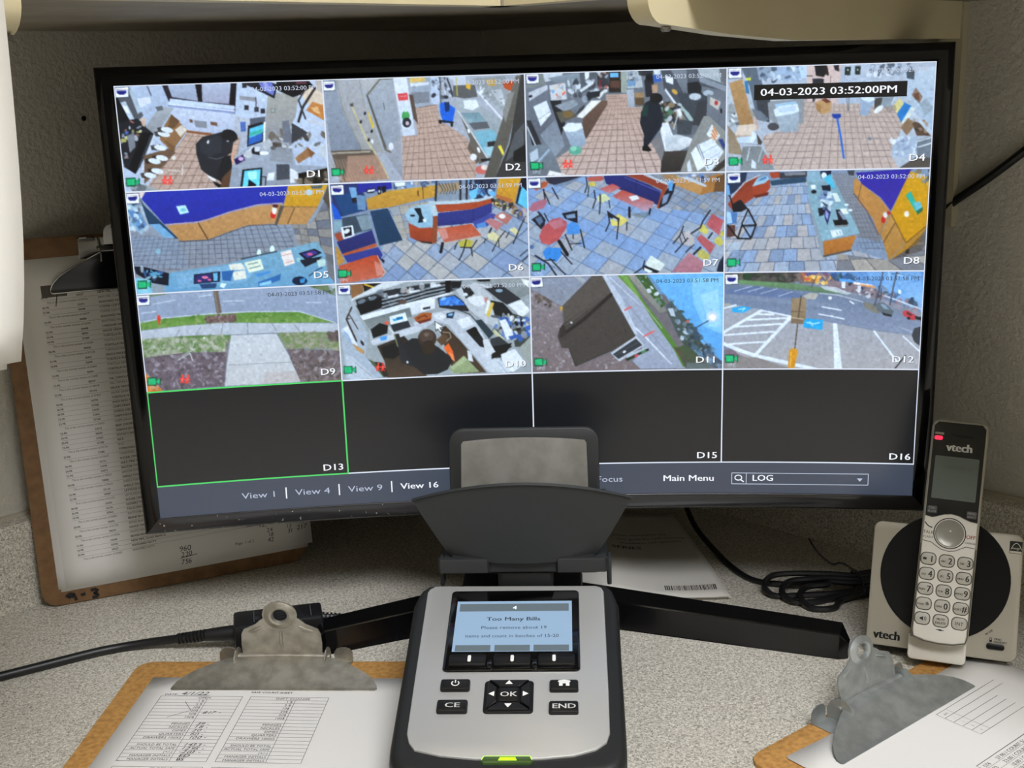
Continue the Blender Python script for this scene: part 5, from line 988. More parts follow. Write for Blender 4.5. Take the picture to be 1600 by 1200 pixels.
def feed10():
    f = Pic([(22, 75), (1540, 15), (1555, 762), (78, 828)], 0x9aa2a6, 10)
    f.p(0xa9b4bc, 30, 150, 150, 170, 200, 320, 280, 470, 260, 640, 400, 800, 120, 826, 60, 400, col2=0xa4b0c0)
    f.p(0x8a6240, 140, 85, 235, 70, 240, 160, 150, 190); f.p(0x24221e, 235, 72, 420, 60, 400, 110, 250, 150); f.l(0xd2a836, 14, 250, 78, 350, 115); f.p(0xcfd6da, 400, 60, 620, 45, 180, 190, 145, 215, 150, 190)
    f.p(0x2c3034, 180, 200, 400, 130, 700, 80, 960, 50, 1000, 110, 880, 150, 560, 230, 400, 260, 220, 320); f.speck([200, 190, 400, 130, 960, 55, 990, 110, 560, 220, 230, 310], [0x4a5058, 0xa8b0b8, 0x1c1e22, 0x6a747e, 0xc8ccd0, 0x8a5a3a], 120, 12, 34); f.p(0x14161a, 185, 245, 380, 170, 400, 255, 225, 315); f.e(0x6b7680, 228, 212, 32, 16, -20); f.e(0x6b7680, 315, 188, 32, 14, -20)
    for (x0, y0, x1, y1) in ((390, 200, 548, 160), (555, 165, 720, 120), (725, 115, 875, 85)):
        for k in range(3): f.l(0x8a949c, 12, x0, y0 + k * 28, x1, y1 + k * 26); f.l(0x15171b, 8, x0, y0 + 14 + k * 28, x1, y1 + 13 + k * 26)
        f.l(0xe0e6ec, 14, (x0 + x1) / 2 - 30, (y0 + y1) / 2 - 2, (x0 + x1) / 2 + 40, (y0 + y1) / 2 - 16)
    f.p(0xdfe6ec, 215, 325, 560, 230, 880, 150, 960, 140, 830, 180, 600, 260, 240, 358); f.p(0x6b7474, 240, 358, 600, 262, 620, 330, 440, 400, 300, 440, col2=0x868e8e); f.e(0x5a4a44, 545, 218, 34, 18); f.p(0x101216, 880, 50, 925, 48, 920, 140, 890, 148); f.p(0x1b1d20, 920, 60, 1010, 50, 1000, 100, 930, 110)
    f.p(0xd6dce4, 605, 240, 800, 190, 800, 265, 620, 320); f.p(0xe2e6ea, 690, 215, 802, 190, 800, 255, 695, 285); f.p(0x2a2a34, 705, 262, 765, 250, 762, 268, 708, 278)
    f.p(0x24262c, 820, 185, 955, 160, 1070, 250, 1060, 290, 835, 260); f.p(0x3d7ed8, 832, 192, 950, 166, 1040, 240, 838, 245); f.speck([835, 195, 950, 170, 1030, 235, 840, 240], [0x6aa8f0, 0x2a5cb4, 0x8abaf4], 26, 10, 24)
    f.p(0xb9bfc4, 960, 120, 1120, 60, 1250, 180, 1300, 420, 1200, 380, 1060, 270); f.p(0xd9dde0, 1055, 180, 1160, 165, 1220, 210, 1140, 255, 1070, 220); f.p(0x2a2c30, 1010, 100, 1060, 90, 1110, 150, 1040, 190); f.p(0xb6483e, 1180, 180, 1215, 180, 1195, 230, al=0.6); f.e(0x20221f, 1080, 150, 18, 18); f.e(0xd2d8dc, 1035, 158, 22, 14)
    f.p(0x93999a, 1010, 30, 1535, 18, 1540, 150, 1460, 180, 1330, 90, 1120, 60, col2=0x7c8486); f.p(0xcfd4d6, 1090, 65, 1200, 100, 1480, 330, 1530, 290, 1535, 260, 1350, 120); f.p(0x2c2f33, 1190, 110, 1330, 90, 1470, 190, 1360, 235, 1290, 190); f.e(0x8aa0b4, 1300, 125, 28, 14); f.e(0x15161a, 1290, 95, 40, 18); f.p(0xdfe4e8, 1380, 230, 1470, 195, 1532, 270, 1470, 335); f.p(0xe8ecea, 1470, 30, 1535, 45, 1530, 100, 1490, 70); f.p(0x1a1c1e, 1120, 40, 1230, 34, 1230, 54, 1140, 56)
    f.p(0x1d1f22, 1230, 200, 1330, 220, 1420, 320, 1380, 360, 1270, 330); f.p(0xd8ba50, 1200, 320, 1240, 215, 1262, 222, 1222, 332); f.p(0xe2e4da, 1185, 300, 1215, 200, 1232, 205, 1200, 320)
    f.p(0x40453e, 1400, 300, 1530, 340, 1540, 560, 1420, 560, 1400, 400); f.speck([1250, 320, 1540, 340, 1520, 500, 1260, 460], [0xe6eaee, 0x15171a, 0x8a9098, 0x3a62b0, 0xb8bcb4, 0x50585c], 90, 14, 40); f.p(0xe0e6ea, 1300, 360, 1350, 345, 1410, 470, 1360, 510); f.p(0x3a5aa0, 1370, 480, 1450, 460, 1470, 480, 1390, 510); f.p(0xc2c29e, 1260, 420, 1340, 500, 1310, 510, 1250, 450)
    # inner worktop
    f.p(0xb9bfc8, 630, 380, 790, 300, 900, 280, 1090, 330, 1150, 420, 1260, 640, 1380, 760, 1220, 762, 1010, 520, 900, 390, 800, 370, 680, 440, col2=0xc2c8d2); f.p(0xa6aeb6, 300, 540, 480, 480, 640, 420, 620, 380, 440, 400, 290, 460); f.p(0xc6ccd4, 300, 520, 660, 400, 680, 445, 520, 495, 320, 555)
    f.p(0x15171a, 300, 430, 370, 380, 435, 400, 430, 460, 320, 500); f.p(0x4c9ae0, 370, 490, 430, 480, 425, 510, 380, 520); f.e(0xd05a4a, 425, 380, 18, 14); f.l(0xdfe0d0, 8, 440, 415, 480, 460)
    f.p(0x2c3036, 450, 390, 590, 360, 612, 410, 480, 450); f.p(0xdfe8ee, 445, 330, 570, 298, 588, 362, 455, 394); f.p(0x3a9ad0, 470, 350, 545, 332, 550, 350, 478, 368); f.p(0x1a6a9a, 500, 338, 548, 328, 552, 346, 508, 356)
    f.p(0xa85a30, 635, 340, 700, 300, 775, 300, 775, 345, 660, 375); f.l(0x5a2a18, 8, 665, 345, 720, 320, 740, 335); f.p(0x6a3020, 660, 370, 770, 340, 770, 360, 680, 388)
    f.p(0xd8dee4, 790, 320, 850, 295, 890, 330, 860, 365, 800, 340); f.p(0x20344c, 890, 305, 955, 290, 940, 345, 888, 340); f.p(0x8ac0e0, 905, 310, 940, 302, 935, 322, 902, 325); f.p(0xdce2e8, 965, 360, 1060, 330, 1105, 385, 1020, 425); f.l(0x3a3c40, 8, 960, 270, 1070, 310, 1170, 420)
    f.p(0x1c1e22, 1040, 440, 1110, 405, 1200, 540, 1190, 570, 1150, 560); f.p(0x0f1114, 1060, 430, 1120, 410, 1150, 470, 1110, 490); f.p(0x2b3a42, 1110, 360, 1160, 350, 1260, 460, 1220, 500); f.p(0x34383c, 1230, 500, 1300, 480, 1400, 560, 1240, 660); f.p(0x15171a, 1250, 560, 1400, 530, 1330, 640, 1240, 650); f.p(0xcfd4d8, 1170, 510, 1210, 500, 1270, 600, 1200, 640)
    f.p(0xdce2ea, 1310, 620, 1420, 575, 1500, 680, 1410, 755, 1340, 740); f.p(0xc8d0d8, 1200, 680, 1300, 650, 1390, 760, 1240, 762); f.l(0x9aa4ac, 5, 1290, 680, 1360, 760); f.p(0x9aa09a, 1460, 560, 1540, 480, 1548, 700, 1500, 660)
    # floor, chairs, man seen from above
    f.p(0x3d3026, 880, 400, 1000, 520, 1200, 760, 950, 770, 900, 640, 840, 440, col2=0x4a3a2e); f.p(0x2a2420, 350, 560, 560, 480, 700, 640, 740, 800, 430, 805, 410, 680, col2=0x4d3e32); f.p(0x17181a, 380, 570, 540, 520, 560, 600, 480, 660, 400, 650)
    f.p(0x8f9e74, 910, 730, 1025, 630, 1145, 755, 950, 772); f.p(0xa6b48a, 920, 725, 1025, 640, 1050, 665, 940, 745); f.p(0xcfd4d8, 1050, 590, 1080, 600, 1100, 680, 1060, 670)
    f.p(0x1f2225, 530, 560, 620, 500, 700, 500, 830, 570, 940, 660, 900, 740, 820, 775, 720, 780, 640, 720, 560, 690); f.p(0x26292c, 480, 470, 520, 460, 540, 540, 600, 640, 640, 720, 540, 690, 520, 600); f.l(0x7a7a5a, 10, 485, 470, 510, 560); f.e(0xdfe2e6, 587, 684, 8, 10)
    f.e(0x3c302a, 740, 500, 72, 72); f.e(0x4f4038, 735, 480, 56, 48); f.e(0x8a7868, 735, 470, 22, 14, al=0.5); f.e(0x33291f, 750, 570, 54, 56); f.p(0xe8662a, 870, 570, 905, 535, 940, 600, 955, 670, 900, 620); f.p(0xf08a58, 905, 600, 940, 620, 955, 680, 930, 660); f.p(0x5c4634, 810, 510, 870, 460, 900, 480, 900, 530, 850, 555); f.l(0x9a8a72, 8, 860, 450, 915, 455, 925, 490, 890, 520)
    # left wall papers
    f.p(0xdce2ea, 70, 430, 120, 400, 200, 560, 160, 540); f.p(0x9ab0cc, 75, 420, 130, 470, 160, 540, 110, 500); f.l(0x3a2c28, 12, 150, 260, 110, 350, 190, 520); f.l(0x4a3a34, 8, 130, 310, 200, 425); f.l(0x3a2c28, 8, 115, 350, 135, 345); f.p(0xb89060, 160, 540, 250, 590, 250, 625, 190, 590); f.l(0x5a5048, 6, 185, 690, 320, 800); f.e(0x2a2a2c, 235, 535, 10, 24, -30); f.p(0x4a5a3c, 280, 660, 350, 690, 430, 790, 400, 800); f.p(0x2a2420, 330, 680, 400, 690, 440, 790, 410, 800); f.p(0xc8d2da, 100, 620, 160, 640, 340, 805, 140, 822, al=0.6)
    # mouse pointer
    f.p(0x1a1a1a, 796, 362, 872, 412, 842, 420, 860, 446, 842, 454, 826, 430, 806, 446); f.p(0xf6f8fa, 802, 370, 862, 410, 834, 416, 852, 442, 842, 447, 824, 422, 808, 436)
    f.badge(90, 122); f.camicon(140, 742, (376, 722))
    return f.finish()
def feed11():
    f = Pic([(65, 40), (1530, 10), (1520, 742), (80, 768)], 0x6f6a70, 11)
    f.p(0x857c80, 70, 130, 300, 265, 330, 500, 420, 720, 700, 620, 920, 740, 80, 768, col2=0x77696a); f.speck([75, 140, 300, 270, 320, 560, 420, 720, 690, 640, 860, 740, 90, 760], [0x968e94, 0x6a6468, 0xa29a9e, 0x786f73, 0x8c7e7a], 700, 6, 16); f.speck([100, 150, 250, 200, 230, 270, 110, 230], [0x5a4f48, 0x6a5c52, 0x4a423e], 40, 10, 22)
    f.p(0x8890a0, 75, 60, 540, 32, 310, 265, 75, 130, col2=0x8a8e9a); f.l(0x74788a, 5, 330, 120, 290, 240); f.l(0x9aa2b0, 4, 200, 50, 350, 170); f.p(0xa4a8ae, 400, 38, 440, 36, 490, 75, 470, 95); f.p(0xcaa040, 295, 265, 318, 268, 312, 300, 296, 292)
    f.p(0x9fa8ba, 615, 30, 750, 26, 900, 200, 1000, 330, 1150, 560, 1240, 735, 900, 740, 840, 680, 920, 600, 760, 330, 690, 180, col2=0x98a0b2); f.p(0xb9c2d0, 612, 30, 640, 30, 760, 200, 850, 400, 880, 490, 850, 470, 730, 240); f.l(0xd2dae6, 12, 850, 420, 940, 500, 1085, 655); f.l(0xc4ccd8, 10, 1085, 655, 1130, 700); f.l(0xc6cedc, 6, 660, 40, 900, 260); f.l(0x858da0, 5, 790, 230, 1100, 620)
    f.l(0xd86a6a, 14, 785, 295, 828, 272); f.l(0xd86a6a, 14, 930, 492, 1000, 455)
    f.p(0x5f8a3e, 715, 28, 800, 26, 930, 230, 1060, 400, 1160, 540, 1250, 720, 1220, 725, 1150, 590, 1000, 380, 880, 190, col2=0x527a38); f.p(0x77a052, 740, 30, 790, 28, 900, 200, 880, 195); f.p(0x93938a, 800, 26, 860, 26, 1100, 300, 1050, 320, 930, 190, col2=0x7f7f78); f.l(0xb8b8b2, 5, 720, 30, 890, 210, 1060, 430)
    f.p(0x3e5c34, 860, 26, 940, 24, 1090, 250, 1060, 280, 960, 160); f.p(0x6a92b8, 940, 22, 1010, 30, 1100, 180, 1050, 180); f.speck([870, 40, 960, 40, 1100, 240, 1060, 270], [0xcfd8e0, 0x2f4a2c, 0x5a7a3c, 0x8aa0b0], 40, 8, 22)
    f.p(0x6fb4ec, 960, 22, 1528, 10, 1522, 690, 1380, 560, 1250, 420, 1120, 230, 1020, 90, col2=0x5aa2e0); f.p(0xa8dcf8, 1280, 60, 1520, 40, 1522, 480, 1380, 420, 1300, 250, al=0.45); f.p(0xc8ecfc, 1350, 180, 1480, 140, 1510, 420, 1420, 420, al=0.35); 
    f.e(0xe8d8f0, 1440, 345, 46, 42, 0, 0.5); f.e(0xf8f0fa, 1442, 348, 26, 24); f.l(0x2f3a4a, 7, 1280, 450, 1410, 375)
    f.p(0x4d5a62, 1090, 260, 1130, 230, 1220, 330, 1290, 420, 1370, 560, 1400, 640, 1310, 680, 1190, 500, 1110, 330, col2=0x3c4a3c); f.speck([1080, 220, 1140, 210, 1260, 370, 1360, 520, 1500, 700, 1400, 730, 1200, 500], [0x2f3a34, 0x4a5a50, 0x6a7a84, 0x8ea2b4, 0xb8c8d4, 0x384a3a], 190, 10, 30); f.p(0xb4c0cc, 1105, 285, 1145, 280, 1165, 345, 1130, 340); f.e(0xd05a4a, 1255, 380, 14, 8)
    f.speck([1230, 420, 1300, 400, 1520, 680, 1515, 740, 1320, 720], [0x2c3c48, 0x3a4c5c, 0x4a6276, 0x6a90b0], 130, 12, 30); f.p(0x45583a, 1230, 560, 1300, 600, 1420, 738, 1240, 735, 1160, 580, col2=0x4a4a44); f.p(0x5a4a3c, 1150, 570, 1200, 600, 1220, 670, 1190, 640); f.p(0x5f6a68, 1250, 690, 1450, 700, 1400, 742, 1240, 740)
    # dark building with canopy
    f.p(0x4b4541, 545, 34, 605, 30, 690, 180, 860, 485, 680, 595, 410, 718, 360, 580, 305, 580, 275, 490, 290, 430, 325, 390, 315, 260, col2=0x433e3a); f.p(0x57504b, 550, 36, 604, 32, 670, 150, 420, 330, 325, 390, 316, 265); f.l(0x2d2927, 26, 300, 490, 480, 360, 680, 180); f.l(0x5f5853, 7, 292, 440, 670, 160); f.l(0x37322f, 8, 410, 716, 690, 596, 858, 488); f.p(0x35302d, 290, 430, 330, 400, 340, 470, 300, 500); f.l(0x2b2826, 5, 360, 580, 410, 715); f.e(0xcfd2d4, 380, 388, 9, 7)
    f.p(0xbcc4ce, 675, 620, 870, 490, 930, 560, 740, 685); f.p(0x33383e, 692, 628, 865, 510, 915, 560, 735, 665); f.l(0x4d545c, 6, 705, 640, 890, 535); f.p(0xb0bac6, 790, 640, 930, 580, 960, 580, 800, 662); f.p(0x23301f, 785, 665, 960, 582, 965, 600, 800, 680); f.e(0xe8eaec, 780, 610, 14, 8, -30); f.e(0xc84a5a, 870, 640, 18, 10, -25); f.e(0x4a8a5a, 925, 608, 20, 9, -25)
    f.badge(117, 84); f.camicon(146, 684)
    return f.finish()
def feed12():
    f = Pic([(50, 24), (1533, 20), (1490, 742), (40, 742)], 0x7c8698, 12)
    f.p(0x5e8cc4, 560, 22, 1533, 20, 1520, 330, 1300, 230, 1150, 130, 830, 60, col2=0x8fb8e2); f.p(0x8cc0ee, 1100, 30, 1500, 30, 1520, 260, 1280, 170, 1150, 100, al=0.45); f.speck([1000, 40, 1500, 40, 1500, 260, 1200, 110], [0xa8d0f2, 0x6a9cd4], 26, 30, 80, 0.3)
    f.p(0x4b4746, 55, 26, 560, 24, 640, 90, 520, 110, 170, 90, 55, 110); f.speck([60, 28, 620, 26, 640, 100, 200, 85, 60, 100], [0x3a3636, 0x5a5450, 0x2c3a2c, 0x686058], 60, 14, 34); f.e(0x2c4430, 225, 55, 36, 26)
    f.p(0x7b6a66, 580, 40, 640, 30, 850, 60, 900, 70, 880, 120, 620, 110); f.p(0xe09a3c, 640, 60, 740, 45, 780, 70, 740, 105, 650, 95); f.speck([620, 35, 830, 40, 860, 110, 640, 105], [0xf0b050, 0xc86a4a, 0x4a5aa0, 0x8a5a4a, 0xf4d080], 46, 10, 26); f.p(0x5a4a7a, 640, 30, 820, 28, 830, 60, 660, 50, al=0.6)
    f.speck([860, 50, 1000, 50, 1000, 100, 870, 100], [0x3a5a8a, 0x50708a, 0x2c4a5a], 30, 16, 30); f.p(0x8a7a80, 820, 95, 1000, 100, 1240, 180, 1230, 240, 1000, 180, 820, 140); f.speck([830, 90, 1000, 95, 1250, 180, 1230, 230, 900, 150], [0x3a4050, 0xc8a0a0, 0xe0e4ea, 0x5a5a6a, 0xb87a6a], 60, 10, 28); f.p(0xdfe8f2, 920, 85, 950, 85, 950, 150, 925, 150); f.p(0x5aa0e4, 905, 78, 1010, 88, 1010, 108, 905, 98); f.p(0xf4e8e0, 1010, 102, 1150, 125, 1150, 142, 1010, 118); f.p(0xd89a6a, 1060, 118, 1170, 135, 1170, 150, 1060, 130); f.p(0xd8dee8, 1040, 130, 1065, 130, 1060, 180, 1040, 180)
    f.speck([1180, 130, 1260, 150, 1530, 290, 1510, 360, 1220, 240], [0x4a6484, 0x6a84a4, 0x34485c, 0x8a96a8, 0x9a7a80], 110, 12, 32); f.p(0x9a949e, 1180, 215, 1520, 330, 1510, 380, 1200, 245, al=0.7); f.l(0xc8d2de, 10, 1240, 205, 1500, 300)
    f.p(0x6a9460, 170, 82, 560, 110, 820, 150, 1000, 195, 760, 180, 420, 140, 60, 100, 60, 86, al=0.9, col2=0x5a7458)
    f.p(0x6b7a92, 55, 110, 420, 140, 760, 180, 1080, 235, 1500, 400, 1505, 500, 900, 410, 540, 350, 55, 260, col2=0x8892a8); f.p(0x4a62a0, 60, 150, 300, 130, 640, 190, 600, 240, 60, 180, al=0.3); f.p(0x8d98ac, 60, 185, 560, 220, 900, 270, 900, 300, 60, 210, al=0.4)
    for q in ((130, 165, 260, 130), (230, 170, 350, 138), (325, 185, 450, 150), (460, 205, 560, 172)): f.l(0xb0bcd0, 6, *q)
    f.p(0xb4b0a8, 640, 205, 690, 180, 755, 190, 730, 230, 660, 228); f.p(0xd8dde4, 760, 130, 880, 140, 1000, 190, 960, 196, 800, 160, al=0.7); f.l(0xb4bcc6, 8, 760, 185, 900, 200, 1080, 250, 1180, 320); f.p(0x7d7a70, 1080, 250, 1170, 265, 1205, 335, 1150, 325, 1090, 290); f.e(0xe2e8ee, 838, 220, 14, 12); f.l(0xe2e8ee, 10, 985, 245, 1010, 262)
    f.l(0xdfe6f0, 9, 780, 285, 920, 310); f.l(0xdfe6f0, 9, 755, 338, 850, 355, 940, 374); f.l(0xdfe6f0, 7, 850, 350, 880, 362); f.l(0xa4aebc, 7, 1340, 430, 1440, 470)
    f.p(0x9fa3ae, 55, 260, 140, 265, 330, 305, 560, 350, 870, 405, 1160, 460, 1500, 500, 1490, 742, 300, 742, 55, 550, col2=0xa9a6a8)
    f.p(0xa4a29a, 55, 255, 100, 255, 95, 275, 55, 285)
    W = 0xdfe8f6
    f.l(W, 20, 45, 470, 330, 310); f.l(W, 24, 290, 632, 545, 362); f.l(W, 12, 330, 308, 555, 355); f.l(W, 12, 55, 290, 140, 268)
    for q in ((280, 335, 420, 340), (220, 378, 540, 366), (130, 428, 480, 408), (55, 488, 420, 466), (90, 555, 360, 540)): f.l(W, 13, *q)
    f.l(W, 26, 50, 552, 180, 605, 300, 645, 520, 695, 740, 745); f.p(W, 860, 405, 890, 408, 925, 742, 868, 742); f.l(W, 13, 1160, 465, 1330, 690); f.l(W, 10, 1370, 500, 1490, 610)
    f.p(0x2fa6e0, 110, 290, 190, 275, 262, 290, 200, 325, 115, 320); f.l(0xa8e0f4, 8, 160, 300, 210, 290, 190, 310); f.p(0x28a4e0, 645, 368, 788, 380, 780, 455, 640, 435); f.l(0xa8e0f4, 9, 670, 400, 720, 410, 760, 400); f.l(0xa8e0f4, 8, 690, 395, 710, 425)
    f.p(0x7a5a62, 55, 600, 110, 590, 180, 640, 240, 660, 60, 640, al=0.6); f.p(0x8a8482, 50, 640, 300, 655, 560, 740, 45, 742)
    f.p(0x9a8468, 555, 220, 662, 218, 660, 360, 640, 412, 550, 405, 552, 300, col2=0x8a765c); f.l(0x5a4c3e, 9, 625, 205, 600, 400, 578, 595); f.l(0x6a5a48, 5, 552, 318, 655, 322); f.l(0xc8b8a0, 6, 550, 362, 640, 375); f.p(0x7d6a56, 550, 368, 640, 378, 636, 412, 552, 404)
    f.p(0xd8962a, 535, 605, 560, 588, 590, 592, 602, 612, 575, 735, 528, 732, col2=0xd08a20); f.l(0xeab850, 8, 552, 615, 545, 725)
    f.p(0x5f6a70, 1165, 265, 1220, 250, 1260, 275, 1300, 320, 1285, 355, 1230, 345, 1180, 305); f.p(0x8aa0b4, 1205, 262, 1240, 270, 1270, 305, 1230, 300); f.p(0x22262c, 1215, 325, 1290, 345, 1285, 358, 1230, 348)
    f.p(0xc0404a, 1365, 318, 1400, 310, 1465, 350, 1455, 382, 1420, 378, 1370, 345); f.p(0x5a2a34, 1400, 320, 1440, 345, 1420, 350, 1395, 335); f.e(0x1c1c20, 1410, 368, 12, 10); f.p(0x3a3e46, 1430, 490, 1450, 440, 1505, 425, 1500, 575, 1450, 540); f.p(0x22252b, 1455, 350, 1510, 360, 1508, 385, 1460, 375)
    f.l(0x4a4e5a, 9, 1225, 30, 1200, 150, 1160, 280); f.l(0x4a4e5a, 10, 1325, 30, 1300, 140, 1275, 270); f.l(0x4a4e5a, 6, 1290, 45, 1340, 42); f.l(0x5a6a80, 3, 1340, 45, 1510, 70); f.l(0x4a4e5a, 8, 1215, 150, 1205, 240); f.e(0xdff0fa, 1345, 175, 12, 16); f.l(0x4a4e5a, 6, 740, 60, 700, 140); f.l(0x26282c, 9, 1385, 640, 1345, 690, 1310, 735)
    f.badge(108, 78); f.camicon(108, 662)
    return f.finish()
def feed_material():
    m = mat('camera_picture', 0x020203, PANEL['rough'], spec=PANEL['spec'])
    nt = m.node_tree; b = nt.nodes['Principled BSDF']
    at = nt.nodes.new('ShaderNodeAttribute'); at.attribute_name = 'picture'
    nt.links.new(at.outputs['Color'], b.inputs['Emission Color'])
    b.inputs['Emission Strength'].default_value = SCREEN_GAIN
    return m
def feed_object(n, a):
    s0, s1, z0, z1 = tile_rect(n)
    i = (np.arange(RW) / (RW - 1)); j = (np.arange(RH) / (RH - 1))
    ss = (s0 + (s1 - s0) * i) / RC
    X = np.broadcast_to(RC * np.sin(ss), (RH, RW)); Y = np.broadcast_to(-RC + RC * np.cos(ss), (RH, RW))
    Z = np.broadcast_to((z1 + (z0 - z1) * j)[:, None], (RH, RW))
    co = np.stack([X, Y, Z], -1).reshape(-1, 3) * MM
    k = np.arange(RW * RH).reshape(RH, RW)
    q = np.stack([k[:-1, :-1], k[1:, :-1], k[1:, 1:], k[:-1, 1:]], -1).reshape(-1, 4)
    me = bpy.data.meshes.new('camera_picture')
    me.vertices.add(len(co)); me.vertices.foreach_set('co', co.ravel().astype(np.float32))
    me.loops.add(q.size); me.loops.foreach_set('vertex_index', q.ravel().astype(np.int32))
    me.polygons.add(len(q)); me.polygons.foreach_set('loop_start', np.arange(0, q.size, 4, dtype=np.int32))
    me.update(calc_edges=True)
    at = me.color_attributes.new('picture', 'FLOAT_COLOR', 'POINT')
    c = np.ones((RW * RH, 4), np.float32); c[:, :3] = lin(a.reshape(-1, 3))
    at.data.foreach_set('color', c.ravel())
    me.materials.append(feed_material())
    me.shade_smooth()
    return link(bpy.data.objects.new('camera_picture', me), panel)
FEED_LABELS = ['worker in black at a drive-through counter', 'tiled corridor with steel sinks and a blue mop bucket', 'kitchen aisle with a worker at the prep line', 'tiled kitchen floor with bins and a blue broom', 'counter and curved blue wall seen from above', 'dining room with booth and red tables', 'dining room with chairs on a blue tiled floor', 'long counter between tiled floor and yellow cabinet', 'footpath and street beside mulch beds', 'man seated in an office corner seen from above', 'brown building beside a road under blue sky', 'car park with painted bays and a signpost']
for _n, _fn in enumerate((feed1, feed2, feed3, feed4, feed5, feed6, feed7, feed8, feed9, feed10, feed11, feed12)):
    tag(feed_object(_n + 1, _fn()), label='camera picture of ' + FEED_LABELS[_n])
# ------------------------------------------------------------------ cash counting scale in front of the monitor
YAW, INC = 2.908, 12.073
scale_m = rotz((-25.9, -290.3, 0), -YAW)
cs = thing('cash_counting_scale', 'silver and black cash counting scale with lit display and bill hopper', 'counting scale', scale_m)
TI, CI, SI = math.tan(math.radians(INC)), math.cos(math.radians(INC)), math.sin(math.radians(INC))
plastic = mat('charcoal_plastic', 0x1f2020, 0.48, bump=(900, 0.06, 0.0005))
hop_plastic = mat('hopper_plastic', 0x2b2d2d, 0.5, bump=(900, 0.05, 0.0005))
silver = mat('silver_paint', 0xcacac7, 0.4, 0.45, bump=(1500, 0.03, 0.0003))
keyblk = mat('key_black', 0x101010, 0.38)
printw = mat('print_white', 0xf2f2ee, 0.6, emit=0xf2f2ee, estr=0.0)
# face plane: local frame with x across, y up the slope, origin at the front centre of the face
FACE = Matrix.Translation((0, 0, 0.038)) @ Matrix.Rotation(math.radians(INC), 4, 'X')
def face(o):
    o.matrix_basis = FACE
    return o
body_out = [(-60, -9), (-30, -13), (0, -14), (30, -13), (60, -9)] + [(67, -4), (71, 4), (71.8, 14), (72, 60), (72, 100), (72.6, 154), (69, 170), (64, 176.5), (-64, 176.5), (-69, 170), (-72.6, 154), (-72, 100), (-72, 60), (-71.8, 14), (-71, 4), (-67, -4)]
def fz(y, o=0.0):
    return 38 + (y * CI) * TI - 0.0 + o
rings = []
for ins, dz in ((3, None), (1.0, 0.25), (0, 0.6), (0, -5.5), (0.6, -2.6), (2.2, -0.6), (4.2, 0.4), (7.0, 0.4)):
    o = inset(body_out, ins)
    r = []
    for x, y in o:
        top = 38 + y * SI
        yy = y * CI
        if dz is None: z = 1.0
        elif dz in (0.25, 0.6): z = 1.0 + (top - 1) * dz
        else: z = top + dz
        r.append((x, yy, z))
    rings.append(r)
m = MB(); m.loft(rings); m.build('body', plastic, cs, angle=40, label='charcoal plastic body')
# feet and rear foot plate that carries the weighing column
MB().rbox(-46, 48, 150, 262, 1, 50, 5).build('rear_base', plastic, cs)
for x in (-52, 52):
    for y in (8, 140):
        MB().lathe([(7, 0), (7, 1.2)], 14, (x, y)).build('foot', matt_black, cs)
plate_out = [(-56, 8), (-40, 3.2), (-20, 0.6), (0, 0), (20, 0.6), (40, 3.2), (53, 8), (59.5, 14), (61.8, 22), (62.3, 60), (62.4, 165), (61, 169), (57, 171.5), (-57.5, 172.5), (-62, 169), (-63.4, 165), (-62.6, 60), (-62.2, 22), (-60, 14)]
face(MB().slab(plate_out, 0.3, 1.8, 1.2).build('face_plate', silver, cs, label='brushed silver face plate'))
bz_ = rrect(-45.5, 44.8, 78, 164.5, 3.5)
face(MB().slab(bz_, 1.0, 3.2, 1.0).build('display_bezel', mat('display_gloss', 0x060607, 0.12, coat=0.4), cs, label='black display surround'))
lcd_t = face(MB().box(-40.5, 39.6, 97, 151.5, 3.1, 3.35).build('display', mat('lcd_blue', 0x4f6274, 0.3, emit=0xa6c4e2, estr=0.66), cs, smooth=False, label='pale blue lit display'))
lk = mat('lcd_ink', 0x20282e, 0.6, emit=0x3e5264, estr=0.5)
lg = mat('lcd_grey', 0x3c4448, 0.6, emit=0x66747c, estr=0.7)
i1 = Ink()
i1.poly([(-38.5, 140), (37.5, 140), (37.5, 148.5), (-38.5, 148.5)])
for a in (-38.5, -12.2, 13.8): i1.poly([(a, 97.2), (a + 23.6, 97.2), (a + 23.6, 103.5), (a, 103.5)])
i1.build('display_bars', lg, lcd_t, 3.42)
i2 = Ink()
i2.text('Too Many Bills', -0.5, 129.5, 5.6, 'b', 'c', 1.1)
i2.text('Please remove about 19', 0, 120.5, 4.6, 'r', 'c', 1.0)
i2.text('items and count in batches of 15-20', -1, 111.5, 4.6, 'r', 'c', 0.95)
i2.build('display_text', lk, lcd_t, 3.5, label='dark display text')
i3 = Ink(); i3.text('4', 0, 142, 5.4, 'r', 'c', 1.1)
i3.build('display_text', mat('lcd_white', 0xe8f2fa, 0.5, emit=0xe8f2fa, estr=0.9), lcd_t, 3.55)
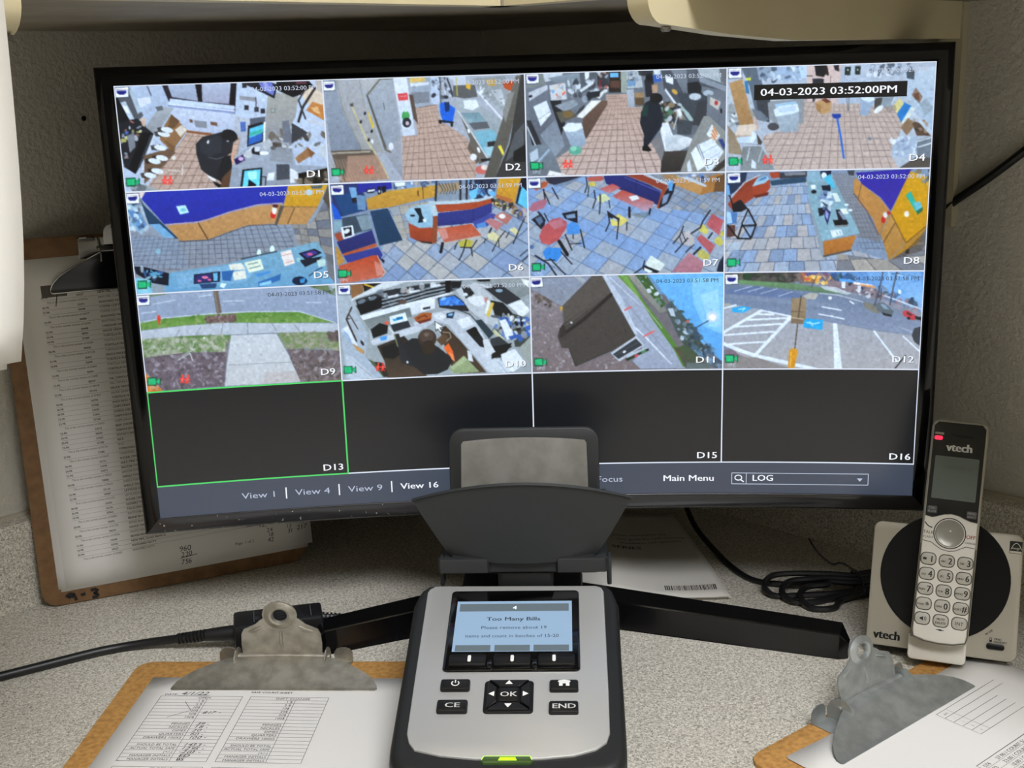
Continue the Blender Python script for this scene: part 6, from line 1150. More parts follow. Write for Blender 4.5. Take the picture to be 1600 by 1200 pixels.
# soft keys under the display: a black strip with three keys, each with a white mark
for k, (xa, xb) in enumerate(((-41.5, -16.8), (-12.2, 12.4), (17.0, 41.2))):
    o = face(MB().rbox(xa, xb, 81.5, 92.5, 2.4, 5.4, 1.2).build('soft_key', keyblk, cs))
    q = Ink(); xc = (-28, 0.2, 27.6)[k]
    q.poly(rrect(xc - 1.1, xc + 1.1, 84.2, 90.8, 1.0))
    q.build('key_mark', printw, o, 5.5)
for x in (-14.6, 14.8):
    face(MB().rbox(x - 1.9, x + 1.9, 79.8, 87, 2.4, 5.0, 0.8).build('key_divider', mat('key_gloss', 0x0c0c0e, 0.1, coat=0.5), cs))
def keycap(x0, x1, y0, y1, draw):
    o = face(MB().slab(rrect(x0, x1, y0, y1, 1.6), 1.5, 4.6, 1.0).build('key', keyblk, cs))
    q = Ink(); draw(q); q.build('key_print', printw, o, 4.72)
def d_power(q):
    cx, cy, r = -35.4, 64.2, 2.3
    for k in range(24):
        a = math.radians(130 + 280 * k / 24); b = math.radians(130 + 280 * (k + 1) / 24)
        q.rule(cx + r * math.cos(a), cy + r * math.sin(a), cx + r * math.cos(b), cy + r * math.sin(b), 0.75)
    q.rule(cx, cy + 0.3, cx, cy + 3.2, 0.75)
def d_home(q):
    cx, cy = 34.2, 63.6
    q.poly([(cx - 4.2, cy + 1.4), (cx + 4.2, cy + 1.4), (cx + 3.4, cy + 2.8), (cx + 2.8, cy + 2.8), (cx, cy + 3.6), (cx - 3.4, cy + 2.8)])
    q.poly([(cx - 3.3, cy - 2.4), (cx - 1.0, cy - 2.4), (cx - 1.0, cy + 1.6), (cx - 3.3, cy + 1.6)])
    q.poly([(cx + 1.0, cy - 2.4), (cx + 3.3, cy - 2.4), (cx + 3.3, cy + 1.6), (cx + 1.0, cy + 1.6)])
    q.poly([(cx - 1.2, cy - 0.2), (cx + 1.2, cy - 0.2), (cx + 1.2, cy + 1.6), (cx - 1.2, cy + 1.6)])
keycap(-44.9, -26.0, 58.9, 68.7, d_power)
keycap(-45.6, -26.3, 38.6, 49.4, lambda q: q.text('CE', -35.8, 41.9, 6.0, 'b', 'c', 1.35))
keycap(24.8, 43.2, 57.9, 67.7, d_home)
keycap(24.6, 43.0, 37.5, 47.9, lambda q: q.text('END', 34, 40.6, 6.0, 'b', 'c', 1.25))
pad = face(MB().slab(rrect(-16.6, 14.8, 38.6, 68.2, 2.6), 1.5, 3.2, 0.6).build('navigation_pad', mat('pad_black', 0x080808, 0.4), cs))
ox, oy = -0.9, 53.4
def trap(ax, ay, bx, by):
    """one wedge key between the inner square and the rim; (ax, ay) across, (bx, by) outward"""
    def pt(s, o): return (ox + ax * s + bx * o, oy + ay * s + by * o)
    lo = [pt(-6.6, 7.4), pt(6.6, 7.4), pt(12.6, 13.6), pt(-12.6, 13.6)]
    hi = [pt(-6.0, 7.9), pt(6.0, 7.9), pt(11.8, 13.1), pt(-11.8, 13.1)]
    return MB().loft([[(x, y, 3.0) for x, y in lo], [(x, y, 4.6) for x, y in lo], [(x, y, 5.2) for x, y in hi]])
for ax, ay, bx, by in ((1, 0, 0, 1), (-1, 0, 0, -1), (0, 1, -1, 0), (0, -1, 1, 0)):
    o = trap(ax, ay, bx, by).build('arrow_key', keyblk, pad, smooth=False)
    q = Ink()
    c = (ox + bx * 10.6, oy + by * 10.6)
    q.poly([(c[0] - ax * 2.4 - bx * 1.6, c[1] - ay * 2.4 - by * 1.6), (c[0] + ax * 2.4 - bx * 1.6, c[1] + ay * 2.4 - by * 1.6), (c[0] + bx * 2.1, c[1] + by * 2.1)])
    q.build('arrow_print', printw, pad, 5.35)
MB().slab(rrect(ox - 6.3, ox + 6.3, oy - 6.6, oy + 6.6, 0.8), 3.0, 5.0, 0.4).build('ok_key', keyblk, pad)
q = Ink(); q.text('OK', ox, oy - 2.2, 6.2, 'b', 'c', 1.2); q.build('ok_print', printw, pad, 5.12)
# green lit lens on the front lip
lens = [(-15.5, -1.5), (-14, -3.2), (14, -3.2), (15.5, -1.5), (14, 2.2), (-14, 2.2)]
lo_ = face(MB().slab(lens, 0.0, 2.4, 0.6).build('status_lens', mat('lens_clear', 0x39482c, 0.12, coat=0.6, emit=0x4e7a1e, estr=0.25), cs, label='clear lens lit green'))
MB().slab([(-5, -1.6), (6, -1.6), (5, 0.8), (-4, 0.8)], 2.3, 2.7).build('status_glow', mat('led_green', 0x9ad020, 0.4, emit=0xa6e61e, estr=1.3), lo_)
gl = Ink(); gl.stroke([(-15, -1.2), (-13.6, 1.9), (13.8, 1.9), (15, -1.2)], 0.5); gl.build('lens_edge', mat('led_edge', 0xaadd55, 0.4, emit=0xb7e85a, estr=0.9), lo_, 2.5)
# weighing column, platform frame, hopper and the bill plate behind it
MB().rbox(-14, 26, 180, 214, 48, 84, 4).build('column', plastic, cs)
pf = MB()
pf.loft([[(x, y, z) for x, y in rrect(-54 + i, 66 - i, 178 + i, 268 - i, 8)] for i, z in ((2, 80), (0, 82), (0, 90.5), (1.5, 92))])
plat = pf.build('platform', hop_plastic, cs, angle=40)
for x in (-56, 65.5):
    MB().rbox(x, x + 3.2, 178, 190, 71, 92, 1.0).build('hook', hop_plastic, plat)
for x in (-55, 30):
    MB().slab([(x, 174), (x + 34, 174), (x + 37, 179), (x - 2, 179)], 83, 93.5, 1.2).build('front_lug', hop_plastic, plat)
for x in (-53, 60):
    MB().rbox(x, x + 7, 222, 232, 91, 126, 1.5).build('guide_post', hop_plastic, plat)
HX, HY = 5.0, 176.0
def hop(u, v, t=0.0):
    """front shell: u -1..1 across, v 0..1 upward, t inward"""
    hw = 51 + 26.5 * v ** 0.85
    x = HX + (u * hw) * (1 - t / 90.0)
    bow = (1 - u * u)
    y = HY - 3 + 9 * u * u * (1 - 0.6 * v) - 3 * bow * v + t
    z = 91.5 + v * (46.0 + 13.5 * bow) - (1 - v) * 1.0 * bow
    return (x, y, z)
NU, NV = 28, 8
v, f = [], []
us = [-1 + 2 * i / NU for i in range(NU + 1)]
vs = [j / NV for j in range(NV + 1)]
lip = [hop(u, 1.0) for u in us]
outer = [[hop(u, vv) for u in us] for vv in vs]
rim1 = [(p[0] * 1.0 + (p[0] - HX) * 0.018, p[1] - 1.6, p[2] + 0.6) for p in lip]
rim2 = [(p[0] + (p[0] - HX) * 0.012, p[1] + 0.2, p[2] + 2.0) for p in lip]
inner = [[hop(u * 0.985, vv, 2.4) for u in us] for vv in reversed(vs)]
m = MB(); m.loft(outer + [rim1, rim2] + inner, False, False, closed=False)
hopper = m.build('hopper', hop_plastic, cs, angle=50, label='flared charcoal bill hopper')
for sgn in (-1, 1):
    sd = MB()
    A = [hop(sgn, vv) for vv in vs]
    B = [(HX + sgn * (54 + 4 * vv), 238, 92 + 20 * vv) for vv in vs]
    A2 = [(x - sgn * 2.2, y, z) for x, y, z in A]; B2 = [(x - sgn * 2.2, y, z) for x, y, z in B]
    sd.loft([[a, b, b2, a2] for a, b, b2, a2 in zip(A, B, B2, A2)])
    sd.build('side_wall', hop_plastic, hopper, angle=50)
MB().slab(rrect(HX - 52, HX + 52, HY, HY + 62, 6), 91.5, 94).build('hopper_floor', hop_plastic, hopper)
# upright bill plate, leaning back a little
plate_m = frame((HX, 232, 94), (1, 0, 0), (0, 0.16, 1))
bp = MB().slab(list(rrect(-57, 57, 0, 78, (2, 2, 11, 11), 6)), -3, 3, 1.5).build('bill_plate', hop_plastic, cs)
bp.matrix_basis = plate_m
MB().slab([(x, y + (3.0 * (1 - (x / 50.0) ** 2) if y > 50 else 0)) for x, y in ([(-49, 4)] + [(-49 + 98 * k / 10, 4) for k in range(1, 10)] + [(49, 4), (47.5, 66), (46, 68)] + [(46 - 92 * k / 10, 68) for k in range(1, 10)] + [(-46, 68), (-47.5, 66)])], 2.4, 3.4, 0.4).build('pad', mat('pad_grey', 0x8c8a82, 0.75, mottle=(60, 0x7a786f, 0.35, 0.65)), bp, label='worn grey pad')
# ------------------------------------------------------------------ cordless telephone: charging base and handset
th = math.radians(21.5); tl = math.radians(67)
pe1 = (math.cos(th), -math.sin(th), 0)
bk = Vector((math.sin(th), math.cos(th), 0))
pe2 = bk * math.cos(tl) + Vector((0, 0, 1)) * math.sin(tl)
BASE_M = frame((243, -99, 10), pe1, tuple(pe2))
champagne = mat('champagne_plastic', 0xb3ad9d, 0.38, 0.2)
offwhite = mat('offwhite_plastic', 0xdcd8cc, 0.42)
gloss_dark = mat('gloss_dark', 0x07080a, 0.35, spec=0.25)
inkblk = mat('ink_black', 0x141414, 0.6)
inkgrey = mat('ink_grey', 0x5a5954, 0.6)
base = thing('phone_base', 'champagne silver telephone charging base with black round dish', 'phone base', BASE_M)
# shell: face slab plus a wedge body that reaches the worktop (local z faces the viewer)
face_out = rrect(0, 105, 0, 92.5, 6, 5)
m = MB()
def toz0(x, y, depth):
    return (x, y, -depth)
m.loft([[(x, y, -9) for x, y in inset(face_out, 1)], [(x, y, -2) for x, y in face_out], [(x, y, -0.6) for x, y in inset(face_out, 0.4)], [(x, y, 0) for x, y in inset(face_out, 1.4)]])
m.build('shell', champagne, base, angle=40)
# rear stand: wedge, in base coordinates; the worktop plane is 10 mm under the face's lower edge
ct, st = math.cos(tl), math.sin(tl)
def desk_pt(x, back, z):      # horizontal distance behind the face's lower edge, height above worktop -> base local
    zz = z - 10
    return (x, back * ct + zz * st, -(back * st) + zz * ct)
wr = []
for x in (6, 99):
    wr.append([desk_pt(x, *q) for q in ((9, 4.2), (62, 4.2), (62, 26), (32, 62), (24, 46))])
m = MB(); m.loft(wr); m.build('stand_wedge', mat('dark_plastic', 0x1d1d1e, 0.5), base, smooth=False)
for x in (14, 91):
    m = MB(); m.loft([[desk_pt(x - 6, b, z) for b, z in ((44, 0), (58, 0), (58, 4.3), (44, 4.3))], [desk_pt(x + 6, b, z) for b, z in ((44, 0), (58, 0), (58, 4.3), (44, 4.3))]])
    m.build('foot', matt_black, base, smooth=False)
disc = MB().lathe([(45.6, -0.3), (45.6, 0.5), (44.8, 0.6), (43.0, 0.3), (30, 0.3), (10, 0.3)], 56, (52.5, 56)).build('dish', gloss_dark, base, label='glossy black round dish')
# cradle lip in front of the dish
lip = [(30.5, -6.5), (70.5, -5.0), (71.5, 9.5), (61, 6.6), (51, 5.6), (41, 7.0), (31.2, 11)]
MB().slab(rrect(30.6, 70.8, -6.0, 12, (3.5, 3.5, 0.5, 0.5)), -1, 12, 1.5).build('cradle_lip', offwhite, base, label='off-white cradle lip')
q = Ink(); q.text('vtech', 5.3, 5.2, 9.2, 'h', 'l', 0.95, rot=-0.01); q.build('maker_name', inkblk, base, 0.12)
q = Ink()
q.poly([(95.6, 78.2), (104.2, 78.2), (104.2, 87.2), (95.6, 87.2)])
lg_ = q.build('energy_mark', inkblk, base, 0.12)
q = Ink()
arc = [(96.4 + 0.3 + 7.0 * k / 14, 81.2 + 4.6 * math.sin(math.pi * k / 14) ** 0.8) for k in range(15)]
q.stroke(arc, 0.5); q.text('energy', 96.5, 81.4, 2.4, 'b', 'l', 0.9, slant=0.3); q.poly([(95.9, 78.5), (103.9, 78.5), (103.9, 80.0), (95.9, 80.0)])
q.build('energy_mark_print', mat('mark_cream', 0xcfcabb, 0.6), lg_, 0.17)
MB().slab(rrect(84, 96.5, 7.6, 11.9, 2.0), 0.0, 1.6, 0.6).build('find_button', gloss_dark, base)
q = Ink(); q.text('FIND', 89.2, 14.6, 2.2, 'b'); q.text('HANDSET', 89.0, 12.7, 2.0, 'b'); q.text('IN USE', 83.6, 17.2, 2.0, 'b', rot=0.7)
q.frame(86.2, 87.6, 13.0, 15.8, 0.3); q.poly([(86.3, 13.0), (87.5, 13.0), (87.5, 14.4), (86.3, 14.4)])
q.build('base_lettering', inkblk, base, 0.12)

# handset leaning in the dish
HS_M = BASE_M @ Matrix.Translation(Vector((51.7, 8.0, 2.6)) * MM) @ Matrix.Rotation(math.radians(-1.75), 4, 'Z')
hs_ = thing('cordless_handset', 'cordless telephone handset with grey display and keypad standing in its base', 'phone', HS_M)
HW, HL, HT = 19.7, 162.0, 19.5
side_out = [(-HW + 1.5, 1.6), (-10, -0.6), (0, -1.2), (10, -0.6), (HW - 1.5, 1.6)] + [(HW, 6), (HW, HL - 5), (HW - 1.6, HL - 1.4), (HW - 5, HL), (-HW + 5, HL), (-HW + 1.6, HL - 1.4), (-HW, HL - 5), (-HW, 6)]
m = MB()
m.loft([[(x, y, z) for x, y in inset(side_out, i)] for i, z in ((5, 0.0), (1.5, 2.5), (0, 8), (0, HT - 3), (0.5, HT - 1), (1.4, HT))])
m.build('housing', champagne, hs_, angle=45, label='silver housing')
top_out = [(-HW + 1.7, 91), (-11.6, 90), (-8, 92.4), (0, 94), (8, 92.4), (11.6, 90), (HW - 1.7, 91 - 1.5), (HW - 1.7, HL - 5), (HW - 4.5, HL - 1.8), (-HW + 4.5, HL - 1.8), (-HW + 1.7, HL - 5)]
top_out = [(-HW + 1.7, 90.5), (-13, 89.6), (-10, 90.6), (-5, 92.6), (0, 93.4), (5, 92.6), (10, 90.6), (13, 89.6), (HW - 1.7, 89), (HW - 1.7, HL - 5), (HW - 4.5, HL - 1.8), (-HW + 4.5, HL - 1.8), (-HW + 1.7, HL - 5)]
tp = MB().slab(top_out, HT - 0.6, HT + 0.5, 0.4).build('upper_panel', mat('panel_black', 0x151617, 0.3), hs_, label='black upper panel')
MB().slab(rrect(-15.2, 15.2, 103.6, 135, 0.8), HT + 0.3, HT + 0.7).build('display', mat('lcd_green_grey', 0x66706a, 0.3), tp, smooth=False, label='grey green display')
q = Ink(); q.text('HANDSET 1', 0.5, 125.5, 4.2, 'b', 'c', 0.85); q.text('0', -12.5, 116.8, 3.2); q.text('MENU', 7, 105.2, 2.6); q.text('5', -9.8, 117, 2.0); q.build('display_text', mat('lcd_faint', 0x5e675c, 0.5), tp, HT + 0.78)
q = Ink(); q.text('vtech', 0.8, 139.2, 8.6, 'h', 'c', 0.95); q.build('maker_name', printw, tp, HT + 0.6)
MB().slab(rrect(-17.0, -10.8, 150.6, 152.2, 0.4), HT, HT + 0.75).build('lamp_caption', mat('caption_grey', 0x9a958e, 0.6), tp)
MB().slab(rrect(-17.2, -11.4, 146.6, 149.6, 1.3), HT, HT + 1.2, 0.5).build('charge_lamp', mat('lamp_red', 0xff3050, 0.3, emit=0xff2a48, estr=1.5), hs_, label='red lit charge lamp')
MB().slab([(-7, 151.8), (10.5, 151), (9, 149.4), (-3, 149.9)], HT + 0.2, HT + 0.62).build('earpiece_slot', mat('slot_black', 0x030303, 0.6), tp)
for sx, txt in ((-1, ('CALL', 'BLOCK')), (1, ('MENU', 'SELECT'))):
    cx, cy = sx * 13.6, 94.6 + (0.6 if sx < 0 else -0.4)
    k = MB().slab(rrect(cx - 3.4, cx + 3.4, cy - 2.6, cy + 2.6, 0.8), HT + 0.3, HT + 0.9, 0.2).build('soft_button', mat('button_grey', 0x4b4b4b, 0.5), hs_)
    q = Ink(); q.text(txt[0], cx, cy + 0.3, 2.4, 'b', 'c', 0.9); q.text(txt[1], cx, cy - 2.0, 2.0, 'b', 'c', 0.9); q.build('button_print', mat('print_grey', 0x9c9c98, 0.6), k, HT + 0.98)
low_out = [(-HW + 2.2, 3.2), (-9, 1.0), (0, 0.4), (9, 1.0), (HW - 2.2, 3.2), (HW - 1.7, 8), (HW - 1.7, 88.6), (13, 89.2), (10, 90.2), (5, 92.2), (0, 93), (-5, 92.2), (-10, 90.2), (-13, 89.2), (-HW + 1.7, 90), (-HW + 1.7, 8)]
lowp = MB().slab(low_out, HT - 0.6, HT + 0.5, 0.4).build('keypad_plate', offwhite, hs_, label='off-white keypad plate')
q = Ink(); q.stroke([(-HW + 0.9, 70), (-HW + 0.9, 7), (-HW + 2.0, 2.6), (-10, 0.3), (0, -0.3), (10, 0.3), (HW - 2.0, 2.6), (HW - 0.9, 7), (HW - 0.9, 70)], 0.7); q.build('seam', mat('gap_dark', 0x45423a, 0.7), hs_, HT + 0.02)
# talk / off wing keys around the round navigation key
groove = Ink()
groove.stroke([(-18, 72.2), (-12, 71.4), (-9, 69.5), (-5, 67.2), (0, 66.3), (5, 67.2), (9, 69.5), (12, 71.0), (18, 70.6)], 0.45)
for r0 in (10.9,):
    groove.stroke([(r0 * math.cos(a), 79.2 + r0 * math.sin(a)) for a in [2 * math.pi * k / 40 for k in range(41)]], 0.7)
groove.build('groove', inkblk, lowp, HT + 0.56)
MB().lathe([(9.9, HT + 0.2), (9.9, HT + 0.8), (9.4, HT + 1.1), (8.6, HT + 1.0), (8.2, HT + 0.8), (3, HT + 0.7)], 40, (0, 79.2)).build('navigation_key', mat('nav_grey', 0x9a988f, 0.35, 0.5), hs_, label='round grey navigation key')
MB().lathe([(0.6, HT + 0.6), (0.6, HT + 1.0)], 10, (0.4, 81)).build('key_dot', printw, lowp)
q = Ink(); q.text('TALK', -14.5, 77.4, 3.1, 'r', 'c', 1.0); q.text('FLASH', -14.5, 74.2, 2.3, 'r', 'c', 1.0); 
q.stroke([(-17.4, 85.6), (-16.4, 84.0), (-14.6, 82.6), (-12.2, 82.0)], 0.8)
q.build('key_lettering', mat('ink_green_black', 0x1c2a1e, 0.6), lowp, HT + 0.58)
q = Ink(); q.text('CANCEL', 14.6, 73.2, 2.2, 'r', 'c', 0.9); q.build('key_lettering', inkblk, lowp, HT + 0.58)
q = Ink(); q.text('OFF', 14.6, 77.0, 3.7, 'b', 'c', 1.0); q.build('key_lettering', mat('ink_red', 0xa8261c, 0.6), lowp, HT + 0.58, label='red lettering')
KEYS = [('1', ''), ('2', 'ABC'), ('3', 'DEF'), ('4', 'GHI'), ('5', 'JKL'), ('6', 'MNO'), ('7', 'PQRS'), ('8', 'TUV'), ('9', 'WXYZ'), ('*', 'TONE'), ('0', 'OPER'), ('#', 'QUIET'), ('', 'spk'), ('', 'MUTE'), ('INT', '')]
keym = mat('keycap_grey', 0xb5b1a4, 0.35)
for n, (d, s) in enumerate(KEYS):
    r, c = divmod(n, 3)
    x, y = (c - 1) * 12.65 + 0.0, 59.2 - r * 10.85 + (0 if r < 4 else 0.2)
    k = MB().slab(rrect(x - 5.0, x + 5.0, y - 4.1, y + 4.1, 3.2, 4), HT + 0.2, HT + 1.7, 0.7).build('key', keym, hs_)
    MB().loft([[(a, b, HT + 0.45) for a, b in rrect(x - 5.6, x + 5.6, y - 4.7, y + 4.7, 3.7, 4)], [(a, b, HT + 0.55) for a, b in rrect(x - 5.5, x + 5.5, y - 4.6, y + 4.6, 3.6, 4)]]).build('key_gap', mat('gap_dark', 0x45423a, 0.7), k)
    q = Ink()
    if s == 'spk':
        q.poly([(x - 1.6, y - 0.7), (x - 0.6, y - 0.7), (x + 0.6, y - 1.7), (x + 0.6, y + 1.7), (x - 0.6, y + 0.7), (x - 1.6, y + 0.7)])
        q.stroke([(x + 1.4, y - 1.2), (x + 1.8, y), (x + 1.4, y + 1.2)], 0.3); q.stroke([(x + 2.2, y - 1.7), (x + 2.8, y), (x + 2.2, y + 1.7)], 0.3)
    elif s == 'MUTE':
        q.text('MUTE', x, y + 0.4, 2.2, 'b', 'c'); q.text('DELETE', x, y - 2.2, 2.2, 'b', 'c')
    elif d == 'INT':
        q.text('INT', x, y - 1.2, 3.4, 'r', 'c')
    else:
        q.text(d, x + 2.4, y - (2.1 if d != '*' else 3.0), 6.4, 'b', 'c', 0.9)
        if s: q.text(s, x - 2.2, y - 1.2, 2.0, 'b', 'c', 0.9)
        if d == '1': q.poly([(x - 3.6, y - 0.9), (x - 1.2, y - 0.9), (x - 1.2, y + 0.7), (x - 3.6, y + 0.7)])
    q.build('key_print', inkblk, k, HT + 1.8)
q = Ink(); q.text('-==-', 0, 8.6, 3, 'b', 'c') if False else q.stroke([(-2.6, 9.6), (2.6, 9.4)], 0.5); q.poly([(-1, 9.0), (1.2, 8.9), (1.2, 10.0), (-1, 10.1)])
q.build('microphone_mark', inkblk, lowp, HT + 0.58)
# ------------------------------------------------------------------ clipboards and papers
hardboard = mat('hardboard', 0xc79653, 0.7, mottle=(260, 0xa5763c, 0.3, 0.62), bump=(700, 0.15, 0.0004))
hardboard_dk = mat('hardboard_dark', 0x81613f, 0.65, mottle=(120, 0x6e5032, 0.3, 0.65), bump=(700, 0.12, 0.0004))
nickel = mat('worn_nickel', 0xbab5a8, 0.45, 0.75, mottle=(90, 0x9a9588, 0.35, 0.65), bump=(60, 0.12, 0.002))
nickel2 = mat('dull_steel', 0xbcc0be, 0.42, 0.75, mottle=(90, 0xa4a8a6, 0.35, 0.65), bump=(60, 0.15, 0.002))
chrome_dk = mat('smoked_chrome', 0x6b6a68, 0.16, 1.0)
def make_clip(root, metal, lever_tilt=0.0, jaw_mat=None, lever_h=0.88):
    """x across, y towards the board's top edge, z off the board; board top edge at y = 0, board face at z = 3"""
    base = MB()
    base.rbox(-50, 50, -20, -3, 3.0, 4.0, 0.4)
    bp_ = base.build('clip_base', metal, root)
    for s in (-1, 1):
        pr = [(-7, 0), (7, 0), (7, 8), (5, 11), (2, 12), (-2, 12), (-5, 11), (-7, 8)]
        m = MB(); m.loft([[(s * 44 + x, -2.6 + t, 3.6 + z) for x, z in pr] for t in (-0.5, 0.5)]); m.build('tab', metal, bp_)
        ear = [(-15, 0), (6, 0), (7, 7), (4, 13), (-1, 16.5), (-8, 17), (-14, 13)]
        m = MB(); m.loft([[(s * 34 + t, -9 + y, 3.6 + z) for y, z in ear] for t in (-0.5, 0.5)]); e_ = m.build('ear', metal, bp_)
        m = MB(); m.tube([(s * 33, -12.5, 13.0), (s * 36.2, -12.5, 13.0)], 2.4, 12); m.build('rivet', metal, bp_)
    MB().tube([(-33, -12.5, 13), (33, -12.5, 13)], 3.2, 12).build('spring_rod', metal, bp_)
    # jaw: pressed sheet, wide at the gripping edge
    prof = [(0.0, -13.5, 14.5), (0.1, -18, 14.6), (0.22, -23, 13.2), (0.36, -28, 11.2), (0.52, -33, 8.8), (0.68, -38, 6.6), (0.82, -42, 5.0), (0.93, -45, 4.3), (1.0, -46.5, 4.4)]
    def hw(t): return 30 + 46 * (1 - (1 - min(1.0, t / 0.96)) ** 2.3) if t < 0.98 else 74.5
    n = 26
    top, bot = [], []
    for t, y, z in prof:
        w = hw(t)
        dome = lambda x: 0.6 * (1 - (x / w) ** 2)
        top.append([(-w + 2 * w * i / n, y, z + dome(-w + 2 * w * i / n) * (1 - t)) for i in range(n + 1)])
    m = MB(); m.loft(top + [[(x, y + 0.3, z - 1.0) for x, y, z in r] for r in reversed(top)], False, False, closed=False)
    jaw = m.build('jaw', jaw_mat or metal, root, angle=60)
    if jaw_mat:
        MB().tube(top[-1], 0.9, 6).build('jaw_edge', metal, jaw)
        MB().tube([r[0] for r in top], 0.8, 6).build('jaw_edge', metal, jaw)
    # lever with eyelet
    hy, hr = 38.0, 5.8
    outl = [(30, 0), (30.5, 12), (30, 21), (28, 25.5), (24, 27.5), (19, 30), (15, 34)]
    for k in range(13):
        a = math.radians(-15 + 210 * k / 12)
        outl.append((13.2 * math.cos(a), 38.5 + 13.2 * math.sin(a) * 0.92))
    outl += [(-15, 34), (-19, 30), (-24, 27.5), (-28, 25.5), (-30, 21), (-30.5, 12), (-30, 0), (-15, 0), (0, 0), (15, 0)]
    N = len(outl)
    ang = [math.atan2(y - hy, x) for x, y in outl]
    def rg(fac, z):
        return [(hr * math.cos(a) + (x - hr * math.cos(a)) * fac, hy + hr * math.sin(a) + (y - hy - hr * math.sin(a)) * fac, z) for (x, y), a in zip(outl, ang)]
    m = MB(); m.loft([rg(0, 0), rg(0, 1), rg(0.35, 1), rg(1, 1), rg(1, 0), rg(0.35, 0), rg(0, 0)], False, False)
    lv = m.build('lever', metal, root, angle=50)
    t0 = math.radians(90 + lever_tilt)
    LM = Matrix.Translation(Vector((0, -11.5, 13)) * MM) @ Matrix.Rotation(t0, 4, 'X') @ Matrix.Diagonal((1, lever_h, 1, 1)) @ Matrix.Translation((0, 0, -0.0005))
    lv.matrix_basis = LM
    ey = MB(); ey.loft([[(r_ * math.cos(2 * math.pi * k / 28), hy + r_ * math.sin(2 * math.pi * k / 28), z_) for k in range(28)] for r_, z_ in ((hr - 0.4, -0.5), (hr - 0.3, 0.8), (hr + 0.4, 2.2), (hr + 2, 2.9), (hr + 4.5, 2.0), (hr + 6.5, 0.9))], False, False); ey.build('eyelet', metal, lv)
    for x0, y0, x1, y1 in ((-24, 23, -14, 28), (14, 28, 24, 23), (0, 8, 0, 24)):
        m = MB(); m.tube(smooth_path([(x0, y0, 0.4), ((x0 + x1) / 2, (y0 + y1) / 2, 1.5), (x1, y1, 0.4)], 4), 1.3, 6); m.build('pressed_rib', metal, lv)
    return root
def board(root, w, l, m, mark=None):
    """top edge at y = 0, board towards -y"""
    return MB().slab(rrect(-w / 2, w / 2, -l, 0, 13, 5), 0, 3.0, 0.6).build('board', m, root)
def sheet_mesh(x0, x1, y0, y1, z, wave, nx=10, ny=14):
    v = []
    for j in range(ny + 1):
        for i in range(nx + 1):
            x = x0 + (x1 - x0) * i / nx; y = y0 + (y1 - y0) * j / ny
            v.append((x, y, z + wave(x, y)))
    f = [(j * (nx + 1) + i, j * (nx + 1) + i + 1, (j + 1) * (nx + 1) + i + 1, (j + 1) * (nx + 1) + i) for j in range(ny) for i in range(nx)]
    return v, f
def sheet(label, mtx, w, l, z, wave=None, group=None, m=None):
    """paper with its top-left corner at the origin of mtx, x right, y up; returns the object and its surface function"""
    wave = wave or (lambda x, y: 0.0)
    o = MB().add(*sheet_mesh(0, w, -l, 0, z, wave)).build('paper_sheet', m or paper_w, smooth=True, angle=180)
    md = o.modifiers.new('sheet', 'SOLIDIFY'); md.thickness = 0.00012; md.offset = -1
    o.matrix_world = mtx
    tag(o, label, 'paper', group)
    return o, (lambda x, y, d=0.12: (x, y, z + wave(x, y) + d))

# --- clipboard lying flat at the left with the safe count sheet
LB_M = rotz((-193.5, -86.5, 0), -3.5)
lb = thing('clipboard', 'brown hardboard clipboard lying flat holding the safe count sheet', 'clipboard', LB_M)
board(lb, 229, 318, hardboard)
make_clip(lb, nickel)
SM = rotz((-289.6, -107.0, 0), -4.45)
o, srf = sheet('white safe count sheet with ruled tables under the clip', SM, 216, 279, 3.35, lambda x, y: 0.25 + 0.25 * math.sin(x * 0.03) )
sheet('plain white sheet lying under the safe count sheet', rotz((-290.6, -106.4, 0), -3.9), 216, 279, 3.12)
q = Ink(); hand = Ink(); rnd = random.Random(4)
rows = ['', '1 $', '5 $', '10$', '20$', '50$', '100$', '', 'PENNIES', 'NICKLES', 'DIMES', 'QUARTERS', 'DRAWERS 100X5', '', 'SHOULD BE TOTAL', 'ACTUAL TOTAL SAFE', '(+/-)', 'MANAGER INITIALS', 'MANAGER INITIALS']
RH = 84.6 / len(rows)
def table(x0, wtab, xc, head, y0, names):
    q.frame(x0, x0 + wtab, y0 - RH * len(names), y0, 0.32)
    for k, s in enumerate(names):
        y = y0 - RH * (k + 1)
        q.rule(x0, y, x0 + wtab, y, 0.26)
        if k == 0: q.text(head, x0 + wtab * 0.55, y + 0.9, 3.6, 'r', 'c')
        elif s: q.text(s, x0 + xc - 1.4, y + 0.9, 3.7, 'r', 'r', 0.95 if len(s) < 14 else 0.86)
    q.rule(x0 + xc, y0 - RH, x0 + xc, y0 - RH * len(names), 0.3)
Y0 = -27.8
table(15.4, 60.2, 35.5, 'OPEN', Y0, rows)
table(81.6, 56.8, 33.5, 'SHIFT CHANGE', Y0, rows)
table(15.4, 60.2, 35.5, 'CLOSING', Y0 - 84.6 - 6.5, rows)
table(81.6, 56.8, 33.5, 'DEPOSIT', Y0 - 84.6 - 6.5, rows)
q.text('SAFE COUNT SHEET', 80.2, Y0 + 5.2, 3.3, 'b', 'l', 1.02)
q.text('DATE:', 17.4, Y0 + 1.2, 3.6, 'r', 'l'); q.rule(27, Y0 + 0.8, 51, Y0 + 0.8, 0.25)
q.build('printed_form', mat('toner', 0x2e2d2b, 0.7), o, warp=lambda x, y: srf(x, y))
hand.text('4/1/22', 29, Y0 + 1.6, 6.8, 'r', 'l', 1.15, slant=0.3)
hand.stroke([(36, Y0 - 8), (44, Y0 - 20), (30, Y0 - 29.5)], 0.35)
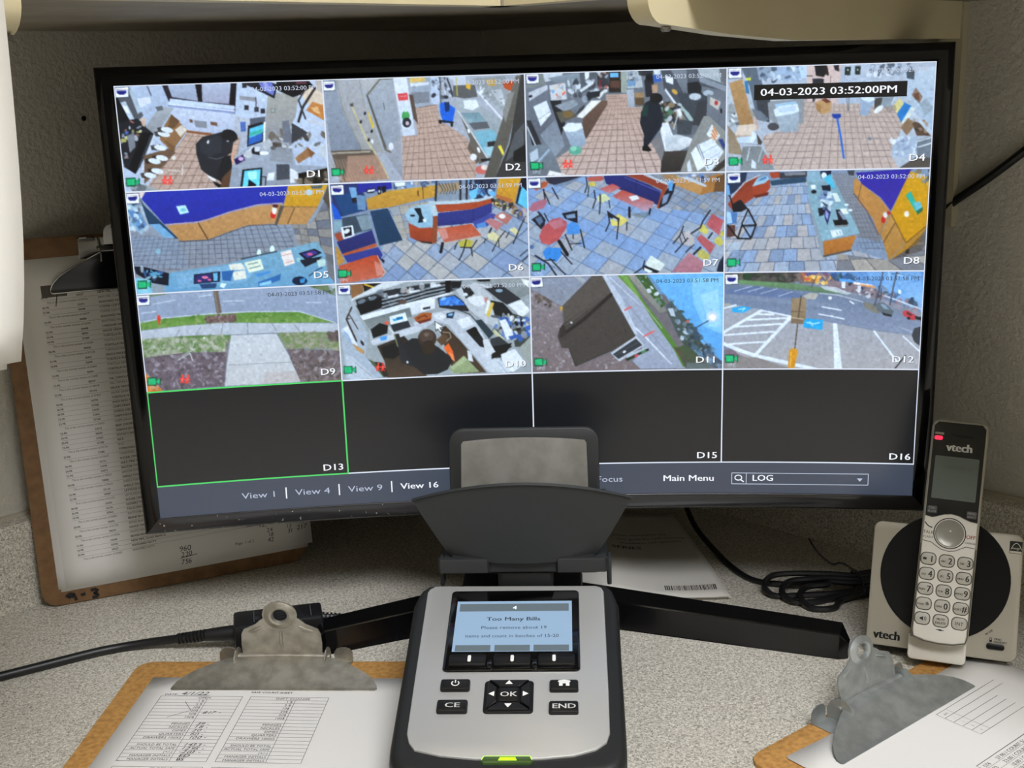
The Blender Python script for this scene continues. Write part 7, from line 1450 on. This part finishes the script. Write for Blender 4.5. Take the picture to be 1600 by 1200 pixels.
for k, s in ((4.6, '817 -'), (8, '39 -'), (9, '18 -'), (10, '20 -'), (11, '60 -'), (12, '100 -'), (14, '1433 -'), (15, '1295 -'), (16, '-203 -')):
    hand.text(s, 53.5, Y0 - RH * (k + 1) + 0.8, 4.8, 'r', 'l', 1.25, slant=0.35, jitter=0.4, rnd=rnd)
hand.text('ED', 55, Y0 - RH * 18 + 0.7, 4.6, 'b', 'l', 1.3, slant=0.2); hand.text('BS', 55, Y0 - RH * 19 + 0.7, 4.6, 'b', 'l', 1.1)
hand.build('handwriting', mat('pen_ink', 0x33333a, 0.7), o, warp=lambda x, y: srf(x, y, 0.16))

# --- clipboard at the right, turned, with a fan of sheets
RB_TH = 38.0
ce, se = math.cos(math.radians(RB_TH)), math.sin(math.radians(RB_TH))
RB_M = rotz((126 + ce * 114.5, -238.5 + se * 114.5, 0), RB_TH)
rb = thing('clipboard', 'brown hardboard clipboard lying turned towards the telephone', 'clipboard', RB_M)
board(rb, 229, 318, hardboard)
make_clip(rb, nickel2, -17.0, None, 0.78)
def fan_wave(x, y): return 0.4 + 1.2 * max(0.0, (x - 150) / 66.0) ** 2
o2, s2_ = sheet('white sheet fanned out from under the ruled sheet on the turned clipboard', rotz((329.4 - 216 * math.cos(math.radians(35)), -114.0 - 216 * math.sin(math.radians(35)), 0), 35), 216, 279, 3.15)
o1, s1_ = sheet('white sheet with a ruled grid and long list on the turned clipboard', rotz((152.5, -241.5, 0), RB_TH + 0.2), 216, 279, 3.45, fan_wave)
q = Ink()
gx, gy, gp = 117.0, -31.5, 6.6
for k in range(6): q.rule(gx, gy - k * gp, 190 if k < 2 else 172, gy - k * gp, 0.35)
for xx in (gx, 128, 150, 172): q.rule(xx, gy, xx, gy - 5 * gp, 0.35)
q.rule(190, gy, 190, gy - gp, 0.35)
for k in range(5):
    q.text(('AM', '1', '2', '3', '4')[k], 122.5, gy - gp * k - 4.7, 3.0, 'r', 'c'); q.text(('AM SHIFT', 'SET', 'PL', 'CL', 'SL')[k], 139, gy - gp * k - 4.7, 3.0, 'r', 'c')
    q.text(('SHIFT MANAGER', '401 LNG', 'OLD LINE', 'NOT LNG', 'HOT LINE')[k], 161 if k else 170, gy - gp * k - 4.7, 3.0, 'r', 'c')
rnd = random.Random(9)
for k in range(28):
    y = -89 - k * 5.2
    q.rule(81, y, 205, y, 0.2)
    q.text('%d' % rnd.randint(100, 999), 84, y + 1.0, 4.2, 'b'); q.text('%d.00 / COUNT SAFE DRAWER LOG'[: rnd.randint(12, 26)].replace('%d', str(rnd.randint(10, 99))), 98, y + 1.0, 4.2, 'b')
q.rule(81, -83, 205, -83, 0.45); q.rule(81, -83, 81, -236, 0.45)
q.build('printed_list', mat('toner'), o1, warp=lambda x, y: s1_(x, y))
# --- clipboard standing on edge against the left wall, behind the monitor
WT, WL = math.radians(23.243), math.radians(6.0)
we1 = (math.cos(WT), math.sin(WT), 0)
we2 = (-math.sin(WT) * math.sin(WL), math.cos(WT) * math.sin(WL), math.cos(WL))
WB = Vector((-422.5, 29.5, 0.6))
origin = WB + Vector(we1) * 114.5 + Vector(we2) * 312
wn = Vector(we1).cross(Vector(we2))
WB_M = frame(tuple(origin), we1, we2)
wb = thing('clipboard', 'dark brown clipboard standing on edge against the wall behind the monitor', 'clipboard', WB_M)
board(wb, 229, 312, hardboard_dk)
make_clip(wb, mat('bright_chrome', 0xa8a8a4, 0.2, 1.0), -52.0, mat('jaw_black', 0x07080a, 0.12))
q = Ink()
for pts in ([(-95, -306), (-93.5, -303.5), (-90.5, -303.2), (-89, -305), (-91.5, -306.6), (-94, -305.6)], [(-89.2, -303.6), (-87.4, -310)], [(-83.5, -306.2), (-79.5, -305.6)], [(-75, -303.5), (-70, -303.2), (-69.5, -305.6), (-73, -306.8), (-69.8, -307.4), (-69.6, -309.8), (-74.5, -310.2)]):
    q.stroke(pts, 2.7)
q.build('marker_writing', mat('marker_black', 0x15110d, 0.6), wb, 3.08, label='black marker writing')
def wsheet(label, x, y, rot, z):
    return sheet(label, WB_M @ Matrix.Translation(Vector((x, y, 0)) * MM) @ Matrix.Rotation(math.radians(rot), 4, 'Z'), 216, 281, z)
wsheet('blank white sheet at the back of the pages on the standing clipboard', -102.5, -17.0, 0.4, 3.15)
wsheet('white sheet just under the printed list on the standing clipboard', -100, -19.5, 0.25, 3.4)
ow, sw_ = wsheet('white sheet printed with a long item list on the standing clipboard', -97.5, -17.5, 0.6, 3.65)
q = Ink(); gq = Ink(); rnd = random.Random(2)
ITEMS = ['NEW MIX, CLASS BEAN 2L', 'SEASONED FATTY', 'COFFEE CUP PORTIONED', 'SEASONED MEAT', 'CHEDDAR SHREDDED', 'SAUCE GREEN TROPICAL', 'TORTILLA FLOUR 12 INCH', 'TORTILLA FRIED 9 INCH', 'SAUCE PACKET BORDER M', 'TORTILLA RED TOP 6 IN', 'TORTILLA FLOUR 8.5 INCH', 'OIL, CANOLA', 'SAUCE GREEN', 'TORTILLA FLOUR 10.25', 'AVOCADO PULP', 'CHIPS PARM QUARTER BL', 'CHEESE 3 BLEND PART', 'CHIPS NACHO PRESCUT', 'BEEF CHOPPED', 'ONION DICED BULK', 'POTATO BITES SEASON', 'RICE', 'TOMATOES, PRE DICED', 'SUGAR, CINNAMON', 'SALT, FINE FLAKE', 'BACON TOPPING, DICED', 'SHELLS TOSTADA CORN', 'SHELLS TACO YELLOW', 'LETTUCE ICEBERG SHRED', 'SUGAR CINNAMON TWIST', 'DESSERT TWIST', 'TACO SHELLS BULK', 'BEANS BLACK', 'SAUCE CREAMY JALAPENO', 'BEANS REFRIED SEASONED']
y = -33.0
k = 0
while y > -262:
    it = ITEMS[k % len(ITEMS)]
    q.text('%d-PK' % rnd.choice((10, 12, 20, 22, 24, 27, 30)), 13, y, 2.4, 'b', 'l', 0.95)
    q.text('%d' % rnd.randint(50001, 59999), 41, y, 2.4, 'b', 'l', 0.95)
    q.text(it, 58, y + 0.4, 2.6, 'b', 'l', 0.98)
    gq.rule(13, y - 1.2, 205, y - 1.2, 0.14)
    y -= 4.1
    if rnd.random() < 0.72:
        gq.text('This is the current version of %d' % rnd.randint(50001, 59999), 17, y, 2.4, 'r', 'l', 0.92, slant=0.15)
        gq.text(it, 58, y + 0.4, 2.5, 'r', 'l', 0.95)
        y -= 4.1
    k += 1
gq.poly([(14, -32), (34, -32), (34, -22), (14, -22)])
q.text('ITEM #', 28, -27.5, 3.0, 'b'); q.stroke([(29, -16), (24, -40)], 0.7)
q.text('Page: 1 of 2', 146, -270.5, 3.6, 'r')
q.text('TACO PK 500', 157, -256, 3.0, 'b')
q.build('printed_list', mat('toner'), ow, warp=lambda x, yy: sw_(x, yy))
gq.build('printed_notes', mat('toner_grey', 0x595650, 0.7), ow, warp=lambda x, yy: sw_(x, yy, 0.08), label='grey printed notes')
hand = Ink()
for s, x, yy, sz in (('960', 97, -267, 7), ('220', 98, -272, 6.5), ('756', 97, -278.5, 6.5), ('12,', 168, -258, 6.5), ('24', 175, -264, 5.5), ('18', 176, -268, 5), ('42', 175, -273, 6), ('18', 192, -258.5, 5), ('13', 193, -263, 5), ('31', 194, -268, 5.5), ('162', 203, -256, 6.5), ('55', 205.5, -261, 5), ('217', 203, -266.5, 6)):
    hand.text(s, x, yy, sz, 'r', 'l', 1.0, slant=0.15, jitter=0.3, rnd=rnd)
hand.rule(97, -272.9, 112, -271.5, 0.5)
hand.build('handwriting', mat('pen_ink'), ow, warp=lambda x, yy: sw_(x, yy, 0.16))
# ------------------------------------------------------------------ power adapter and its cords
cable_blk = mat('cable_black', 0x121314, 0.42)
AD_M = rotz((-236.6, -70.2, 0), 12.2)
ad = thing('power_adapter', 'small black power adapter with thick cord lying behind the flat clipboard', 'power adapter', AD_M)
MB().rbox(0, 69, 0, 29, 0.2, 25, 2.5).build('body', mat('adapter_black', 0x17181a, 0.42), ad)
q = Ink()
for x in (16, 24, 29.5, 31): q.rule(x, 4, x, 24, 0.5)
for k in range(4): q.text('INPUT AC 100-240V'[: 14 + k], 34, 20 - k * 4.6, 2.6, 'b', 'l', 0.9)
q.rule(60, 4, 60, 25, 0.5); q.text('9V', 20, 11, 5, 'b', 'c', rot=1.57)
q.build('rating_label', mat('label_grey', 0x5c6065, 0.5), ad, 25.1, label='grey rating print')
inv = AD_M.inverted()
def to_ad(p):
    r = inv @ (Vector(p) * MM) / MM
    return Vector(r)
run_ = [to_ad(q_) for q_ in ((-234, -55.5, 13.5), (-248, -56.5, 13), (-262, -56.6, 12.2))]
MB().tube(run_, [6.4, 5.8, 4.8], 14).build('plug_sleeve', mat('adapter_black'), ad)
ra, rb_ = to_ad((-262, -56.6, 12.2)), to_ad((-286, -54.5, 8.6))
rr = MB()
for k in range(8):
    c0 = ra.lerp(rb_, k / 8.0); c1 = ra.lerp(rb_, (k + 0.55) / 8.0)
    rr.tube([tuple(c0), tuple(c1)], 4.8 - k * 0.06, 12)
rr.tube([tuple(ra), tuple(rb_)], 3.4, 10)
rr.build('strain_relief', cable_blk, ad, label='ribbed strain relief')
cord = smooth_path([tuple(to_ad(q_)) for q_ in ((-285, -54.6, 8.8), (-304, -53.0, 6.0), (-326, -55.0, 3.8), (-346, -62.5, 3.6), (-368, -75, 3.6), (-390, -88, 3.6), (-412, -100.5, 3.6), (-450, -121, 3.6), (-520, -158, 3.6), (-620, -218, 3.6), (-740, -330, 3.6), (-880, -480, 3.6), (-1000, -650, 3.6))], 8)
MB().tube(cord, 3.5, 12).build('mains_cord', cable_blk, ad, label='thick black mains cord')
rr = MB()
for k in range(5): rr.tube([(69 + k * 3.2, 22 + 0.1 * k, 14 - k * 0.5), (70.6 + k * 3.2, 22 + 0.1 * k, 13.8 - k * 0.5)], 4.2 - 0.2 * k, 12)
rr.tube([(68, 22, 14), (86, 22, 12)], 2.6, 10)
rr.build('strain_relief', cable_blk, ad)
MB().tube(smooth_path([(84, 22, 12), (100, 23, 12), (118, 27, 13), (134, 28, 14), (150, 24, 12), (168, 14, 6)], 8), 2.3, 10).build('output_cord', cable_blk, ad)

# ------------------------------------------------------------------ bundled monitor cord by the telephone
cb = thing('bundled_cord', 'coiled black cord tied in a bundle running up behind the monitor', 'cord')
run = smooth_path([(128, 178, 118), (136, 196, 72), (143, 190, 38), (152, 150, 12), (164, 104, 4), (175, 62, 2.5), (187, 38, 2.5), (205, 28, 3), (228, 22, 5), (258, 26, 8), (300, 40, 8)], 8)
MB().tube(run, 2.6, 8).build('cord_run', cable_blk, cb)
for k in range(3):
    left = 191 + k * 12.5; yt, yb, zt = 26 - k * 9.0, 4 - k * 13.0, 13 - k * 1.5
    loop = [(302, 30 - k * 5, 9 + k), (272, 22 - k * 5, 11 - k), (245, (yt + 16) / 2 + 2, zt), (left + 26, yt, zt), (left + 8, yt - 2, zt - 1), (left, (yt + yb) / 2, 7), (left + 6, yb + 1, 3), (left + 24, yb, 2.8), (250, (yb + 4) / 2, 4), (276, 8 - k * 4, 5), (302, 10 - k * 6, 4)]
    MB().tube(smooth_path(loop, 6), 2.6, 8).build('loop', cable_blk, cb)
MB().tube([(268, 20 * math.cos(2 * math.pi * k / 16) + 9, 9.5 + 9 * math.sin(2 * math.pi * k / 16)) for k in range(17)], 1.1, 6).build('tie', cable_blk, cb)
MB().tube(smooth_path([(268, 14, 18), (258, 24, 22), (250, 28, 20), (240, 38, 28), (234, 42, 38)], 5), 0.9, 6).build('twist_tie', cable_blk, cb, label='black twist tie end')
# ------------------------------------------------------------------ cord slung across the right wall
MB_c = MB().tube(smooth_path([(300, 98, 262), (330, 78, 296), (346.0, 66.5, 316), (367, 46, 338), (388, 25, 362), (420, -6, 400), (440, -26, 430), (446, -32, 474)], 8), 3.4, 10)
tag(MB_c.build('power_cable', cable_blk), 'thick black cord slung up across the right wall', 'cord')
# ------------------------------------------------------------------ booklet lying behind the scale
bk_paper = mat('booklet_paper', 0xd2cfc6, 0.75)
BKM = rotz((44, 6, 0), -1.0)
booklet = thing('booklet', 'white printed booklet with a barcode lying wavy under the monitor', 'booklet', BKM)
def bw(x, y):
    return 1.5 + 9 * math.exp(-((x - 16) / 22.0) ** 2) * (1 - 0.4 * y / 190) * 0.7 + 1.2 * math.sin(x * 0.05 + y * 0.03)
def page(z, dx, dy, name):
    v = []
    nx, ny = 20, 16
    for j in range(ny + 1):
        for i in range(nx + 1):
            t = j / ny
            x = dx + (126 - 24 * t) * i / nx - 10 + 0 * t
            y = dy + 196 * t
            v.append((x, y, z + bw(x, y)))
    f = [(j * (nx + 1) + i, j * (nx + 1) + i + 1, (j + 1) * (nx + 1) + i + 1, (j + 1) * (nx + 1) + i) for j in range(ny) for i in range(nx)]
    o = MB().add(v, f).build(name, bk_paper, booklet, smooth=True, angle=180)
    md = o.modifiers.new('page', 'SOLIDIFY'); md.thickness = 0.0005; md.offset = -1
    return o
page(0.0, 2, 3, 'back_cover'); page(1.6, -1, 1.5, 'page'); cov = page(3.2, 0, 0, 'front_cover')
q = Ink()
q.text('SERIES', 25, 104, 9, 'b', 'l', 1.1)
rnd = random.Random(5)
for k in range(3): q.text(('Installation and operation', 'user guide for cash counting', 'please read before use')[k], 34 - 3 * k, 116 + k * 9, 5.5, 'r', 'l', 1.0)
q0 = q; q = Ink()
x = 64.0
while x < 108:
    w = rnd.choice((0.4, 0.7, 1.1)); q.poly([(x, 14), (x + w, 14), (x + w, 24), (x, 24)]); x += w + rnd.choice((0.4, 0.6, 0.9))
q.build('barcode', mat('print_dark_grey', 0x3c3a37, 0.7), cov, warp=lambda x, y: (x, y, 3.2 + bw(x, y) + 0.15))
q = q0
q.build('cover_print', mat('print_dark_grey', 0x3c3a37, 0.7), cov, warp=lambda x, y: (x, y, 3.2 + bw(x, y) + 0.15))
# ------------------------------------------------------------------ unseen chair, added to stand in for the viewer's dark reflection in the screen
ch = thing('reflection_chair', 'black padded chair added out of view to darken the screen reflection', 'chair', rotz((-20, -1330, FLOOR), 0))
fab = mat('chair_black', 0x0c0c0d, 0.8)
m = MB(); m.loft([[(x * k, 20 + y * 0.2 - 60 * (z0 - 520) / 700.0 * 0.2, z0) for x, y in rrect(-215, 215, -200, 200, 60, 5)] for k, z0 in ((0.85, 560), (1.0, 600), (1.0, 900), (0.92, 1010), (0.7, 1040))]); m.build('backrest', fab, ch)
MB().slab(rrect(-235, 235, 20, 480, 70, 5), 430, 505, 25).build('seat', fab, ch)
MB().tube([(0, 240, 80), (0, 240, 430)], 28, 14).build('gas_column', matt_black, ch)
MB().rbox(-25, 25, -10, 60, 440, 640, 8).build('back_bracket', matt_black, ch)
for k in range(5):
    a = 2 * math.pi * k / 5
    MB().tube([(0, 240, 95), (260 * math.cos(a), 240 + 260 * math.sin(a), 62)], [24, 15], 8).build('base_spoke', matt_black, ch)
    MB().tube([(260 * math.cos(a) - 10, 240 + 260 * math.sin(a), 27), (260 * math.cos(a) + 10, 240 + 260 * math.sin(a), 27)], 27, 14).build('caster', matt_black, ch)
